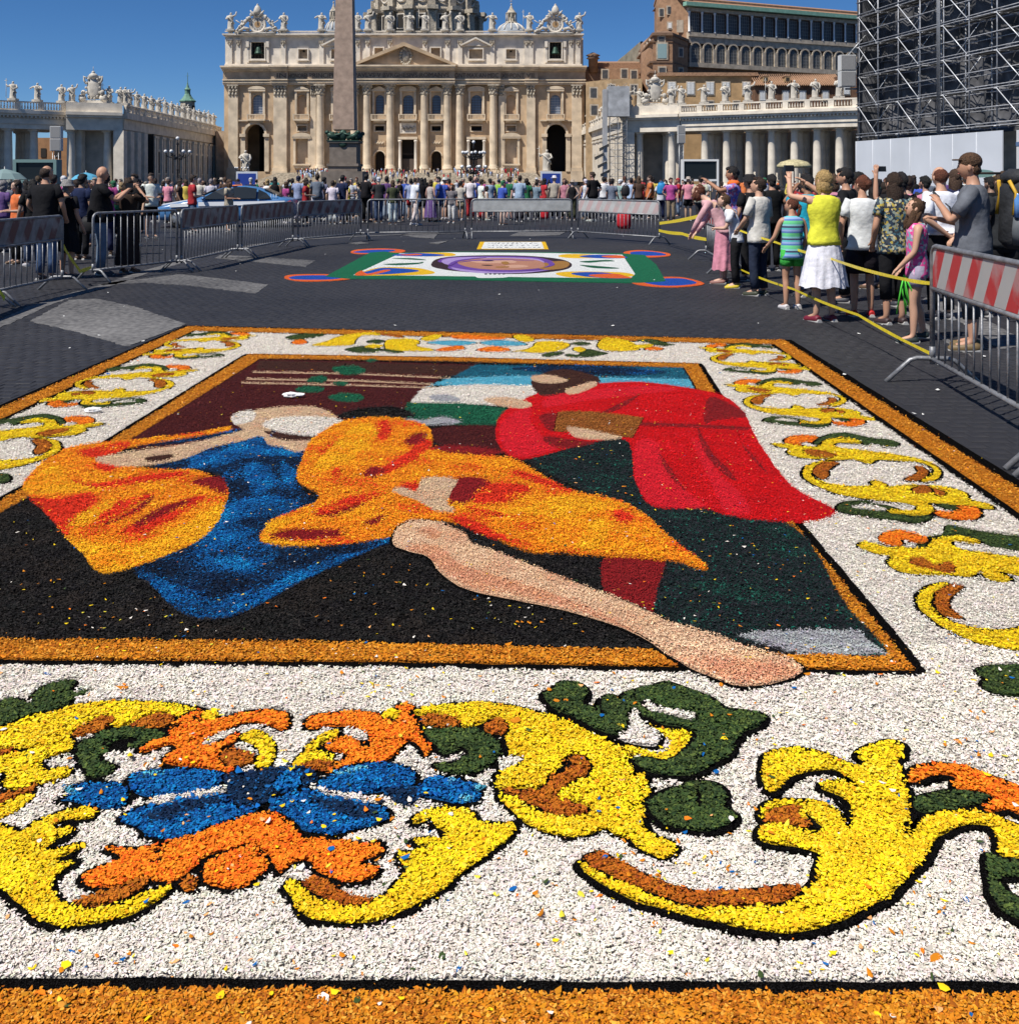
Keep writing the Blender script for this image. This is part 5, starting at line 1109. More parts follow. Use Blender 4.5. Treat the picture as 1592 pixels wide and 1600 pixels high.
rc = wing('colonnade', 'sunlit curved right colonnade with white columns and statues below the palace', RP, cps, 3, 11)
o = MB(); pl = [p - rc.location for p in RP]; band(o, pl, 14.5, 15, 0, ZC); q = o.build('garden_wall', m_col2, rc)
rl_ = ['left one of the pair beside the right coat of arms', 'right one of the pair beside the right coat of arms', 'first single statue right of the coat of arms on the right colonnade', 'second single statue right of the coat of arms on the right colonnade', 'statue in front of the last shutters of the tan house', 'statue at the left end of the tiled house', 'statue in front of the middle of the tiled house', 'statue at the right end of the tiled house', 'statue beside the hanging loudspeakers']
for i, px in enumerate((1049, 1064, 1099.5, 1132.5, 1168, 1204.5, 1240, 1273, 1310)):
    statue(i+1, P2(px, 234-(px-1066)*.0765-.3) + Vector((0,0,ZB+.5)), 4.3, 0, 'white ' + rl_[i] if rl_[i].startswith('statue') else rl_[i].replace('one', 'white statue') if 'pair' in rl_[i] else 'white ' + rl_[i], 'statues on the right colonnade')
for i, (px, l) in enumerate(((982,'white statue at the far left corner of the right colonnade'), (999,'white statue just left of the right coat of arms'))): statue(i+5, P2(px, 240)+Vector((0,0,ZB+.5)), 4.2, 0, l, 'statues on the right colonnade')
# corridor on the right side
cr = empty('corridor_gallery', P2(905,330)); tag(cr, 'cream corridor wall between basilica and right colonnade, partly behind scaffolding', 'corridor')
gal(cr, [Vector((0,0,0)), P2(972,246)-cr.location], 12)
for i in range(8): statue(i, cr.location + (P2(972,246)-cr.location)*((i+.5)/8.0) + Vector((.8,0,ZB+.5)), 3.6, -.5, f'{corn[i]} statue from the far end on the right corridor roof', 'statues on the right corridor roof')
# bell turret beyond the left corridor
tb = empty('bell_turret', at(293.5, 182, 420) ); tag(tb, 'green capped octagonal bell turret beyond the left corridor', 'turret'); s_ = 420/FL
o = MB(); o.lathe([(3.1,-8),(3.1,6.2)], (0,0,0), 8, smooth=False); o.build('drum', m_weath, tb)
for k in range(8):
    a = (k+.5)*math.pi/4; o = MB(); o.box((math.cos(a)*2.9, math.sin(a)*2.9, 3), (.3,1.0,3.2), a); o.build('window', m_void, tb)
m_copper = mat('copper_green', (0.14,0.27,0.20), .7, 1.5, .3)
o = MB(); o.lathe([(3.6,0),(3.6,.4),(2.6,1.2),(1.7,2.4),(1.2,3.4),(1.2,5),(1.5,5.2),(.8,6.0),(.35,7.4),(.15,8.5),(.1,12.5)], (0,0,6.25), 8, smooth=False); o.box((0,0,17.3), (1.6,.12,.12)); o.build('copper_cap', m_copper, tb)
o = MB(); s2_ = 300/FL; hs = empty('orange_house', P2(70, 262)); tag(hs, 'orange house seen through the left colonnade', 'house'); o.box((0,3,6.5), (12,6,13)); o.build('wall', mat('orange_plaster',(0.36,0.19,0.09),.9,.6,.2), hs)
for k in range(6):
    o = MB(); o.box((-4+(k%3)*3.8, -.08, 4+(k//3)*5), (1.4,.2,2.4)); o.build('window', m_void, hs)
# ------------------------------------------------------------------ palace and houses behind the right colonnade
m_brick = mat('palace_brick', (0.33,0.195,0.115), 0.9, .8, .3, .3, 5); m_brick2 = mat('palace_brick_dark', (0.21,0.13,0.085), 0.9, .8, .3)
m_tan = mat('tan_plaster', (0.46,0.30,0.15), 0.9, .5, .25); m_dkhouse = mat('brown_plaster', (0.16,0.085,0.05), 0.9, .8, .3)
m_tile = mat('roof_tile', (0.34,0.20,0.12), 0.9, 3, .4, .6, 8); m_green = mat('green_gutter', (0.22,0.42,0.32), .6, 1, .2)
m_lstone = mat('loggia_stone', (0.50,0.42,0.32), .85, .8, .3); m_lglass = mat('loggia_glass', (0.07,0.07,0.07), .45, 1.5, .4, spec=.6); m_white = mat('white_paint', (0.75,0.75,0.73), .6)
m_shut = mat('white_shutter', (0.62,0.63,0.62), .7); m_bar = mat('glazing_grey', (0.30,0.30,0.29), .6)
def wallseg(o, A, B, z0, z1, th, mi=0):
    d = (B-A); d.z = 0; t = d.normalized(); nn = Vector((-t.y, t.x, 0))*th
    if nn.y < 0: nn = -nn
    vs = [(*p.xy, z) for z in (z0, z1) for p in (A, B, B+nn, A+nn)]
    return o.add(vs, [(3,2,1,0),(4,5,6,7),(0,1,5,4),(1,2,6,5),(2,3,7,6),(3,0,4,7)], mi)
def zY(py, Y): return CH + (HZ-py)*Y/FL
pal = empty('palace', P2(1075,300)); tag(pal, 'brown papal palace with two long glazed loggias and a green roof edge', 'palace')
off = pal.location
A = P2(1075,300)-off; B = P2(1420,334)-off; T = (B-A).normalized(); ANG = math.atan2(T.y, T.x); NF = Vector((T.y, -T.x, 0))
Lw = (B-A).length
o = MB(); wallseg(o, A-NF*1.2, B-NF*1.2, 0, 57.5, 14); o.build('wall', m_brick2, pal)
o = MB(); wallseg(o, A+NF*.6, B+NF*.6, 45.6, 46.9, 2); wallseg(o, A+NF*.6, B+NF*.6, 36.3, 37.7, 2); wallseg(o, A+NF*.5, B+NF*.5, 53.3, 54.4, 2); wallseg(o, A+NF*.1, B+NF*.1, 43.6, 45.6, 1.5); wallseg(o, A+NF*.3, B+NF*.3, 30, 30.8, 1.5); o.build('string_course', m_lstone, pal)
o = MB(); wallseg(o, A+NF*2.2-T*2, B+NF*2.2, 54.6, 55.8, 2); o.build('gutter', m_green, pal)
o = MB(); a0 = A+NF*1.6-T*2; b0 = B+NF*1.6; a1 = A-NF*9-T*2; b1 = B-NF*9
o.add([(*a0.xy,55.9),(*b0.xy,55.9),(*b1.xy,59.5),(*a1.xy,59.5),(*(a1-NF*9).xy,55.9),(*(b1-NF*9).xy,55.9)], [(0,1,2,3),(3,2,5,4)]); o.build('roof', m_tile, pal)
pitch = 4.62; nwin = int(Lw/pitch)
uw = MB(); uw.box((0,.5,0), (3.9,.2,6.3), 0, 0); u2 = MB()
for k in range(-2,3): u2.box((k*.78,.34,0), (.07,.08,6.3))
for k in range(-2,4): u2.box((0,.33,k*1.05-.5), (3.9,.06,.07))
uwm = uw.mesh('pane', m_lglass); ubm = u2.mesh('glazing_bars', m_bar)
cm = MB(); cm.lathe([(.42,0),(.42,.3),(.3,.4),(.27,5.6),(.42,5.9),(.45,6.35)], (0,0,-3.2), 8); cmm = cm.mesh('loggia_column', m_white)
am = MB(); P_ = [(-1.55,-3.1),(1.55,-3.1),(1.55,1.4)] + [(1.55*math.cos(math.pi*k/8), 1.4+1.55*math.sin(math.pi*k/8)) for k in range(1,8)] + [(-1.55,1.4)]
am.vprism(P_, .3, .5); amm = am.mesh('pane', m_lglass); ab = MB()
for k in range(-2,3): ab.box((k*.6,.2,-.4), (.06,.08,5.2))
for k in range(5): ab.box((0,.2,-2.5+k*1.0), (3.0,.06,.06))
abm = ab.mesh('glazing_bars', m_bar)
af = MB(); Po = [(2.0*math.cos(math.pi*k/8), 1.4+2.0*math.sin(math.pi*k/8)) for k in range(9)]; Pi = [(1.55*math.cos(math.pi*k/8), 1.4+1.55*math.sin(math.pi*k/8)) for k in range(8,-1,-1)]
af.vprism(Po+Pi, -.1, .4); af.box((-1.95,.1,-.9), (.6,.5,4.6)); af.box((1.95,.1,-.9), (.6,.5,4.6)); af.box((0,0,-3.3), (4.4,.5,.4)); afm = af.mesh('arched_window', m_lstone)
for i in range(nwin):
    c = A + T*(pitch*(i+.5)+.2); e1 = link('window', uwm, pal, c-NF*.3+Vector((0,0,50.1)), ANG); e1.name = 'window'; link('glazing_bars', ubm, e1)
    link('loggia_column', cmm, pal, A+T*(pitch*i+.1)+NF*.35+Vector((0,0,50.1)), ANG)
    e2 = link('arched_window', afm, pal, c+NF*.2+Vector((0,0,40.7)), ANG); link('pane', amm, e2); link('glazing_bars', abm, e2)
def block(name, P, z1, m, parent, roof=None, z0=0):
    o = MB(); o.prism([(p.x, p.y) for p in P], z0, z1); q = o.build(name, m, parent)
    return q
def win(parent, px, py, Y, w, h, ang=0, m=None, f=None, dy=-.15):
    p = at(px, py, Y)-off; o = MB(); o.box((0,0,0), (w+.8,.3,h+.8)); a_ = o.build('window', f or m_lstone, parent, p+Vector((0,dy,0)), ang); o = MB(); o.box((0,-.2,0), (w,.1,h)); o.build('pane', m or m_lglass, a_); return a_
# polygonal corner block
C = [P2(999,326)-off, P2(1020,286)-off, P2(1050.5,286)-off, P2(1074.5,299)-off, P2(1075,330)-off]
block('corner_block', C, zY(56,286), m_brick, pal)
o = MB(); Cc = [p.copy() for p in C]; ctr = sum(Cc, Vector())/5; P3 = [ctr+(p-ctr)*1.05 for p in Cc]; z_ = zY(56,286); o.prism([(p.x,p.y) for p in P3], z_+.003, z_+.8)
vs = [(*p.xy, z_+.81) for p in P3] + [(ctr.x, ctr.y, z_+4.5)]; o.add(vs, [(i,(i+1)%5,5) for i in range(5)]); o.build('corner_roof', m_brick2, pal)
o = MB()
for z in (zY(98,286), zY(66,286), zY(114,286)):
    for i in range(3): wallseg(o, C[i]+Vector((0,-.25,0)), C[i+1]+Vector((0,-.25,0)), z, z+.5, 1)
o.build('string_course', m_brick2, pal)
win(pal, 1034, 80, 285.9, 2.6, 4.2, m=mat('pale_blue_glass',(0.25,0.36,0.36),.3)); win(pal, 1034, 111, 285.9, 1.7, 1.9); win(pal, 1033, 61, 285.9, 1.6, 1.2)
win(pal, 1063, 82, 291.5, 1.2, 2.2, .5); win(pal, 1063, 112, 291.5, 1.2, 1.8, .5)
for k in range(5): 
    px = 1001+k*4; Y = 322-k*7.3; q = win(pal, px, 86-k*5.4, Y-1.5, .9, .9, -.9, m=m_white)
# tower block left of loggia
C2 = [P2(1022,322)-off, P2(1026,306)-off, P2(1054,303)-off, P2(1076,300.5)-off, P2(1080,330)-off]
block('tower_block', C2, 58.5, m_brick, pal)
o = MB(); ctr = sum(C2, Vector())/5; P3 = [ctr+(p-ctr)*1.04 for p in C2]; o.prism([(p.x,p.y) for p in P3], 58.503, 59.3); o.build('tower_roof', m_tile, pal)
win(pal, 1033, 19.5, 305, 1.1, 2.0); win(pal, 1045.5, 16, 304, 1.1, 2.0); win(pal, 1046, 40, 303.6, 1.0, 1.6, m=m_white)
o = MB(); p = at(1062, 41, 301.5)-off; o.box((p.x,p.y,p.z), (2.0,.3,3.8)); o.build('blind_window', m_lstone, pal)
# lower roofs going back to the basilica
def slope(pal, pxs, m, name):   # pxs: list of (px,py,Y)
    o = MB(); P_ = [at(*q)-off for q in pxs]; n = len(P_); vs = [tuple(p) for p in P_] + [(p.x, p.y, -off.z) for p in P_]
    o.add(vs, [tuple(range(n))] + [(i, (i+1)%n, n+(i+1)%n, n+i) for i in range(n)]); return o.build(name, m, pal)
m_slate = mat('slate_grey_wall', (0.24,0.22,0.17), .9, .5, .3)
slope(pal, [(963,97,352),(1000,65,335),(1004,64,352),(968,92,372)], m_slate, 'chapel_roof')
slope(pal, [(1000,70,320),(1003,100,300),(1020,60,286.5),(1020,52,300)], m_brick, 'side_wall')
block('palace_wing', [P2(911,321)-off, P2(1001,318)-off, P2(1001,345)-off, P2(911,345)-off], zY(107,320), m_brick, pal)
slope(pal, [(925,98,322),(1000,98,322),(1000,96,340),(925,96,340)], m_tile, 'wing_roof'); slope(pal, [(908,108,318),(940,107,318),(940,104,330),(908,104,330)], m_brick2, 'low_wing')
block('lower_wing', [P2(915,300)-off, P2(955,292)-off, P2(1003,290)-off, P2(1003,316)-off, P2(915,316)-off], zY(128,300), mat('lower_wing_plaster',(0.36,0.25,0.14),.9,.6,.3), pal)
for px, py in ((927,145),(928,172),(955,140),(975,115),(990,117),(945,116),(990,140)): win(pal, px, py, 289 if py > 128 else 317, 1.7, 2.6)
o = MB(); p = at(926.5, 99, 318)-off; o.lathe([(1.5,-3),(1.5,1.2),(2.2,1.5),(1.6,2.1),(2.4,2.6),(1.0,3.2),(.4,3.5)], (p.x,p.y,p.z), 8); o.build('chimney', m_brick2, pal)
# tan house with shutters
def house(name, label, px0, px1, Y, ytop, m): 
    e_ = empty(name, P2((px0+px1)/2, Y)); tag(e_, label, 'house'); w_ = (px1-px0)*Y/FL; z = zY(ytop, Y); o = MB(); o.bx(-w_/2, w_/2, 0, 12, 0, z); o.build('wall', m, e_); return e_, w_, z
h1, w1, z1 = house('tan_house', 'tan house with white shutters just behind the right coat of arms', 1031, 1179, 262, 119, m_tan)
o = MB(); o.bx(-w1/2-.6, w1/2+.6, -.8, 12.6, z1+.003, z1+.9); o.build('roof', m_tile, h1)
def hwin(e_, px, py, Y, w, h, shut=True):
    p = at(px, py, Y)-e_.location; o = MB(); o.box((p.x,-.08,p.z), (w+.5,.2,h+.6)); a_ = o.build('window', m_lstone, e_); o = MB(); o.box((p.x,-.2,p.z), (w,.08,h)); o.build('pane', m_lglass, a_)
    if shut:
        for s_ in (-1,1):
            o = MB(); o.box((p.x+s_*w*.25,-.27,p.z), (w*.46,.06,h)); 
            for k in range(7): o.box((p.x+s_*w*.25,-.31,p.z-h*.42+k*h*.14), (w*.4,.03,h*.05))
            o.build('shutter', m_shut, a_)
for px in (1049,1078.6,1109,1133.5,1165.7): hwin(h1, px, 138, 262, 1.9, 3.2)
for px in (1062,1109,1150): hwin(h1, px, 163, 262, 1.6, 1.6, False)
h2, w2, z2 = house('brown_tiled_house', 'dark brown house with sloping tile roof and two dormers behind the right colonnade', 1179, 1312, 258, 134, m_dkhouse)
o = MB(); zt = zY(116,264); o.add([(-w2/2-.5,-1.0,z2),(w2/2+.8,-1.0,z2),(w2/2+.8,6,zt),(-w2/2+1.5,6,zt-.8),(-w2/2-.5,12,z2),(w2/2+.8,12,z2)], [(0,1,2,3),(3,2,5,4),(0,3,4),(1,5,2)])
x = -w2/2
while x < w2/2+.5: o.tube([(x,-1.15,z2+.12),(x+.15,5.8,zt-.1+.1)], .13, 5); x += .55
o.build('tiled_roof', m_tile, h2)
for px in (1195,1229):
    p = at(px, 124, 259)-h2.location; o = MB(); o.box((p.x,1.5,p.z), (1.5,2.4,1.4)); o.vprism([(p.x-1.0,p.z+.7),(p.x+1.0,p.z+.7),(p.x,p.z+1.3)], .2, 2.8, 1); o.box((p.x,.28,p.z-.05), (.9,.08,.9), 0, 2); o.build('dormer', [m_tan, m_tile, m_void], h2)
for px in (1191,1227,1253,1289): hwin(h2, px, 150, 258, 1.5, 2.4)
h3, w3, z3 = house('plain_brown_house', 'plain brown house at the far right beside the scaffold', 1312, 1480, 256, 118, m_dkhouse)
for px, py in ((1322,140),(1345,140)): hwin(h3, px, py, 256, 1.5, 2.4)
# ------------------------------------------------------------------ scaffolded structure and hoarding on the right
m_pipe = mat('galvanised_pipe', (0.42,0.43,0.44), .45, 12, .35, metal=.55); m_pipe_d = mat('scaffold_tube', (0.45,0.46,0.48), .55, 6, .4, metal=.4)
m_brace = mat('bright_brace', (0.72,0.74,0.76), .4, metal=.3); m_net = mat('dark_netting', (0.045,0.046,0.05), .9, 1.1, .9, .2, 6, col2=(0.17,0.17,0.18))
m_board = mat('scaffold_board', (0.10,0.10,0.10), .85, 4, .4); m_hoard = mat('hoarding_panel', (0.60,0.63,0.67), .6, .25, .12)
SA = at(1342,282,66).xy; SB_ = at(1600,282,50).xy
SA = Vector((SA[0], SA[1], 0)); SBv = Vector((SB_[0], SB_[1], 0)); sT = (SBv-SA).normalized(); SLn = (SBv-SA).length + 3; sN = Vector((sT.y, -sT.x, 0))
if sN.y > 0: sN = -sN
sAng = math.atan2(sT.y, sT.x)
scf = empty('scaffolding', SA, sAng); tag(scf, 'tall dark netted scaffolding with white diagonal braces above the pale hoarding at right', 'scaffolding')
def sp(u, d, z): return (u, d, z)      # local: u along, -y towards the square
Z0, LV, BAY = 4.3, 2.0, 2.35
nb = int(SLn/BAY)+1; nl = 6
o = MB()
def poles(d, u0=0):
    for i in range(nb+1):
        p = MB(); p.tube([(i*BAY, d, .0 if d > 0 else Z0-.2), (i*BAY+random.uniform(-.03,.03), d, Z0+nl*LV+1)], .045, 6); p.build('standard', m_pipe_d, scf)
poles(-.0); poles(1.4)
for l in range(nl+1):
    z = Z0+.25+l*LV
    for d in (0, 1.4):
        for dz in ((0, .18, 1.0) if d == 0 else (0, 1.0)):
            if random.random() < .9:
                p = MB(); p.tube([(-.3, d-.05, z+dz), (nb*BAY*.5, d-.05, z+dz+random.uniform(-.04,.04)), (nb*BAY, d-.05, z+dz)], .03, 5); p.build('ledger', m_pipe_d, scf)
    for i in range(nb+1):
        p = MB(); p.tube([(i*BAY,-.2,z-.04),(i*BAY,1.6,z-.04)], .03, 5); p.build('transom', m_pipe_d, scf)
    for j in range(2):
        for i in range(nb):
            if random.random() < .85:
                p = MB(); p.box((i*BAY+BAY/2, .35+j*.5, z+.03), (BAY*.97,.42,.05)); p.build('board', m_board, scf)
for l in range(nl):
    z = Z0+.25+l*LV
    for i in range(0, nb, 2):
        p = MB(); p.tube([((i)*BAY+.05, -.1, z+LV), ((i+1)*BAY-.05, -.1, z+.05)], .028, 5); p.build('brace', m_brace, scf)
    for i in range(1, nb, 2):
        if (i//2+l) % 4 != 2:
            p = MB(); p.tube([((i-1)*BAY+.2, .5, z+.1), ((i)*BAY-.2, .9, z+LV)], .022, 5); p.build('brace', m_brace, scf)
for i in (4,):
    for dx in (0, .12, .24): 
        p = MB(); p.tube([(i*BAY-.4+dx, -.15, Z0), (i*BAY-.4+dx, -.15, Z0+nl*LV+1)], .03, 5); p.build('standard', m_pipe, scf)
# nets: hung sheets with folds, one per bay
for i in range(nb):
    if i in (6, 7): continue
    p = MB(); nU, nV = 8, 10; vs = []; fs = []
    for a in range(nU+1):
        for b in range(nV+1):
            u = i*BAY + BAY*a/nU; z = Z0 + (nl*LV+1)*b/nV; vs.append((u, 1.62+.13*math.sin(u*3.1+b*.7)+.05*math.sin(u*9), z))
    for a in range(nU):
        for b in range(nV): fs.append((a*(nV+1)+b, (a+1)*(nV+1)+b, (a+1)*(nV+1)+b+1, a*(nV+1)+b+1))
    p.add(vs, fs, 0, True); p.build('net', m_net, scf)
p = MB(); vs = []; 
for b in range(11):
    for a in range(6): vs.append((-.12+.05*math.sin(b*1.3+a), -.1+a*.9, Z0-.3+(nl*LV+1.3)*b/10))
p.add(vs, [(b*6+a, b*6+a+1, (b+1)*6+a+1, (b+1)*6+a) for b in range(10) for a in range(5)], 0, True); p.build('net', m_net, scf)
# stone structure inside (fountain like stack of basins) seen where the net is open
fo = empty('stone_fountain', SA + sT*(6.9*BAY) - sN*5.2); tag(fo, 'weathered stone fountain inside the scaffolding, seen through the open bays', 'fountain')
p = MB(); p.lathe([(3.4,0),(3.4,3.8),(3.9,4.2),(2.2,4.5),(1.5,5.5),(1.7,7.2),(3.2,8.4),(3.3,8.7),(1.4,8.9),(1.1,10.5),(1.9,11.4),(2.0,11.7),(.8,11.9),(.6,13),(.3,14)], (0,0,0), 22, fn=lambda a, z: 1+.05*math.sin(a*7+z)); p.build('basins', m_lstone, fo)
# hoarding
ho = empty('hoarding', SA + sN*.5 + sT*.75, sAng); tag(ho, 'long pale grey blue hoarding wall under the scaffolding', 'hoarding')
for i in range(7):
    p = MB(); p.box((i*2.1+1.05-.2, 0, 2.12), (2.094,.06,4.2)); p.build('panel', m_hoard, ho)
    p = MB(); p.tube([(i*2.1-.2,-.05,0),(i*2.1-.2,-.05,4.22)], .02, 5); p.build('post', m_hoard, ho)
# white vehicle body at the far right edge
vn = empty('white_truck', Vector((25.7*.98, 47, 0)), -.1); tag(vn, 'white truck body with a blue stripe at the right edge behind the crowd', 'truck')
p = MB(); p.bx(-.0,8,0,2.4,1.3,4.15); p.build('body', m_white, vn); p = MB(); p.bx(-.02,8.02,-.02,2.42,3.35,3.55); p.build('stripe', mat('stripe_blue',(0.12,0.2,0.35),.5), vn)
for x in (1.4, 6.4):
    p = MB(); p.lathe([(.5,0),(.5,.3)], (0,0,0), 16); w_ = p.build('wheel', m_void, vn); w_.rotation_euler = (math.radians(90),0,0); w_.location = (x,.35,.5)
p = MB(); p.bx(.3,7.7,.3,2.2,.6,1.3); p.build('chassis', m_void, vn)
# ------------------------------------------------------------------ loudspeakers, screens, lamps
m_spk = mat('speaker_mesh', (0.26,0.26,0.26), .8, 30, .2); m_spkl = mat('speaker_frame', (0.62,0.62,0.60), .6)
def speaker(px, py0, py1, Y, w, label, pole_to=0, side=None):
    z0, z1 = zY(py1, Y), zY(py0, Y); e_ = empty('loudspeaker_tower', P2(px, Y)); tag(e_, label, 'loudspeaker')
    h = (z1-z0)/2
    for k in range(2):
        p = MB(); p.box((0,0,z0+h*(k+.5)), (w,w*.6,h*.97)); c = p.build('cabinet', m_spkl, e_); p = MB(); p.box((0,-w*.3-.02,z0+h*(k+.5)), (w*.9,.04,h*.88)); p.build('grille', m_spk, c)
    if side is None:
        p = MB()
        for sx_ in (-1,1):
            for sy_ in (-1,1): p.tube([(sx_*w*.28,sy_*w*.2,pole_to),(sx_*w*.28,sy_*w*.2,z0)], .05, 5)
        n = int((z0-pole_to)/.8)
        for k in range(n): p.tube([(-w*.28,-w*.2,pole_to+k*.8),(w*.28,-w*.2,pole_to+(k+1)*.8)], .03, 4)
        p.build('truss', m_pipe, e_)
    else:
        p = MB(); p.tube([(0,0,z1-.1),side], .05, 5); p.tube([(0,0,z0+.1),(side[0],side[1],side[2]-1)], .05, 5); p.tube([(0,.3,z0-.1),(side[0],.3,z0-.1)], .07, 5); p.build('arm', m_pipe, e_)
    return e_
speaker(1322.5, 86, 136, 66, 1.02, 'pair of grey loudspeakers hanging off the left edge of the scaffolding', side=(1.3,0,11.4))
speaker(89, 197, 236, 150, 1.6, 'grey loudspeaker stack on a truss before the left colonnade')
speaker(1064, 196, 224, 215, 1.6, 'grey loudspeaker stack in front of the right colonnade pier')
m_teal = mat('screen_frame', (0.16,0.26,0.25), .6); m_scr = mat('screen_off', (0.012,0.016,0.018), .25)
def screen(px0, px1, py0, py1, Y, m, label):
    s_ = Y/FL; e_ = empty('big_screen', P2((px0+px1)/2, Y)); tag(e_, label, 'screen'); w = (px1-px0)*s_; z0, z1 = zY(py1,Y), zY(py0,Y)
    p = MB(); t = .3
    p.bx(-w/2-t,-w/2,-.3,.9,0,z1+t); p.bx(w/2,w/2+t,-.3,.9,0,z1+t); p.bx(-w/2,w/2,-.3,.9,z1,z1+t); p.bx(-w/2,w/2,-.3,.9,z0-t,z0); p.build('frame', m, e_)
    p = MB(); p.bx(-w/2,w/2,-.1,.1,z0,z1); p.build('display', m_scr, e_)
screen(28, 86, 254, 281, 95, m_teal, 'switched off big screen in a dull teal frame at far left'); screen(1068, 1119, 252, 280, 150, m_white, 'switched off big screen in a white frame before the right colonnade')
m_iron = mat('cast_iron', (0.025,0.025,0.028), .5, metal=.5); m_globe = mat('lamp_globe', (0.75,0.76,0.76), .25)
def lamp(px, pyt, Y, tiers, label, grp='branched lamps in the square'):
    zt = zY(pyt, Y); e_ = empty('street_lamp', P2(px, Y)); tag(e_, label, 'street lamp', grp)
    k_ = zt/9.0
    p = MB(); p.lathe([(.55,0),(.5,.3),(.3,.5),(.28,1.2),(.35,1.4),(.15,1.8),(.11,3.4),(.18,3.5),(.1,3.7),(.09,7.6),(.2,7.8),(.08,8.1),(.06,8.6)], (0,0,0), 10); p.v = [(x*k_*1.2,y*k_*1.2,z*k_) for x,y,z in p.v]; p.build('post', m_iron, e_)
    p = MB(); p.ball((0,0,zt-.22*k_), .23*k_*1.3, 12, 8); p.build('globe', m_globe, e_)
    for zz, R, n, ph in tiers:
        for j in range(n):
            a = ph+2*math.pi*j/n; x, y = math.cos(a), math.sin(a); r = R*k_; z = zz*k_
            p = MB(); p.tube([(0,0,z-.9*k_),(x*r*.4,y*r*.4,z-1.1*k_),(x*r*.85,y*r*.85,z-.85*k_),(x*r,y*r,z-.3*k_)], .07*k_, 5); p.ball((x*r*.5,y*r*.5,z-.7*k_), .16*k_, 6, 4); p.ball((x*r*.3,y*r*.3,z-1.2*k_), .2*k_, 6, 4); p.build('arm', m_iron, e_)
            p = MB(); p.ball((x*r,y*r,z-.02*k_), .25*k_*1.15, 10, 7); p.build('globe', m_globe, e_)
lamp(740, 220, 165, [(6.9,2.0,8,.2),(4.3,2.3,8,.5)], 'big black branched lamp with two rings of white globes before the basilica')
lamp(278, 214, 150, [(6.6,1.9,6,.3)], 'black branched lamp with white globes before the left corridor'); lamp(378, 249, 205, [(6.4,2.0,5,.0)], 'small distant branched lamp before the left archway')
# scaffold tower between basilica and right colonnade
stw = empty('scaffold_tower', P2(966, 236)); tag(stw, 'narrow metal scaffold tower with grey wrapping beside the right colonnade', 'scaffolding')
zt = zY(133, 236); 
for i in range(3):
    for j in range(2):
        p = MB(); p.tube([(-2.0+i*2.0, j*2.2, 0), (-2.0+i*2.0, j*2.2, zt)], .07, 5); p.build('standard', m_pipe, stw)
nlev = int(zt/1.6)
p = MB()
for l in range(nlev):
    z = 1+l*1.6
    for j in range(2): p.tube([(-2,j*2.2,z),(2,j*2.2,z)], .05, 4)
    for i in range(3): p.tube([(-2+2*i,0,z),(-2+2*i,2.2,z)], .05, 4)
    p.tube([(-2,0,z),(0,0,z+1.6)] if l % 2 else [(0,0,z),(-2,0,z+1.6)], .04, 4); p.tube([(0,0,z+1.6),(2,0,z)] if l % 2 else [(0,0,z),(2,0,z+1.6)], .04, 4)
q = p.build('ledgers', m_pipe, stw); q['kind'] = 'stuff'
p = MB(); p.bx(-2.6,2.6,-.5,2.6,zt-7.5,zt-.3); q = p.build('wrapping', mat('grey_sheeting', (0.42,0.43,0.44), .6, .6, .35, .6, 1.5), stw)
p = MB(); p.bx(-3.6,-2.7,-.6,3,2,zt-1); p.build('grey_sheet', mat('grey_sheet', (0.38,0.38,0.38), .7, .5, .2), stw)
for k, (x, z) in enumerate(((-3.5,9.3),(-3.9,5.2),(-3.2,3.2),(-4.6,7.2))):
    p = MB(); p.add([(x-1.2,-1,z),(x+1,-1.4,z+1.1),(x+1.2,-.2,z+.6),(x-1.0,0.2,z-.6)], [(0,1,2,3)]); p.add([(x-1.2,-1,z-.12),(x+1,-1.4,z+.98),(x+1.2,-.2,z+.48),(x-1.0,0.2,z-.72)], [(3,2,1,0)]); p.build('canopy_sheet', m_bar, stw)
# blue display boards low before the archways
for px, Y, l in ((861, 175, 'blue board with pale frame below the right archway'), (386, 175, 'blue board below the left archway')):
    e_ = empty('blue_board', P2(px, Y)); tag(e_, l, 'board'); z0, z1 = zY(284,Y), zY(268,Y); p = MB(); p.bx(-1.9,1.9,0,.2,0,z1); p.build('frame', m_hoard, e_); p = MB(); p.bx(-1.6,1.6,-.05,-.002,.2,z1-.35); p.build('panel', mat('board_blue', (0.02,0.05,0.28), .5), e_)
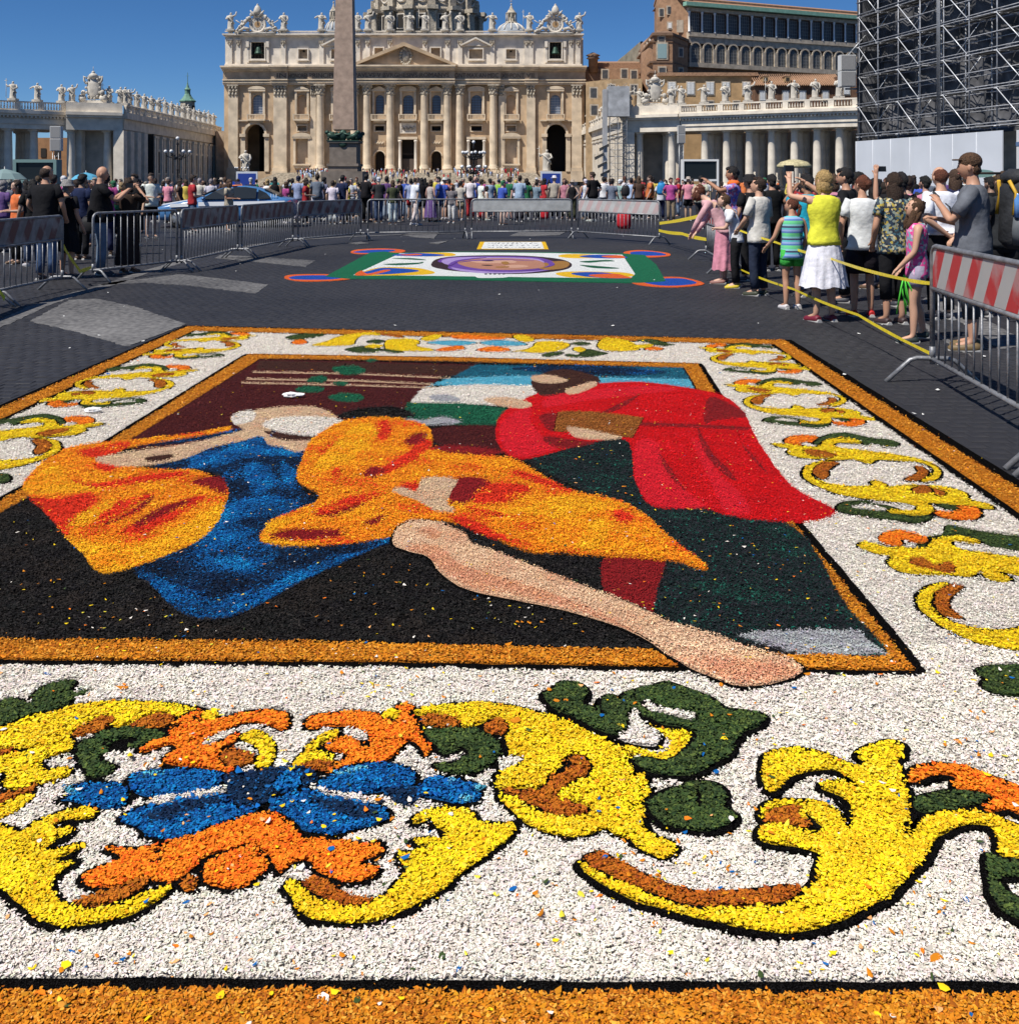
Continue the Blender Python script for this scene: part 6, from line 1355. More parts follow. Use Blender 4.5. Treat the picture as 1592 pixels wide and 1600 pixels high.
# ------------------------------------------------------------------ crowd barriers and tape
m_rail = mat('barrier_steel', (0.25,0.255,0.265), .5, 14, .4, .15, 60, metal=.45)
def stripe_mat(name, a, b, wear):
    m = bpy.data.materials.new(name); m.use_nodes = True; N = m.node_tree; bs = N.nodes['Principled BSDF']; tc = N.nodes.new('ShaderNodeTexCoord'); sx = N.nodes.new('ShaderNodeSeparateXYZ'); N.links.new(tc.outputs['Object'], sx.inputs[0])
    ad = N.nodes.new('ShaderNodeMath'); ad.operation = 'MULTIPLY_ADD'; N.links.new(sx.outputs[2], ad.inputs[0]); ad.inputs[1].default_value = -.65; N.links.new(sx.outputs[0], ad.inputs[2])
    mu = N.nodes.new('ShaderNodeMath'); mu.operation = 'MULTIPLY'; mu.inputs[1].default_value = 2.6; N.links.new(ad.outputs[0], mu.inputs[0])
    fr = N.nodes.new('ShaderNodeMath'); fr.operation = 'FRACT'; N.links.new(mu.outputs[0], fr.inputs[0]); gt = N.nodes.new('ShaderNodeMath'); gt.operation = 'GREATER_THAN'; gt.inputs[1].default_value = .5; N.links.new(fr.outputs[0], gt.inputs[0])
    nz = N.nodes.new('ShaderNodeTexNoise'); nz.inputs['Scale'].default_value = 9; nz.inputs['Detail'].default_value = 6; N.links.new(tc.outputs['Object'], nz.inputs[0])
    m1 = N.nodes.new('ShaderNodeMix'); m1.data_type = 'RGBA'; m1.inputs[6].default_value = (*a,1); m1.inputs[7].default_value = (*b,1); N.links.new(gt.outputs[0], m1.inputs[0])
    r = N.nodes.new('ShaderNodeMapRange'); r.inputs[1].default_value = .5; r.inputs[2].default_value = .62; r.inputs[4].default_value = wear; N.links.new(nz.outputs[0], r.inputs[0])
    m2 = N.nodes.new('ShaderNodeMix'); m2.data_type = 'RGBA'; m2.inputs[7].default_value = (.33,.33,.32,1); N.links.new(r.outputs[0], m2.inputs[0]); N.links.new(m1.outputs[2], m2.inputs[6]); N.links.new(m2.outputs[2], bs.inputs['Base Color']); bs.inputs['Roughness'].default_value = .5; nz.inputs['Scale'].default_value = 3.5
    return m
m_str = stripe_mat('red_white_stripes', (.36,.36,.35), (.40,.03,.03), .5); m_strd = stripe_mat('dirty_stripes', (.16,.15,.15), (.11,.03,.03), .6); m_plate = mat('plain_plate', (.42,.43,.42), .5, 4, .25); m_strf = stripe_mat('faded_stripes', (.44,.44,.43), (.44,.33,.32), .6)
def barrier(A, B, kind, label, h=1.1, panel=0.30):
    L = (B-A).length; ang = math.atan2((B-A).y, (B-A).x); e_ = empty('crowd_barrier', A, ang); tag(e_, label, 'barrier', 'steel crowd barriers')
    r = .021; zb = .20; rad = .09
    P = [(0,0,.16),(0,0,h-rad)] + [(rad-rad*math.cos(t), 0, h-rad+rad*math.sin(t)) for t in (math.pi/6, math.pi/3, math.pi/2)] + [(L-rad+rad*math.sin(t), 0, h-rad+rad*math.cos(t)) for t in (0, math.pi/6, math.pi/3)] + [(L,0,h-rad),(L,0,.16)]
    o = MB(); o.tube(P, r, 8); o.tube([(0,0,zb),(L,0,zb)], r*.9, 8)
    ztop = h
    if panel: ztop = h-panel-.04; o.tube([(0,0,ztop),(L,0,ztop)], r*.9, 8)
    o.build('frame', m_rail, e_)
    n = int(L/.145) 
    for i in range(1, n): x = L*i/n; o = MB(); o.tube([(x,0,zb),(x,0,ztop)], .0085, 5); o.build('bar', m_rail, e_)
    if panel:
        o = MB(); o.bx(.03, L-.03, -.006, .006, ztop+.02, h-.015); o.build('sign_plate', kind, e_)
    for x in (.0, L):
        o = MB(); o.tube([(x,-.36,.01),(x,-.17,.19),(x,-.12,.205),(x,.12,.205),(x,.17,.19),(x,.36,.01)], .019, 8); o.tube([(x,0,.205),(x,0,.3)], .024, 8); o.build('foot', m_rail, e_)
    return e_
def G(px, py): return gp(px, py)
Bs = [(G(-130,518), G(-22,482), m_strd, 'crowd barrier cut by the left edge of the photo'), (G(-12,480), G(98,454), m_strd, 'leftmost whole crowd barrier, with a dark plate, before the man in black'),
 (G(146,442), G(277,425.5), None, 'crowd barrier without a plate at left, in front of the bald man'), (G(284,425), G(372,404.5), m_strd, 'crowd barrier with dirty striped plate nearest the police car front'), (G(378,404), G(458,386.5), m_strd, 'crowd barrier with red striped plate before the middle of the police car'),
 (G(466,386), G(564,376), m_strd, 'crowd barrier with dirty plate between the police car and the obelisk'), (G(575,375), G(727,373), None, 'crowd barrier without a plate in the middle, before the man in blue'), (G(737,373), G(893,372.5), m_plate, 'crowd barrier with plain grey plate behind the small lettered panel'),
 (G(903,373), G(1030,383), m_strf, 'crowd barrier with faded pale plate where the yellow tape starts'), (G(1137,429), G(1103,407), m_str, 'crowd barrier seen nearly end on beside the woman in pink'), (G(1456,600), Vector((3.12,5.45,0)), m_str, 'nearest crowd barrier with bold red and white plate at right'), (Vector((3.10,5.33,0)), Vector((2.98,2.95,0)), m_str, 'crowd barrier beyond the right edge of the photo')]
for a, b, k, l in Bs: barrier(a, b, k, l, panel=(0 if k is None else .30))
m_tape = mat('yellow_tape', (0.78,0.62,0.03), .35, 30, .2); m_tprint = mat('tape_print', (0.03,0.03,0.03), .5)
def tape(P, w, label, prints=True, name='barrier_tape'):
    P = [Vector(p) for p in P]; Q = []
    for a, b in zip(P[:-1], P[1:]):
        for k in range(8):
            t = k/8; q = a.lerp(b, t); q.z -= .02*math.sin(t*math.pi)*min(1, (b-a).length/3); Q.append(q)
    Q.append(P[-1]); o = MB(); vs = []
    for i, q in enumerate(Q):
        tw = .35*math.sin(i*.9)+.25; vs.append(q + Vector((0, w/2*math.sin(tw), w/2*math.cos(tw)))); vs.append(q - Vector((0, w/2*math.sin(tw), w/2*math.cos(tw))))
    o.add(vs, [(2*i, 2*i+2, 2*i+3, 2*i+1) for i in range(len(Q)-1)], 0, False)
    e_ = o.build(name, m_tape); sol = e_.modifiers.new('thickness', 'SOLIDIFY'); sol.thickness = .001; tag(e_, label, 'tape'); return e_
def T(px, py, Y): return at(px, py, Y)
tape([T(1459,443,7.83), T(1420,438,8.4), T(1300,405,11), T(1210,378,13.2), T(1150,358,14.4)], .032, 'upper yellow tape held by the children at right')
tape([T(1454,553,7.83), T(1340,492,9.6), T(1240,452,12), T(1150,418,15), T(1137,412,17)], .03, 'lower yellow tape running along the feet of the right group')
tape([T(1030,349,24.6), T(1103,335,19.8)], .075, 'upper yellow tape from the pale barrier to the woman in pink'); tape([T(1029,360,24.6), T(1065,365,22), T(1103,374,19.8)], .075, 'lower yellow tape from the pale barrier to the woman in pink')
tape([T(97,380,14.7), T(110,402,14.9), T(126,424,15.2), T(143,418,15.5)], .06, 'yellow tape sagging between two barriers at left'); tape([T(-30,440,12.4), T(-4,448,12.2), T(8,467,12.1)], .06, 'yellow tape end at the left edge by a barrier foot')
# ------------------------------------------------------------------ people
m_skin = mat('skin', (1,1,1), .55, 5, .08, objcol=True, spec=.4); m_hair = mat('hair', (1,1,1), .6, 70, .6, 1.0, 90, objcol=True); m_shoe = mat('shoe', (1,1,1), .55, objcol=True)
m_cloth = mat('cloth', (1,1,1), .85, 7, .25, 1.0, 9, objcol=True, spec=.15)
def skin_mesh(nodes, edges, root):
    keys = list(nodes); me = bpy.data.meshes.new('s'); me.from_pydata([nodes[k][0] for k in keys], [(keys.index(a), keys.index(b)) for a, b in edges], [])
    ob_ = bpy.data.objects.new('s', me); COL.objects.link(ob_); m = ob_.modifiers.new('skin', 'SKIN'); m.use_smooth_shade = True
    sv = me.skin_vertices[0].data
    for i, k in enumerate(keys): r = nodes[k][1]; sv[i].radius = (r, r) if not hasattr(r, '__len__') else r; sv[i].use_root = (k == root)
    sb = ob_.modifiers.new('sub', 'SUBSURF'); sb.levels = 1
    dg = bpy.context.evaluated_depsgraph_get(); em = bpy.data.meshes.new_from_object(ob_.evaluated_get(dg))
    V = [v.co.copy() for v in em.vertices]; F = [tuple(p.vertices) for p in em.polygons]
    bpy.data.objects.remove(ob_); bpy.data.meshes.remove(me); bpy.data.meshes.remove(em); return V, F
def head(o, c, yaw=0.0, pitch=0.0, s=1.0):
    """a face: brow, eye hollows, nose, lips, chin, ears; looks along +y turned by yaw"""
    c = Vector(c); R_ = Matrix.Rotation(yaw, 3, 'Z') @ Matrix.Rotation(-pitch, 3, 'X'); n, m = 16, 14; vs = []; fs = []
    for j in range(m+1):
        ph = math.pi*j/m; z = -math.cos(ph); 
        for k in range(n):
            a = 2*math.pi*k/n; x = math.sin(a)*math.sin(ph); y = math.cos(a)*math.sin(ph)
            X, Y_, Z = x*.074, y*.094, z*.118
            if z < 0: X *= 1-.32*z*z - (.12 if y > 0 else 0)*(-z); Y_ *= 1-.12*z*z; 
            if y > .5: Y_ = min(Y_, .086)
            if y > .75 and abs(x) < .25:
                if -.35 < z < .12: Y_ += .020*(1-abs(z+.18)/.35)*(1-abs(x)/.28)
            if y > .5 and .18 < abs(x) < .55 and -.05 < z < .2: Y_ -= .008
            if y > .6 and z < -.75 : Y_ += .008
            vs.append(c + R_ @ (Vector((X, Y_, Z))*s))
    for j in range(m):
        for k in range(n): k2 = (k+1) % n; fs.append((j*n+k, (j+1)*n+k, (j+1)*n+k2, j*n+k2))
    o.add(vs, fs, 0, True)
    for s_ in (-1, 1):
        e = MB(); e.ball((s_*.074, -.008, -.01), (.012,.022,.032), 6, 5); o.add([c + R_ @ (Vector(p)*s) for p in e.v], e.f, 0, True)
        e = MB(); e.ball((s_*.030, .0795, .008), (.012,.006,.006), 6, 4); o.add([c + R_ @ (Vector(p)*s) for p in e.v], e.f, 1, True)
        e = MB(); e.ball((s_*.031, .083, .030), (.017,.006,.004), 6, 4); o.add([c + R_ @ (Vector(p)*s) for p in e.v], e.f, 1, True)
    e = MB(); e.ball((0, .083, -.062), (.024,.009,.006), 8, 4); o.add([c + R_ @ (Vector(p)*s) for p in e.v], e.f, 2, True)
    return R_
m_eye = mat('eye_and_brow', (0.03,0.02,0.015), .5); m_lip = mat('lip', (0.42,0.13,0.10), .5)
DEF = dict(lean=0.0, legs=((.10,.02),(.10,.02)), eL=(-.25,-.02,1.14), hL=(-.27,.10,.90), eR=(.25,-.02,1.14), hR=(.27,.10,.90), yaw=0, pitch=0, stride=0.0, wide=1.0, hunch=0)
def joints(p):
    q = dict(DEF); q.update(p); ln = q['lean']; st = q['stride']
    sp_ = lambda z, y=0: (0, y + math.sin(ln)*(z-.95), .95 + (z-.95)*math.cos(ln))
    J = {}; J['pel'] = sp_(.95); J['wai'] = sp_(1.10); J['che'] = sp_(1.30); J['nb'] = sp_(1.46, -.01+q['hunch']); J['nk'] = sp_(1.53, .01+q['hunch']*1.6); J['hd'] = Vector(sp_(1.635, .035+q['hunch']*2))
    for s_, k in ((-1,'L'),(1,'R')):
        sh = sp_(1.42); J['sh'+k] = (s_*.175*q['wide'], sh[1]-.005, sh[2]); J['e'+k] = q['e'+k]; J['h'+k] = q['h'+k]
        sgn = -s_*st; J['hip'+k] = (s_*.085, 0, .90); J['kn'+k] = (s_*.095, sgn*.5+.03, .50); J['an'+k] = (s_*.10, sgn-.03 if sgn < 0 else sgn, .09 if sgn >= 0 else .13); J['to'+k] = (s_*.125, J['an'+k][1]+.15, .035)
    return J, q
def body_mesh(p, fingers=True):
    J, q = joints(p); N = {'pel': (J['pel'], (.115,.09)), 'wai': (J['wai'], (.10,.08)), 'che': (J['che'], (.12,.085)), 'nb': (J['nb'], .062), 'nk': (J['nk'], .052), 'hd': (tuple(J['hd']-Vector((0,.02,0))), .06)}
    E = [('pel','wai'),('wai','che'),('che','nb'),('nb','nk'),('nk','hd')]
    for s_, k in ((-1,'L'),(1,'R')):
        N['sh'+k] = (J['sh'+k], .058); e_, h_ = Vector(J['e'+k]), Vector(J['h'+k]); sh = Vector(J['sh'+k]); w_ = h_ + (e_-h_).normalized()*.02; d = (h_-e_).normalized()
        N['ua'+k] = (tuple(sh.lerp(e_, .5)), .046); N['e'+k] = (tuple(e_), .039); N['fa'+k] = (tuple(e_.lerp(h_, .35)), .040); N['w'+k] = (tuple(w_), .026); pm = h_+d*.045; N['pm'+k] = (tuple(pm), (.036,.020))
        E += [('che','sh'+k),('sh'+k,'ua'+k),('ua'+k,'e'+k),('e'+k,'fa'+k),('fa'+k,'w'+k),('w'+k,'pm'+k)]
        if fingers:
            side = d.cross(Vector((0,0,1))); side = side.normalized() if side.length > .1 else Vector((0,1,0)); up = side.cross(d).normalized()
            curl = Vector(q.get('curl', (0,0,0)))
            for i, (off_, ln_) in enumerate(((-.026,.052),(-.009,.062),(.009,.060),(.025,.046))):
                b = pm + side*off_ + d*.035; m1 = b + d*ln_*.5 + up*-.006; m2 = b + d*ln_*.85 - up*.024 + curl*.02
                N[f'f{i}a{k}'] = (tuple(b), .0098); N[f'f{i}b{k}'] = (tuple(m1), .0088); N[f'f{i}c{k}'] = (tuple(m2), .0072); E += [('pm'+k, f'f{i}a{k}'), (f'f{i}a{k}', f'f{i}b{k}'), (f'f{i}b{k}', f'f{i}c{k}')]
            tb_ = h_ + d*.02 - side*.03; t2 = tb_ + d*.03 - side*.022; N['t1'+k] = (tuple(tb_), .012); N['t2'+k] = (tuple(t2), .010); E += [('w'+k,'t1'+k),('t1'+k,'t2'+k)]
        kn, an, hp = Vector(J['kn'+k]), Vector(J['an'+k]), Vector(J['hip'+k])
        N['hip'+k] = (tuple(hp), .088); N['th'+k] = (tuple(hp.lerp(kn,.45)), .078); N['kn'+k] = (tuple(kn), .055); N['ca'+k] = (tuple(kn.lerp(an,.35)+Vector((0,-.015,0))), .056); N['an'+k] = (tuple(an), .036); N['to'+k] = (J['to'+k], (.035,.022))
        E += [('pel','hip'+k),('hip'+k,'th'+k),('th'+k,'kn'+k),('kn'+k,'ca'+k),('ca'+k,'an'+k),('an'+k,'to'+k)]
    V, F = skin_mesh(N, E, 'pel'); o = MB(); o.add(V, F, 0, True); head(o, J['hd'], q['yaw'], q['pitch']); return o.mesh('body', [m_skin, m_eye, m_lip])
def lerp3(a, b, t): return Vector(a).lerp(Vector(b), t)
def wr(x, y, z, k=0): return 1 + .045*math.sin(z*38+math.atan2(y, x)*3+k) + .03*math.sin(z*71-math.atan2(y, x)*5+k*2) + .03*math.sin(math.atan2(y, x)*7+z*9+k)
def loft(o, rings, n=16, mi=0, k=0):
    vs = []; fs = []
    for (c, rx, ry) in rings:
        for i in range(n):
            a = 2*math.pi*i/n; f = wr(math.cos(a), math.sin(a), c[2], k); vs.append((c[0]+rx*math.cos(a)*f, c[1]+ry*math.sin(a)*f, c[2]))
    for j in range(len(rings)-1):
        for i in range(n): i2 = (i+1) % n; fs.append((j*n+i, j*n+i2, (j+1)*n+i2, (j+1)*n+i))
    fs.append(tuple(range(n-1,-1,-1))); fs.append(tuple((len(rings)-1)*n+i for i in range(n))); o.add(vs, fs, mi, True)
def shirt_mesh(p, sleeve=.62, hem=.86, w=1.0, belly=0.0, top=1.475):
    J, q = joints(p); ln = q['lean']; o = MB()
    def c(z): return (0, math.sin(ln)*(z-.95) + (q['hunch']*max(0,(z-1.2))/.25 if z > 1.2 else 0), .95+(z-.95)*math.cos(ln))
    R_ = [(hem,.182,.138+belly*.5),(hem+.05,.178,.135+belly),(1.0,.168,.127+belly),(1.1,.152,.112+belly),(1.2,.165,.12+belly*.4),(1.3,.18,.126),(1.38,.185,.118),(1.43,.165,.10),(1.46,.115,.08),(top,.068,.06)]
    R_ = [r for r in R_ if r[0] >= hem]; loft(o, [(c(z), rx*w*(q['wide'] if z > 1.15 else 1), ry*w) for z, rx, ry in R_], 20)
    if sleeve > 0:
        for s_, k in ((-1,'L'),(1,'R')):
            sh, e_, h_ = Vector(J['sh'+k]), Vector(J['e'+k]), Vector(J['h'+k]); inn = sh.lerp(Vector(J['che']), .35)
            if sleeve <= 1: P = [inn, sh, sh.lerp(e_, sleeve*.5), sh.lerp(e_, sleeve)]; rr = [.06,.069,.066,.066]
            else: P = [inn, sh, sh.lerp(e_,.5), e_, e_.lerp(h_,.5), e_.lerp(h_, min(.97, sleeve-1+.0))]; rr = [.06,.068,.06,.053,.048,.038]
            o.tube(P, .05, 10, rr=rr)
    return o.mesh('shirt', m_cloth)
def pants_mesh(p, length=1.0, w=1.0, wide=0.0):
    J, q = joints(p); o = MB(); loft(o, [((0,0,.80),.155*w,.112*w),((0,0,.88),.163*w,.12*w),((0,0,.97),.158*w,.115*w),((0,0,1.03),.150*w,.108*w)], 16, k=2)
    for s_, k in ((-1,'L'),(1,'R')):
        hp, kn, an = Vector(J['hip'+k]), Vector(J['kn'+k]), Vector(J['an'+k]); 
        if length > .55: P = [hp+Vector((0,0,.05)), hp.lerp(kn,.3), hp.lerp(kn,.7), kn, kn.lerp(an,.5), kn.lerp(an, min(1,(length-.5)*2)*.93)]; rr = [.092,.097,.08+wide,.072+wide,.066+wide,.064+wide]
        else: P = [hp+Vector((0,0,.05)), hp.lerp(kn,.3), hp.lerp(kn, length*1.8*.95)]; rr = [.092,.1,.09+wide]
        o.tube(P, .08, 10, rr=[r*w for r in rr])
    return o.mesh('trousers', m_cloth)
def skirt_mesh(z1=.45, r1=.27, z0=1.02, pl=14, mat_=None):
    o = MB(); rings = 9; n = 56; vs = []; fs = []
    for j in range(rings):
        t = j/(rings-1); z = z0+(z1-z0)*t; r = .15+(r1-.15)*t**.75
        for i in range(n):
            a = 2*math.pi*i/n; f = 1+.07*t*math.sin(a*pl+1.2*math.sin(z*7)) + .03*t*math.sin(a*5+2); vs.append((r*math.cos(a)*f, r*.78*math.sin(a)*f, z+.012*t*math.sin(a*7)))
    for j in range(rings-1):
        for i in range(n): i2 = (i+1) % n; fs.append((j*n+i, j*n+i2, (j+1)*n+i2, (j+1)*n+i))
    fs.append(tuple(range(n))); o.add(vs, fs, 0, True); return o.mesh('skirt', mat_ or m_cloth)
def shoe_mesh(p, k):
    J, q = joints(p); a, t = Vector(J['an'+k]), Vector(J['to'+k]); o = MB(); f = Vector((t.x-a.x, t.y-a.y, 0)).normalized(); z0 = a.z-.09
    o.tube([a+Vector((0,-.06,-.045)), a+Vector((0,-.02,-.04)), a+f*.08+Vector((0,0,-.055)), a+f*.17+Vector((0,0,-.062)), a+f*.20+Vector((0,0,-.066))], .05, 8, rr=[.034,.046,.042,.038,.022])
    o.tube([a+Vector((0,-.075,-.077)), a+f*.05+Vector((0,0,-.077)), a+f*.2+Vector((0,0,-.079))], .04, 6, mi=1, rr=[.036,.04,.03]); o.v = [(x, y, max(z, z0+.0)) for x, y, z in o.v]
    return o.mesh('shoe', [m_shoe, m_sole])
m_sole = mat('shoe_sole', (0.45,0.44,0.42), .6)
def hair_mesh(p, kind):
    J, q = joints(p); c = J['hd']; R_ = Matrix.Rotation(q['yaw'], 3, 'Z') @ Matrix.Rotation(-q['pitch'], 3, 'X'); e = MB()
    def blob(cc, r, n=14, m=10, k=.05):
        b = MB(); b.ball(cc, r, n, m); e.add([Vector(v)*1.0 + (Vector(v)-Vector(cc))*k*(noise.noise(Vector(v)*38)+.6*noise.noise(Vector((v[0]*120,v[1]*120,v[2]*25)))) for v in b.v], b.f, 0, True)
    if kind == 'short': blob((0,-.022,.030), (.083,.098,.103), k=.25); blob((0,-.06,-.03), (.068,.05,.07), k=.2); blob((0,.045,.085), (.06,.05,.035), k=.3)
    elif kind == 'thin': blob((0,-.03,.012), (.081,.088,.088), k=.1)
    elif kind == 'bob': blob((0,-.022,.028), (.088,.103,.105), k=.3); blob((0,-.05,-.06), (.09,.07,.10), k=.3); blob((-.06,-.01,-.06), (.03,.05,.09), k=.3); blob((.06,-.01,-.06), (.03,.05,.09), k=.3)
    elif kind == 'long': blob((0,-.022,.030), (.088,.103,.105), k=.3); blob((0,-.065,-.12), (.095,.06,.19), k=.35); blob((-.062,-.02,-.10), (.03,.05,.15), k=.3); blob((.062,-.02,-.10), (.03,.05,.15), k=.3)
    elif kind == 'pony': blob((0,-.020,.026), (.084,.100,.103), k=.15); blob((0,-.125,.02), (.03,.035,.035)); blob((0,-.145,-.07), (.032,.03,.10), k=.4)
    elif kind == 'bun': blob((0,-.020,.026), (.085,.101,.103), k=.2); blob((0,-.11,.03), (.045,.04,.045), k=.3)
    elif kind == 'hat': e.lathe([(.15,0),(.152,.008),(.088,.02),(.085,.09),(.05,.11)], (0,-.01,.055), 18)
    elif kind == 'bucket': e.lathe([(.135,-.03),(.13,-.015),(.092,.03),(.088,.08),(.06,.10)], (0,-.015,.045), 18); blob((0,-.05,-.03), (.075,.05,.08), k=.3)
    elif kind == 'cap': blob((0,-.012,.045), (.086,.10,.085), k=.0); e.lathe([(.07,0),(.07,.012)], (0,.075,.055), 12, sy=.9); blob((0,-.05,-.02), (.07,.05,.06), k=.2)
    e.v = [tuple(c + R_ @ Vector(v)) for v in e.v]; return e.mesh('hair' if kind not in ('hat','bucket','cap') else 'hat', m_hair)
SKINS = [(0.52,0.30,0.20), (0.46,0.25,0.16), (0.58,0.36,0.26), (0.38,0.19,0.11), (0.28,0.14,0.08)]
HC = {'black': (0.012,0.010,0.010), 'dark brown': (0.035,0.018,0.010), 'brown': (0.09,0.045,0.02), 'auburn': (0.12,0.035,0.015), 'blond': (0.42,0.28,0.11), 'grey': (0.30,0.29,0.28), 'white': (0.6,0.59,0.57)}
CC = {'white': (0.74,0.75,0.77), 'black': (0.012,0.012,0.014), 'navy': (0.012,0.02,0.07), 'blue': (0.03,0.09,0.48), 'pale blue': (0.32,0.44,0.68), 'grey': (0.20,0.20,0.22), 'blue grey': (0.13,0.15,0.22), 'red': (0.48,0.012,0.02), 'pink': (0.62,0.22,0.30), 'magenta': (0.48,0.05,0.26), 'orange': (0.72,0.16,0.015),
      'yellow': (0.72,0.58,0.05), 'green': (0.02,0.20,0.08), 'teal': (0.02,0.26,0.24), 'beige': (0.48,0.42,0.33), 'cream': (0.60,0.56,0.48), 'khaki': (0.30,0.24,0.15), 'brown': (0.09,0.05,0.035), 'purple': (0.13,0.06,0.22), 'denim': (0.06,0.10,0.19), 'light denim': (0.22,0.30,0.42), 'olive': (0.07,0.08,0.04), 'mint': (0.35,0.55,0.48), 'lime': (0.30,0.60,0.05), 'charcoal': (0.035,0.035,0.04)}
POSES = [dict(), dict(hL=(-.12,.26,1.12), hR=(.10,.26,1.12), eL=(-.25,.02,1.12), eR=(.25,.02,1.12)), dict(eR=(.30,.18,1.36), hR=(.10,.26,1.58), eL=(-.30,.18,1.36), hL=(-.08,.26,1.58)), dict(stride=.16, hL=(-.25,.2,.95), hR=(.26,-.08,.92)), dict(hR=(.16,-.08,1.02), eR=(.33,-.08,1.16), yaw=.5), dict(yaw=-.6, hL=(-.24,.08,.90), stride=.06), dict(yaw=.2, pitch=-.4, hunch=.03, hL=(-.06,.24,1.05), hR=(.08,.24,1.08), eL=(-.25,.02,1.1), eR=(.25,.02,1.1))]
KIT = []
for i, p in enumerate(POSES):
    k = dict(body=body_mesh(p, True), shirt=shirt_mesh(p, .62, w=1.05), fat=shirt_mesh(p, .7, w=1.12, belly=.05), tank=shirt_mesh(p, 0, hem=.88), pants=pants_mesh(p, 1), shorts=pants_mesh(p, .42, wide=.02), shoeL=shoe_mesh(p,'L'), shoeR=shoe_mesh(p,'R'))
    for h in ('short','bob','long','pony','hat','cap','thin'): k[h] = hair_mesh(p, h)
    KIT.append(k)
SKIRT = skirt_mesh(.48,.25); SKIRTL = skirt_mesh(.2,.30)
ALLP = []
def person(loc, rz, h, kit, top, topc, low, lowc, hair, hairc, skin, label, shoe=(0.05,0.05,0.05), group=None, cat='person'):
    e_ = empty('person', loc, rz); s_ = h/1.755; e_.scale = (s_, s_, s_); tag(e_, label, cat, group); K = KIT[kit] if isinstance(kit, int) else kit
    link('body', K['body'], e_, color=skin)
    if top: link('shirt', K[top], e_, color=topc)
    if low in ('skirt','long skirt'): link('skirt', SKIRT if low == 'skirt' else SKIRTL, e_, color=lowc)
    elif low: link('trousers' if low == 'pants' else 'shorts', K[low], e_, color=lowc)
    link('shoe', K['shoeL'], e_, color=shoe); link('shoe', K['shoeR'], e_, color=shoe)
    if hair and hair != 'bald': link('hair' if hair not in ('hat','cap','bucket') else 'hat', K[hair], e_, color=hairc)
    return e_
rp = random.Random(5); USED = set(); CROWD = []
def near_what(px, Y):
    for a, b, s_ in ((-50,70,'by the left screen'), (70,140,'before the left columns'), (140,210,'before the left arch'), (210,262,'before the left corridor'), (262,380,'by the police car front'), (380,470,'behind the police car rear'), (470,520,'right of the police car'), (520,575,'below the obelisk'), (575,640,'right of the obelisk'), (640,700,'below the church middle'), (700,770,'by the big lamp'), (770,830,'right of the big lamp'), (830,890,'below the right archway'), (890,960,'before the scaffold tower'), (960,1060,'before the right pavilion'), (1060,1125,'by the right screen'), (1125,1230,'before the white columns'), (1230,1345,'behind the yellow top woman'), (1345,1450,'below the hoarding left half'), (1450,1700,'below the hoarding right half')):
        if px < b: return s_
    return 'at the right edge'
TOPN = {'shirt': 'shirt', 'fat': 'loose shirt', 'tank': 'sleeveless top'}
def label_for(px, Y, tc, top, lc, low, hair, hc, far):
    hn = {'hat': f'{hc} hat', 'cap': f'{hc} cap', 'short': f'short {hc} hair', 'bob': f'{hc} bob', 'long': f'long {hc} hair', 'pony': f'{hc} ponytail', 'thin': f'thin {hc} hair', 'bald': 'bald head'}[hair]
    base = f"{tc} {TOPN[top]}, {lc} {low}, {hn}, {far + ' ' if far else ''}{near_what(px, Y)}"
    return base
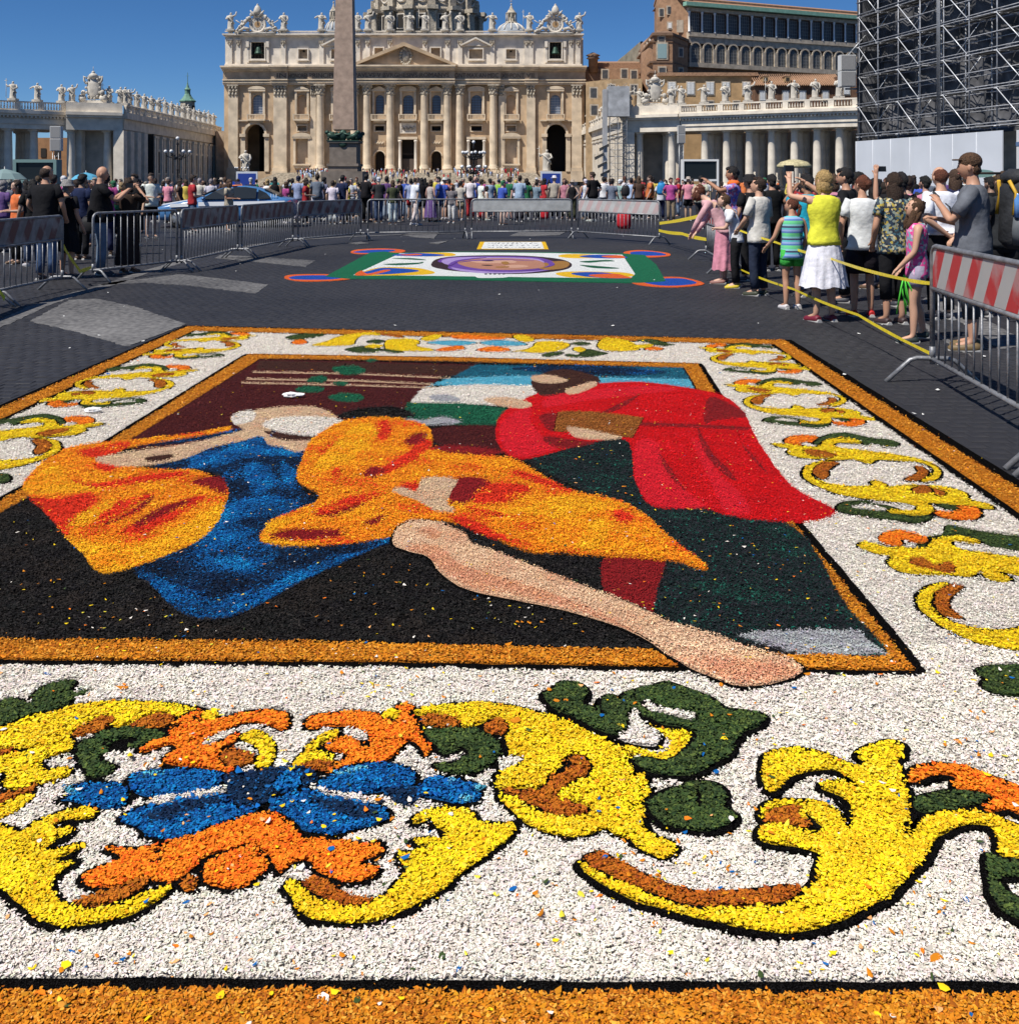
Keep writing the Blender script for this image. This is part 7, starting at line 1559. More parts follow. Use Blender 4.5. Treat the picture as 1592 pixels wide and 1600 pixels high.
FRONT = [ # px, depth, height, facing deg (0 = away from camera), kit, top, colour, lower, colour, hair, colour
 (243,38,1.68,20,1,'shirt','white','pants','navy','short','dark brown'),(263,37.6,1.62,-30,1,'shirt','pink','pants','beige','cap','brown'),(281,38.4,1.62,0,0,'shirt','brown','pants','brown','long','dark brown'),(291,39,1.66,10,1,'tank','yellow','pants','denim','bob','brown'),
 (301,30.5,1.76,-70,1,'shirt','red','shorts','denim','short','dark brown'),(318,39.5,1.66,30,0,'shirt','white','pants','grey','thin','brown'),(330,38.8,1.72,15,1,'fat','white','pants','denim','short','grey'),(312,39,1.7,0,0,'shirt','cream','pants','grey','short','grey'),
 (358,31,1.66,-95,1,'shirt','beige','skirt','beige','bob','brown'),(352,40,1.7,0,0,'shirt','brown','pants','brown','short','brown'),(392,42,1.7,0,0,'shirt','navy','pants','navy','cap','white'),(418,39.4,1.68,0,1,'tank','white','pants','beige','bob','blond'),(430,39,1.7,10,0,'tank','black','pants','black','long','black'),
 (447,37,1.6,-60,1,'shirt','magenta','pants','black','bob','brown'),(457,39,1.65,20,0,'shirt','black','pants','black','short','black'),(466,38,1.74,-20,1,'shirt','pale blue','pants','white','cap','navy'),(478,36.5,1.66,-80,1,'shirt','red','pants','charcoal','bob','dark brown'),(496,36.5,1.85,-10,0,'fat','blue grey','pants','light denim','short','dark brown'),
 (506,38,1.78,-40,1,'shirt','blue grey','pants','light denim','short','black'),(520,37,1.66,5,0,'shirt','white','pants','white','short','dark brown'),(535,36.8,1.8,-15,3,'shirt','navy','pants','navy','short','black'),(549,40,1.72,180,1,'shirt','white','pants','grey','short','grey'),(543,36,1.6,-60,1,'shirt','yellow','pants','black','short','dark brown'),
 (572,37.5,1.84,-20,1,'fat','black','pants','black','short','black'),(560,41,1.6,0,0,'shirt','cream','pants','cream','short','black'),(592,37,1.75,30,1,'fat','charcoal','pants','denim','cap','white'),(585,39,1.75,60,1,'shirt','red','pants','navy','short','grey'),(604,38.5,1.77,-30,0,'shirt','purple','pants','light denim','short','black'),
 (614,36.8,1.66,10,0,'shirt','olive','pants','white','bob','brown'),(625,38,1.72,0,0,'shirt','black','pants','navy','thin','dark brown'),(634,41,1.75,0,0,'shirt','blue','pants','light denim','short','black'),(642,39,1.76,-20,0,'shirt','pale blue','shorts','red','short','black'),(649,36,1.77,-60,3,'fat','white','pants','cream','thin','dark brown'),
 (659,37,1.74,-10,3,'shirt','black','shorts','charcoal','long','black'),(673,37.5,1.66,0,0,'tank','cream','long skirt','purple','bob','brown'),(686,37,1.74,0,4,'fat','blue','shorts','denim','short','black'),(694,38.5,1.76,-40,0,'shirt','blue','shorts','denim','hat','white'),(702,39,1.68,60,1,'shirt','pink','pants','black','short','black'),
 (706,37.6,1.45,0,0,'shirt','grey','pants','white','bob','brown'),(720,38,1.64,-35,5,'shirt','cream','shorts','khaki','short','black'),(735,40,1.76,5,0,'shirt','white','pants','red','short','black'),(752,40.5,1.6,0,0,'shirt','white','pants','red','short','dark brown'),(760,38.8,1.35,-70,1,'tank','white','shorts','pink','bob','dark brown'),
 (766,42,1.75,20,0,'shirt','pale blue','pants','denim','short','black'),(785,36,1.62,-60,1,'fat','blue','shorts','khaki','cap','green'),(796,38,1.7,-60,3,'shirt','green','shorts','khaki','short','brown'),(812,38,1.78,-20,1,'fat','pale blue','pants','charcoal','short','dark brown'),(822,41,1.7,0,0,'shirt','green','pants','black','bob','dark brown'),
 (838,39,1.6,-30,1,'shirt','light denim','pants','charcoal','short','dark brown'),(866,39,1.74,5,0,'fat','beige','pants','black','hat','white'),(850,42,1.7,0,0,'shirt','red','pants','black','long','black'),(882,41,1.66,0,0,'tank','pink','pants','black','bob','dark brown'),(894,39,1.68,-10,4,'tank','black','pants','olive','hat','beige'),
 (915,40,1.66,15,0,'tank','white','pants','denim','cap','white'),(926,39,1.88,30,4,'fat','black','pants','charcoal','short','dark brown'),(943,40,1.8,0,0,'shirt','white','pants','denim','short','black'),(956,39.5,1.68,0,0,'shirt','blue grey','pants','grey','short','black'),(968,41,1.7,0,0,'shirt','mint','pants','beige','cap','white'),
 (986,40,1.74,-30,0,'shirt','pale blue','pants','denim','short','black'),(998,39.5,1.75,10,0,'shirt','brown','pants','black','long','brown'),(1016,39,1.77,0,0,'fat','orange','pants','black','short','dark brown'),(1032,40,1.66,0,0,'shirt','white','pants','navy','short','brown'),(1048,39,1.68,0,4,'shirt','magenta','pants','khaki','short','dark brown'),
 (1060,42,1.7,0,0,'shirt','red','pants','light denim','cap','red'),(1075,38.5,1.68,-10,4,'shirt','pink','shorts','black','hat','beige'),(1094,33,1.72,0,4,'fat','beige','pants','charcoal','short','black'),(1103,38,1.7,0,0,'shirt','white','pants','denim','cap','navy'),
 (5,22,1.66,-30,1,'shirt','purple','pants','navy','bob','grey'),(28,19,1.6,150,1,'tank','orange','pants','black','long','dark brown'),(14,26,1.6,0,0,'shirt','grey','pants','navy','bob','grey'),(42,28,1.7,0,0,'shirt','charcoal','pants','black','long','black'),(84,24,1.8,-10,0,'shirt','magenta','pants','denim','short','black'),(120,24,1.7,20,0,'shirt','white','pants','denim','short','dark brown'),
 (132,27,1.6,0,0,'shirt','navy','pants','navy','long','black'),(178,28,1.62,40,0,'shirt','green','pants','black','cap','green'),(190,30,1.55,20,1,'tank','red','pants','white','bob','blond'),(236,27.5,1.86,-150,1,'fat','white','shorts','black','short','dark brown'),(218,30,1.72,170,1,'shirt','charcoal','pants','black','short','black'),(207,31,1.72,0,0,'shirt','charcoal','pants','denim','short','brown')]
FRONT += [(1206,17.5,1.70,10,0,'shirt','black','pants','black','short','black'),(1258,16,1.66,-20,2,'shirt','red','pants','black','long','dark brown'),(1302,15,1.74,10,0,'shirt','pink','pants','denim','bob','brown'),(1338,17,1.76,0,0,'fat','black','pants','black','short','black'),(1366,14.6,1.66,30,0,'shirt','black','pants','denim','long','black'),(1382,18,1.6,0,0,'tank','white','shorts','black','bob','dark brown'),
 (1418,15,1.7,-20,0,'shirt','pink','pants','black','short','dark brown'),(1446,17,1.68,15,0,'shirt','charcoal','pants','black','short','black'),(1492,15,1.72,0,0,'shirt','navy','pants','black','long','brown'),(1548,17,1.7,20,0,'shirt','black','pants','denim','short','black'),(1590,18,1.75,0,0,'shirt','yellow','pants','black','short','dark brown'),(1567,11.5,1.66,10,3,'shirt','charcoal','shorts','black','bob','brown'),
 (52,18.5,1.66,30,0,'shirt','black','pants','denim','long','black'),(128,20,1.74,-20,0,'shirt','navy','pants','black','short','black'),(166,21,1.7,10,1,'shirt','magenta','pants','navy','short','black'),(212,24,1.78,160,0,'shirt','black','pants','black','short','dark brown'),(150,24,1.7,0,0,'fat','white','pants','denim','short','grey'),(100,28,1.74,30,0,'shirt','white','pants','khaki','cap','white'),(60,32,1.7,0,0,'shirt','pale blue','pants','denim','short','brown'),(26,35,1.74,0,0,'shirt','white','pants','navy','short','grey')]
WHO = []
for (px, Y, h, rz, kit, top, tc, low, lc, hair, hc) in FRONT:
    WHO.append([px, Y+(rp.uniform(-1.2,2.5) if Y > 35.5 and px > 480 else 0), h*rp.uniform(.96,1.04), math.radians(rz if rz else rp.choice((0,0,-35,40,-75,80,170)))+rp.uniform(-.2,.2), kit, top, tc, low, lc, hair, hc, 'front row'])
tops = ['white']*6 + ['black']*3 + ['navy','charcoal','blue grey','brown'] + ['pale blue']*2 + ['blue','navy','black','black','red','pink','magenta','yellow','green','teal','beige','cream','grey','blue grey','orange','purple','mint','brown','lime']
for row, (Y0, Y1, n) in enumerate(((42,48,52),(48,58,46),(60,80,44),(84,120,36))):
    for i in range(n):
        px = -12 + 1620*(i+rp.uniform(.1,.9))/n; Y = rp.uniform(Y0, Y1)
        if Y < 66 and px > 1360: Y = rp.uniform(30, 46)
        if 236 < px < 480 and Y < 41: Y = 43
        WHO.append([px, Y, rp.uniform(1.56,1.84), rp.choice((0,0,0,.6,-.6,2.8,1.6,-1.6))+rp.uniform(-.3,.3), rp.randrange(7), rp.choice(('shirt','shirt','fat','tank')), rp.choice(tops), rp.choice(('pants','pants','shorts','skirt')), rp.choice(('black','navy','denim','light denim','khaki','white','beige','grey','red','brown')), rp.choice(('short','short','bob','long','pony','hat','cap','thin')), None, ('second row','third row','fourth row','far back')[row]])
for w_ in WHO:
    if w_[10] is None: w_[10] = rp.choice(('black','dark brown','dark brown','brown','blond','grey','auburn')) if w_[9] not in ('hat','cap') else rp.choice(('white','beige','red','blue','navy','black','yellow','green'))
def tone(c):
    g_ = sum(c)/3; k_ = rp.uniform(.72,1.05); return tuple(min(.9, (x*.85+g_*.15)*k_*rp.uniform(.93,1.06)) for x in c)
order = sorted(WHO, key=lambda w_: w_[1])
names = {}
for w_ in order:
    px, Y, h, rz, kit, top, tc, low, lc, hair, hc, row = w_
    lb = label_for(px, Y, tc, top, lc, low, hair, hc, '' if row == 'front row' else row)
    if lb in USED:
        near = min((o for o in order if o is not w_ and abs(o[0]-px) > 3), key=lambda o: abs(o[0]-px)+abs(o[1]-Y)*2); lb = f'{tc} {TOPN[top]}, {hc} {hair if hair in ("hat","cap") else "hair"}, beside person in {near[6]}, {near_what(px, Y)}'
    if lb in USED: lb += ', slightly further'
    USED.add(lb); words = ('person in ' + lb).split()
    if len(words) > 16: lb = ' '.join(words[2:16])
    lb = lb.rstrip(',')
    hcol = HC.get(hc) or CC[hc]
    if hair in ('hat','cap'): hcol = CC.get(hc, (0.5,0.5,0.5))
    person(P2(px, Y), rz, h, kit, top, tone(CC[tc]), low, tone(CC[lc]), hair, tone(hcol), tone(rp.choice(SKINS[:4])), 'person in ' + lb, shoe=tone(rp.choice(((.04,.04,.05),(.5,.5,.5),(.12,.07,.04)))), group='crowd across the square')
# tiny visitors on the portico steps: too many and small to tell apart
o = MB(); cols = []
for i in range(260):
    px = rp.uniform(462, 812) if rp.random() < .8 else rp.uniform(470, 522); Y = rp.uniform(296, 314); z = min(14, int((Y-283)/2.05)+1)*.29*1.0 + 0; p = P2(px, Y); h = rp.uniform(1.5,1.8); mi = rp.randrange(6)
    o.lathe([(.12,0),(.16,.4*h),(.2,.52*h),(.23,.8*h),(.08,.86*h)], (p.x,p.y,z), 6, mi=mi, sy=.7); o.ball((p.x,p.y,z+.93*h), .13, 6, 4, mi=6)
me_ = [mat('visitor_'+n, CC[n], .9) for n in ('white','red','navy','black','beige','pale blue')] + [mat('visitor_head', (0.12,0.07,0.05), .8)]
q = o.build('distant_visitors', me_); tag(q, 'tiny distant visitors standing on the basilica steps', 'crowd', kind='stuff')
# ------------------------------------------------------------------ the nearer people, each with a pose and clothes of their own
def objmat_tex(name, builder):
    m = bpy.data.materials.new(name); m.use_nodes = True; N = m.node_tree; b = N.nodes['Principled BSDF']; b.inputs['Roughness'].default_value = .85; tc = N.nodes.new('ShaderNodeTexCoord'); out = builder(N, tc); N.links.new(out, b.inputs['Base Color']); return m
def stripes_h(cols, scale):
    def f(N, tc):
        sx = N.nodes.new('ShaderNodeSeparateXYZ'); N.links.new(tc.outputs['Object'], sx.inputs[0]); mu = N.nodes.new('ShaderNodeMath'); mu.operation = 'MULTIPLY'; mu.inputs[1].default_value = scale; N.links.new(sx.outputs[2], mu.inputs[0])
        fr = N.nodes.new('ShaderNodeMath'); fr.operation = 'FRACT'; N.links.new(mu.outputs[0], fr.inputs[0]); cr = N.nodes.new('ShaderNodeValToRGB'); cr.color_ramp.interpolation = 'CONSTANT'
        el = cr.color_ramp.elements; el[0].position = 0; el[0].color = (*cols[0],1); el[1].position = 1/len(cols); el[1].color = (*cols[1],1)
        for i in range(2, len(cols)): e = el.new(i/len(cols)); e.color = (*cols[i],1)
        N.links.new(fr.outputs[0], cr.inputs[0]); return cr.outputs[0]
    return f
def blotch(cols, scale, vor=True):
    def f(N, tc):
        v = N.nodes.new('ShaderNodeTexVoronoi'); v.inputs['Scale'].default_value = scale; N.links.new(tc.outputs['Object'], v.inputs['Vector']); sp_ = N.nodes.new('ShaderNodeSeparateColor'); N.links.new(v.outputs['Color'], sp_.inputs[0])
        cr = N.nodes.new('ShaderNodeValToRGB'); cr.color_ramp.interpolation = 'CONSTANT'; el = cr.color_ramp.elements; el[0].color = (*cols[0],1); el[1].position = 1/len(cols); el[1].color = (*cols[1],1)
        for i in range(2, len(cols)): e = el.new(i/len(cols)); e.color = (*cols[i],1)
        N.links.new(sp_.outputs[0], cr.inputs[0]); return cr.outputs[0]
    return f
def custom(p, sleeve=.62, hem=.86, w=1.0, belly=0, low='pants', lw=1.0, lwide=0, hair='short', skirt=None, shortlen=.42, top=1.475):
    K = dict(body=body_mesh(p, True), shoeL=shoe_mesh(p,'L'), shoeR=shoe_mesh(p,'R'), shirt=shirt_mesh(p, sleeve, hem, w, belly, top))
    if low == 'pants': K['pants'] = pants_mesh(p, 1, lw, lwide)
    if low == 'capri': K['pants'] = pants_mesh(p, .72, lw, lwide); 
    if low == 'shorts': K['shorts'] = pants_mesh(p, shortlen, lw, lwide)
    if hair and hair != 'bald': K[hair] = hair_mesh(p, hair)
    return K
def swapmat(e_, child, m):
    for c in e_.children:
        if c.name.split('.')[0] == child: c.data = c.data.copy(); c.data.materials[0] = m
def near(px, pyfeet, h, rz, p, label, topc, lowc, hair='short', hairc='dark brown', skin=0, low='pants', shoe=(.04,.04,.05), Y=None, **kw):
    K = custom(p, hair=hair, low=low, **kw); loc = gp(px, pyfeet) if Y is None else P2(px, Y)
    if isinstance(topc, str): topc = CC[topc]
    if isinstance(lowc, str): lowc = CC[lowc]
    lk = {'pants':'pants','capri':'pants','shorts':'shorts',None:None,'skirt':'skirt'}[low]
    return person(loc, math.radians(rz), h, K, 'shirt', topc, lk, lowc, hair, HC.get(hairc, CC.get(hairc)), SKINS[skin], label, shoe)
def held(name, label, loc, dims, m, rz=0):
    o = MB(); o.box((0,0,0), dims, 0, 0, .06); q = o.build(name, m, None, loc, rz); tag(q, label, name.replace('_', ' ')); return q
m_phone = mat('phone_black', (0.015,0.015,0.017), .25)
# rz: 0 = back to the camera (looking +y); 90 = looking left
# woman bending over the tape in a pink cardigan
e = near(1130,444,1.62,62, dict(lean=.45, hunch=.06, pitch=-.5, eL=(-.24,.34,1.12), hL=(-.16,.50,.86), eR=(.24,.36,1.1), hR=(.14,.52,.86)), 'woman in a pale pink cardigan bending over the tape at the end on barrier', (0.62,0.36,0.38), (0.60,0.25,0.32), 'bob', 'auburn', 2, 'skirt', (.25,.12,.10), sleeve=1.95, w=1.05)
for c in e.children:
    if c.name.startswith('skirt'): c.data = skirt_mesh(.25,.23,1.0,9)
e = near(1150,451,1.42,70, dict(pitch=-.55, hunch=.05, lean=.15, eL=(-.23,.16,1.12), hL=(-.10,.34,1.12), eR=(.23,.14,1.12), hR=(.08,.34,1.10)), 'boy with brown bowl haircut in a white t shirt looking down beside pink cardigan', 'white', 'black', 'short', 'brown', 2, shoe=(.55,.42,.03), w=.95, lw=.95)
e = near(1186,463,1.66,38, dict(yaw=.5, pitch=-.35, eL=(-.27,.04,1.14), hL=(-.16,.26,.98), eR=(.25,.02,1.12), hR=(.22,.18,.92)), 'tall boy in loose cream t shirt and dark jeans, first of the right group', (0.60,0.58,0.53), (0.022,0.03,0.055), 'short', 'dark brown', 0, shoe=(.05,.055,.035), w=1.12, hem=.80, sleeve=.8)
e = near(1172,440,1.70,25, dict(yaw=.4), 'person in black with a black hat behind the boy in cream', 'black', 'black', 'bucket', 'black', 1, Y=15.8)
e = near(1146,430,1.86,75, dict(eL=(-.30,.20,1.36), hL=(-.12,.42,1.52), eR=(.28,.15,1.3), hR=(.1,.36,1.45)), 'tall dark haired man in violet plaid with orange scarf holding up a camera', (0.20,0.16,0.42), 'brown', 'short', 'black', 3, Y=17.2)
m_plaid = objmat_tex('violet_plaid', blotch([(0.14,0.12,0.40),(0.45,0.40,0.62),(0.20,0.16,0.50),(0.52,0.12,0.25)], 26)); swapmat(e, 'shirt', m_plaid)
o = MB(); o.lathe([(.09,1.44),(.11,1.49),(.07,1.53)], (0,0,0), 12); o.build('scarf', mat('orange_scarf', (0.75,0.14,0.02), .8), e)
# girl in striped top
e = near(1237,484,1.40,8, dict(yaw=.9, pitch=-.25, eL=(-.27,.04,1.14), hL=(-.33,.20,.98), eR=(.24,-.02,1.14), hR=(.20,.10,.92), legs=None), 'girl with ponytail in blue and green striped sleeveless top and green shorts', 'teal', (0.05,0.38,0.06), 'pony', 'auburn', 1, 'shorts', (.55,.52,.52), sleeve=0, hem=.80, w=1.02, shortlen=.30, lwide=.01)
swapmat(e, 'shirt', objmat_tex('girl_stripes', stripes_h([(0.12,0.55,0.28),(0.15,0.62,0.25),(0.10,0.20,0.48),(0.30,0.42,0.70),(0.12,0.50,0.55),(0.05,0.05,0.12),(0.25,0.55,0.60)], 5.2)))
# woman in yellow, arms up
e = near(1287,504,1.73,14, dict(yaw=.35, eL=(-.32,.20,1.46), hL=(-.26,.32,1.66), eR=(.20,.26,1.44), hR=(-.02,.38,1.62)), 'woman in yellow sleeveless top and white skirt lifting a camera with both arms', (0.72,0.72,0.06), (0.74,0.74,0.80), 'bob', 'blond', 0, 'skirt', (.16,.015,.03), sleeve=0, hem=.90, w=1.1)
for c in e.children:
    if c.name.startswith('skirt'): c.data = skirt_mesh(.42,.28,1.0,17)
held('camera', 'small dark camera held up by the woman in yellow', at(1232,263,11.0), (.11,.04,.07), m_phone, .2)
e = near(1262,470,1.70,10, dict(eL=(-.25,.22,1.36), hL=(-.06,.30,1.56), eR=(.25,.2,1.36), hR=(.06,.36,1.56)), 'person in turquoise half hidden between the striped girl and the yellow top', (0.02,0.35,0.48), 'denim', 'short', 'black', 4, Y=13.6)
e = near(1322,470,1.78,55, dict(yaw=.3), 'tall person with spiky black hair in black t shirt behind the white t shirt', 'black', 'black', 'short', 'black', 1, Y=13.0)
e = near(1347,496,1.68,-4, dict(yaw=.55, pitch=-.1, eL=(-.26,-.02,1.14), hL=(-.25,.06,.92), eR=(.26,-.02,1.14), hR=(.25,.06,.90)), 'woman with hair bun in white t shirt, black knee shorts and red shoes', (0.66,0.68,0.68), (0.018,0.015,0.02), 'bun', 'auburn', 1, 'shorts', (.45,.02,.02), w=1.1, hem=.84, shortlen=.5, lwide=.05, lw=1.08)
e = near(1397,508,1.70,10, dict(yaw=.2, eL=(-.25,-.02,1.14), hL=(-.20,.12,.95)), 'long haired woman in floral blouse and black capri trousers at right', 'olive', 'black', 'long', 'dark brown', 1, 'capri', (.05,.03,.03), w=1.1, hem=.83, sleeve=.55)
swapmat(e, 'shirt', objmat_tex('floral_print', blotch([(0.015,0.02,0.03),(0.02,0.04,0.07),(0.40,0.30,0.05),(0.03,0.04,0.05),(0.25,0.30,0.25),(0.015,0.02,0.03),(0.50,0.42,0.25),(0.04,0.12,0.16)], 42)))
e = near(1408,480,1.72,20, dict(eL=(-.28,.16,1.40), hL=(-.24,.20,1.74)), 'dark haired person behind the floral blouse raising a phone', 'black', 'black', 'short', 'black', 1, Y=12.6)
held('phone', 'black phone held high left of the white shirt man', at(1375,264,12.75), (.15,.02,.07), m_phone, .1)
e = near(1432,536,1.44,72, dict(yaw=.25, pitch=-.45, eL=(-.22,.04,1.12), hL=(-.18,.22,.92), eR=(.22,.02,1.12), hR=(.16,.18,.88), stride=.05), 'girl with sunglasses in a pink halter top and patterned shorts holding green strips', (0.66,0.05,0.26), (0.30,0.27,0.36), 'long', 'brown', 0, 'shorts', (.02,.03,.03), sleeve=0, hem=.80, w=1.0, top=1.40, shortlen=.30)
swapmat(e, 'shirt', objmat_tex('pink_print', blotch([(0.70,0.06,0.28),(0.62,0.45,0.58),(0.70,0.05,0.26),(0.20,0.35,0.40),(0.66,0.10,0.34)], 34)))
for c in e.children:
    if c.name.startswith('body'): c.data = c.data
o = MB(); o.tube([(-.05,.115,1.64),(.05,.115,1.64)], .014, 6); hd_ = [c for c in e.children if c.name.startswith('hair')][0]; o.build('sunglasses', m_phone, e)
o = MB(); rnd = random.Random(2)
for k in range(7): 
    x = rnd.uniform(-.05,.05); o.tube([(0,0,0),(x,.02*k-.05,-.12),(x*2.2+.03,rnd.uniform(-.05,.05),-.30-rnd.uniform(0,.12))], .008, 4)
q = o.build('green_strips', mat('green_strip', (0.10,0.62,0.06), .5), None, at(1412,430,9.75)); tag(q, 'bright green ribbon strips hanging from the hand of the girl in pink', 'ribbons')
e = near(1470,500,1.78,12, dict(hL=(-.04,-.18,.98), eL=(-.28,-.14,1.16), hR=(.02,-.20,.96), eR=(.28,-.14,1.16), curl=(0,0,-.3)), 'man in white shirt and black trousers with hands behind his back', (0.72,0.74,0.80), 'black', 'thin', 'auburn', 0, w=1.08, sleeve=.85, hem=.98, Y=11.4)
o = MB(); o.tube([(-.15,-.06,1.47),(.0,-.13,1.3),(.17,-.12,1.05)], .016, 5); o.build('strap', m_hair, e, ).color = (.05,.055,.06,1)
e = near(1520,560,1.88,62, dict(eL=(-.24,.16,1.15), hL=(-.05,.28,1.32), eR=(.25,.1,1.12), hR=(.18,.3,1.16), wide=1.05), 'big man in grey t shirt and cap carrying a large hiking backpack at right', (0.13,0.14,0.16), (0.045,0.05,0.06), 'cap', 'brown', 1, 'capri', (.16,.11,.05), w=1.06, belly=.02, sleeve=.75, Y=9.35)
bp_ = empty('backpack', e.location + Vector((.40,-.10,0))); tag(bp_, 'large dark hiking backpack with yellow straps on the big man in grey', 'backpack')
m_pack = mat('pack_fabric', (0.022,0.024,0.028), .7, 6, .4, .6, 20); m_packy = mat('pack_strap_yellow', (0.55,0.33,0.03), .6); m_packg = mat('pack_grey', (0.09,0.10,0.11), .7, 8, .3)
o = MB(); loft(o, [((0,0,.98),.14,.15),((0,0,1.06),.19,.2),((.02,0,1.3),.2,.22),((.02,0,1.55),.19,.2),((0,0,1.64),.13,.15)], 14, k=3); o.build('main_bag', m_pack, bp_)
o = MB(); loft(o, [((-.02,-.16,1.02),.13,.08),((-.02,-.18,1.15),.15,.1),((-.02,-.17,1.28),.13,.08)], 12); o.build('pocket', m_packg, bp_); o = MB(); loft(o, [((.02,0,1.60),.18,.2),((.02,0,1.67),.19,.2),((.0,0,1.73),.10,.12)], 12); o.build('lid', m_pack, bp_)
for s_ in (-1,1): o = MB(); o.tube([(-.16,s_*.1,1.62),(-.12,s_*.15,1.5),(-.15,s_*.16,1.3)], .018, 5); o.build('strap', m_packy, bp_)
o = MB(); o.lathe([(.034,0),(.034,.16),(.012,.2),(.014,.22)], (-.13,-.2,1.28), 10); o.build('water_bottle', mat('bottle_blue', (0.10,0.25,0.55), .1, spec=.8), bp_)
hat_ = MB(); hat_.lathe([(.17,-.01),(.175,0),(.17,.01)], (0,0,0), 24, sy=.25); hr = [(math.cos(a)*.185, 0, math.sin(a)*.185) for a in [i*2*math.pi/24 for i in range(25)]]; hat_.tube(hr, .014, 5, mi=1)
q = hat_.build('round_reflector', [mat('mint_fabric', (0.30,0.50,0.44), .6), m_void], None, at(1531,268,10.5)); q.rotation_euler = (math.radians(90),0,.2); q.data.transform(Matrix.Identity(4)); tag(q, 'round mint disc with black rim above the big backpack', 'disc'); q.location = at(1531,271,10.5)
e = near(1580,480,1.66,20, dict(), 'person in a coral red top and black trousers at the right edge', (0.60,0.06,0.06), 'black', 'bob', 'black', 1, Y=13.5, w=1.1)
# left group
e = near(72,444,1.86,-12, dict(yaw=-.3, pitch=-.15, eL=(-.29,-.02,1.16), hL=(-.24,.16,1.0), eR=(.29,0,1.16), hR=(.24,.14,.98), wide=1.1), 'broad man in black t shirt seen from behind at far left', (0.010,0.010,0.012), 'denim', 'thin', 'dark brown', 1, w=1.18, belly=.02, Y=15.9)
e = near(105,446,1.62,-20, dict(yaw=-.5), 'person in black with a grey bucket hat right of the broad man', 'black', 'black', 'bucket', 'grey', 1, 'skirt', Y=16.3, w=1.05)
e = near(157,436,1.86,-62, dict(yaw=-.2, eL=(-.24,.22,1.22), hL=(-.10,.48,1.40), eR=(.26,.22,1.2), hR=(.10,.46,1.42)), 'bald man in black t shirt and jeans holding up a camera at left', (0.010,0.010,0.012), (0.13,0.18,0.25), 'bald', 'brown', 1, w=1.12, belly=.05, Y=16.8)
held('camera', 'camera held up by the bald man in black', at(203,290,16.6), (.12,.06,.08), m_phone, .3)
e = near(200,430,1.66,-10, dict(yaw=.1, eL=(-.30,.20,1.30), hL=(-.06,.28,1.56), eR=(.30,.2,1.3), hR=(.06,.28,1.56)), 'woman in long dark brown dress raising a camera right of the bald man', (0.035,0.022,0.016), (0.03,0.02,0.018), 'bob', 'dark brown', 1, 'skirt', (.1,.05,.03), Y=17.2)
for c in e.children:
    if c.name.startswith('skirt'): c.data = skirt_mesh(.16,.24,1.0,8)
# ------------------------------------------------------------------ police car
car = empty('police_car', gp(356,354), 0); car.rotation_euler.z = math.radians(5); tag(car, 'blue and white police car parked among the crowd behind the barriers', 'car')
m_cblue = mat('car_blue', (0.06,0.17,0.36), .22, spec=.6); m_cwhite = mat('car_white', (0.66,0.68,0.70), .25, spec=.6); m_cglass = mat('car_glass', (0.02,0.025,0.03), .1, spec=.5); m_tyre = mat('tyre', (0.015,0.015,0.015), .8); m_rim = mat('rim', (0.35,0.36,0.37), .35, metal=.7); m_plas = mat('car_plastic', (0.02,0.02,0.02), .6)
# front of the car points to -x; stations: x, half width, sill z, belt z, roof z, roof half width
ST = [(-2.42,.62,.38,.58,.60,.50),(-2.32,.80,.24,.66,.69,.62),(-2.0,.89,.22,.74,.79,.72),(-1.3,.91,.22,.86,.93,.76),(-.95,.92,.22,.90,.99,.78),(-.35,.92,.22,.93,1.30,.64),(.05,.92,.22,.94,1.43,.60),(.6,.92,.22,.95,1.455,.60),(1.1,.92,.22,.96,1.41,.59),(1.6,.91,.22,.98,1.20,.64),(1.95,.90,.24,1.00,1.04,.74),(2.25,.86,.28,.98,1.01,.72),(2.38,.74,.40,.90,.93,.60)]
o = MB(); vs = []; n = 14
for x, w_, s0, b, r, rw in ST:
    vs += [(x,-w_*.85,s0),(x,-w_*.98,s0+.08),(x,-w_,(s0+b)/2),(x,-w_*.97,b),(x,-(rw+w_*.0)*1.0 if r-b > .15 else -rw-.06,(b+r)/2 if r-b > .15 else b+(r-b)*.6),(x,-rw*.92,r-.02),(x,-rw*.4,r)]
    vs += [(x,rw*.4,r),(x,rw*.92,r-.02),(x,rw if r-b > .15 else rw+.06,(b+r)/2 if r-b > .15 else b+(r-b)*.6),(x,w_*.97,b),(x,w_,(s0+b)/2),(x,w_*.98,s0+.08),(x,w_*.85,s0)]
fs = [(j*n+i, j*n+(i+1)%n, (j+1)*n+(i+1)%n, (j+1)*n+i) for j in range(len(ST)-1) for i in range(n)] + [tuple(range(n-1,-1,-1)), tuple((len(ST)-1)*n+i for i in range(n))]
o.add(vs, fs, 0, True); body_ = o.build('body', m_cblue, car)
sub = body_.modifiers.new('smooth', 'SUBSURF'); sub.levels = 1; sub.render_levels = 1
def panel(name, P, m, parent=car, th=.012):
    o = MB(); n_ = len(P); c = sum((Vector(p) for p in P), Vector())/n_; nr = (Vector(P[1])-Vector(P[0])).cross(Vector(P[2])-Vector(P[0])).normalized(); 
    o.add([Vector(p)+nr*th for p in P]+[Vector(p)-nr*th for p in P], [tuple(range(n_)), tuple(range(2*n_-1,n_-1,-1))]+[(i, n_+i, n_+(i+1)%n_, (i+1)%n_) for i in range(n_)]); return o.build(name, m, parent)
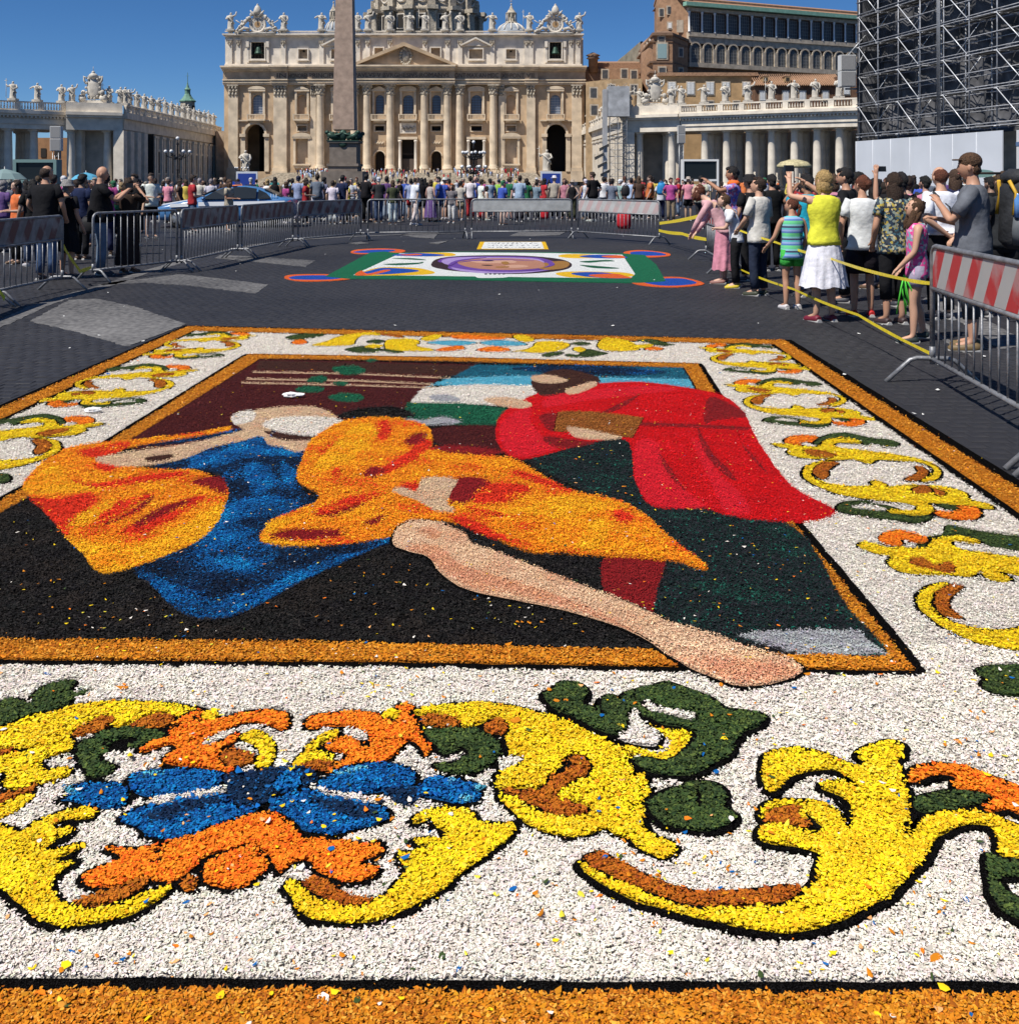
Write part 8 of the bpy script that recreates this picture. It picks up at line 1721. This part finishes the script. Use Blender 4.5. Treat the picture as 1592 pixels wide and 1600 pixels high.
for s_ in (-1, 1):
    yb, yt = s_*.885, s_*.635
    for nm, P in (('side_window', [(-.72,yb,.97),(.25,yb,.985),(.25,yt,1.37),(.0,yt,1.36),(-.30,yt*1.07,1.24)]), ('side_window', [(.32,yb,.985),(1.12,yb,.995),(1.12,yt*1.02,1.33),(.75,yt,1.385),(.32,yt,1.385)]), ('quarter_window', [(1.18,yb,1.0),(1.62,yb*.98,1.02),(1.45,yt*1.06,1.17),(1.18,yt*1.03,1.30)])): panel(nm, P, m_cglass, th=.02)
    panel('white_stripe', [(-1.75,s_*.918,.70),(-.9,s_*.932,.74),(-.9,s_*.905,.86),(-1.75,s_*.90,.82)], m_cwhite); panel('white_stripe', [(-.8,s_*.933,.74),(2.1,s_*.915,.80),(2.1,s_*.89,.92),(-.8,s_*.912,.88)], m_cwhite)
    for xw in (-1.45, 1.38):
        w_ = MB(); w_.lathe([(.30,-.11),(.335,-.09),(.335,.09),(.30,.11)], (0,0,0), 20); q = w_.build('wheel', m_tyre, car); q.rotation_euler = (math.radians(90),0,0); q.location = (xw, s_*.83, .335)
        r_ = MB(); r_.lathe([(.06,-.125),(.22,-.12),(.22,.12),(.06,.125)], (0,0,0), 14)
        for k in range(5): a = k*2*math.pi/5; r_.box((math.cos(a)*.12, math.sin(a)*.12, 0), (.2,.05,.255), a)
        r_.build('rim', m_rim, q)
    o = MB(); o.ball((-2.18,s_*.66,.62), (.16,.17,.09), 10, 6); o.build('headlight', mat('headlight', (0.55,0.57,0.6), .1, spec=.9), car)
    o = MB(); o.ball((2.22,s_*.72,.86), (.12,.14,.08), 10, 6); o.build('tail_light', mat('tail_light', (0.4,0.01,0.01), .2), car)
    o = MB(); o.ball((-.62,s_*1.0,1.0), (.07,.11,.07), 8, 6); o.build('mirror', m_cblue, car); o = MB(); o.box((.05,s_*.935,.70), (.16,.03,.03)); o.box((1.0,s_*.93,.72), (.16,.03,.03)); o.build('door_handle', m_plas, car)
panel('windscreen', [(-.98,-.72,.985),(-.98,.72,.985),(-.30,.56,1.32),(-.30,-.56,1.32)], m_cglass, th=.02); panel('rear_window', [(1.95,-.66,1.04),(1.95,.66,1.04),(1.35,.52,1.33),(1.35,-.52,1.33)], m_cglass, th=.02)
panel('bonnet_stripe', [(-2.1,-.62,.765),(-2.1,-.38,.80),(-1.1,-.5,.975),(-1.1,-.72,.945)], m_cwhite); panel('bonnet_stripe', [(-2.1,.38,.80),(-2.1,.62,.765),(-1.1,.72,.945),(-1.1,.5,.975)], m_cwhite)
o = MB(); o.box((-2.36,0,.42), (.12,1.3,.16)); o.build('grille', m_plas, car); o = MB(); o.bx(.1,.34,-.52,.52,1.47,1.58); o.build('light_bar', mat('beacon_blue', (0.02,0.08,0.5), .2), car)
for y_, rz_ in ((-.905, 0),): q = text_mesh('number', '113', .17, m_cwhite, car, (1.58, y_+.06, 1.045), (math.radians(78),0,0), .004)
# ------------------------------------------------------------------ sunshades over the crowd, canopy, bags
def parasol(px, pyc, Y, r, c, label, rag=0):
    z = zY(pyc, Y); e_ = empty('umbrella', P2(px, Y)); tag(e_, label, 'umbrella'); o = MB(); o.lathe([(r,0),(r*.7,r*.28),(r*.35,r*.42),(.02,r*.5)], (0,0,z), 10, smooth=False); sm = o.mesh('canopy', mat('umbrella_cloth', c, .8)); q = link('canopy', sm, e_)
    o = MB(); o.tube([(0,0,z-1.0),(0,0,z+r*.5+.06)], .015, 5); o.build('pole', m_rail, e_)
parasol(8,280,24,.5,(0.18,0.26,0.26),'grey green umbrella at the left edge of the crowd'); parasol(135,281,30,.45,(0.08,0.32,0.48),'light blue umbrella left of the bald man')
e_ = empty('processional_canopy', P2(1240,34)); tag(e_, 'pale gold round canopy held above the crowd before the white columns', 'canopy'); z = zY(262,34); o = MB(); o.lathe([(.58,0),(.58,.08),(.45,.2),(.2,.27),(.02,.29)], (0,0,z), 20); o.build('cover', mat('gold_cloth', (0.50,0.44,0.25), .6, 12, .4), e_); o = MB(); o.tube([(0,0,z-1),(0,0,z+.1)], .02, 6); o.build('pole', m_rail, e_)
def bag(px, py, Y, c, label, d=(.34,.2,.42)):
    o = MB(); x, y_, z_ = d; loft(o, [((0,0,-z_/2),x*.38,y_*.4),((0,0,-z_*.3),x*.5,y_*.5),((0,0,z_*.2),x*.5,y_*.5),((0,0,z_/2),x*.3,y_*.32)], 12); o.tube([(-x*.3,0,z_*.45),(0,0,z_*.62),(x*.3,0,z_*.45)], .015, 5); q = o.build('bag', mat('bag_cloth', c, .7, 10, .3), None, at(px, py, Y)); tag(q, label, 'bag')
bag(1033,295,39.7,(0.02,0.22,0.50),'bright blue backpack on a person before the right pavilion',(.36,.24,.5)); bag(977,298,39.6,(0.015,0.015,0.018),'black backpack on the person in pale blue'); bag(516,308,36.7,(0.012,0.012,0.014),'black shoulder bag beside the white shirt woman'); bag(975,343,33,(0.45,0.01,0.02),'red bag on the ground behind the pale barrier',(.5,.3,.6)); bag(851,333,36,(0.50,0.01,0.02),'small red bag behind the grey plate barrier',(.3,.2,.4)); bag(140,352,17.5,(0.01,0.01,0.012),'black bag hanging beside the bald man',(.34,.22,.3))
# litter scraps on the paving
m_scrap = mat('paper_scrap', (0.6,0.6,0.58), .8); o = MB(); rnd = random.Random(8)
for i in range(90):
    p = gp(rnd.uniform(0,1592), 370+rnd.random()**2*330); s_ = rnd.uniform(.008,.022); a = rnd.uniform(0,3); q_ = (-3.62 < p.x < 2.7 and p.y < 10.7)
    if not q_: o.add([(p.x-s_*math.cos(a),p.y-s_*math.sin(a),.022),(p.x+s_*math.sin(a),p.y-s_*math.cos(a),.024),(p.x+s_*math.cos(a),p.y+s_*math.sin(a),.03),(p.x-s_*math.sin(a),p.y+s_*math.cos(a),.023)], [(0,1,2,3)])
q = o.build('paper_litter', m_scrap); tag(q, 'tiny pale scraps scattered on the dark paving', 'litter', kind='stuff')
# three bits of white paper lying on the flower carpet
for px, py, s_, l in ((146,648,.055,'white paper scrap on the left border of the flower carpet'), (455,624,.06,'left white tissue on the maroon part of the carpet'), (468,624,.04,'right white tissue on the maroon part of the carpet')):
    p = gp(px, py); o = MB(); b = MB(); b.ball((0,0,0), (s_,s_*.7,s_*.3), 10, 6); o.add([Vector(v)*(1+.5*noise.noise(Vector(v)*60)) for v in b.v], b.f, 0, False); q = o.build('paper_scrap', m_white, None, (p.x, p.y, .035)); tag(q, l, 'paper')

for o_ in scene.objects:
    if 'label' in o_.keys() and not 4 <= len(o_['label'].split()) <= 16: print('LABEL', o_.name, o_['label'])
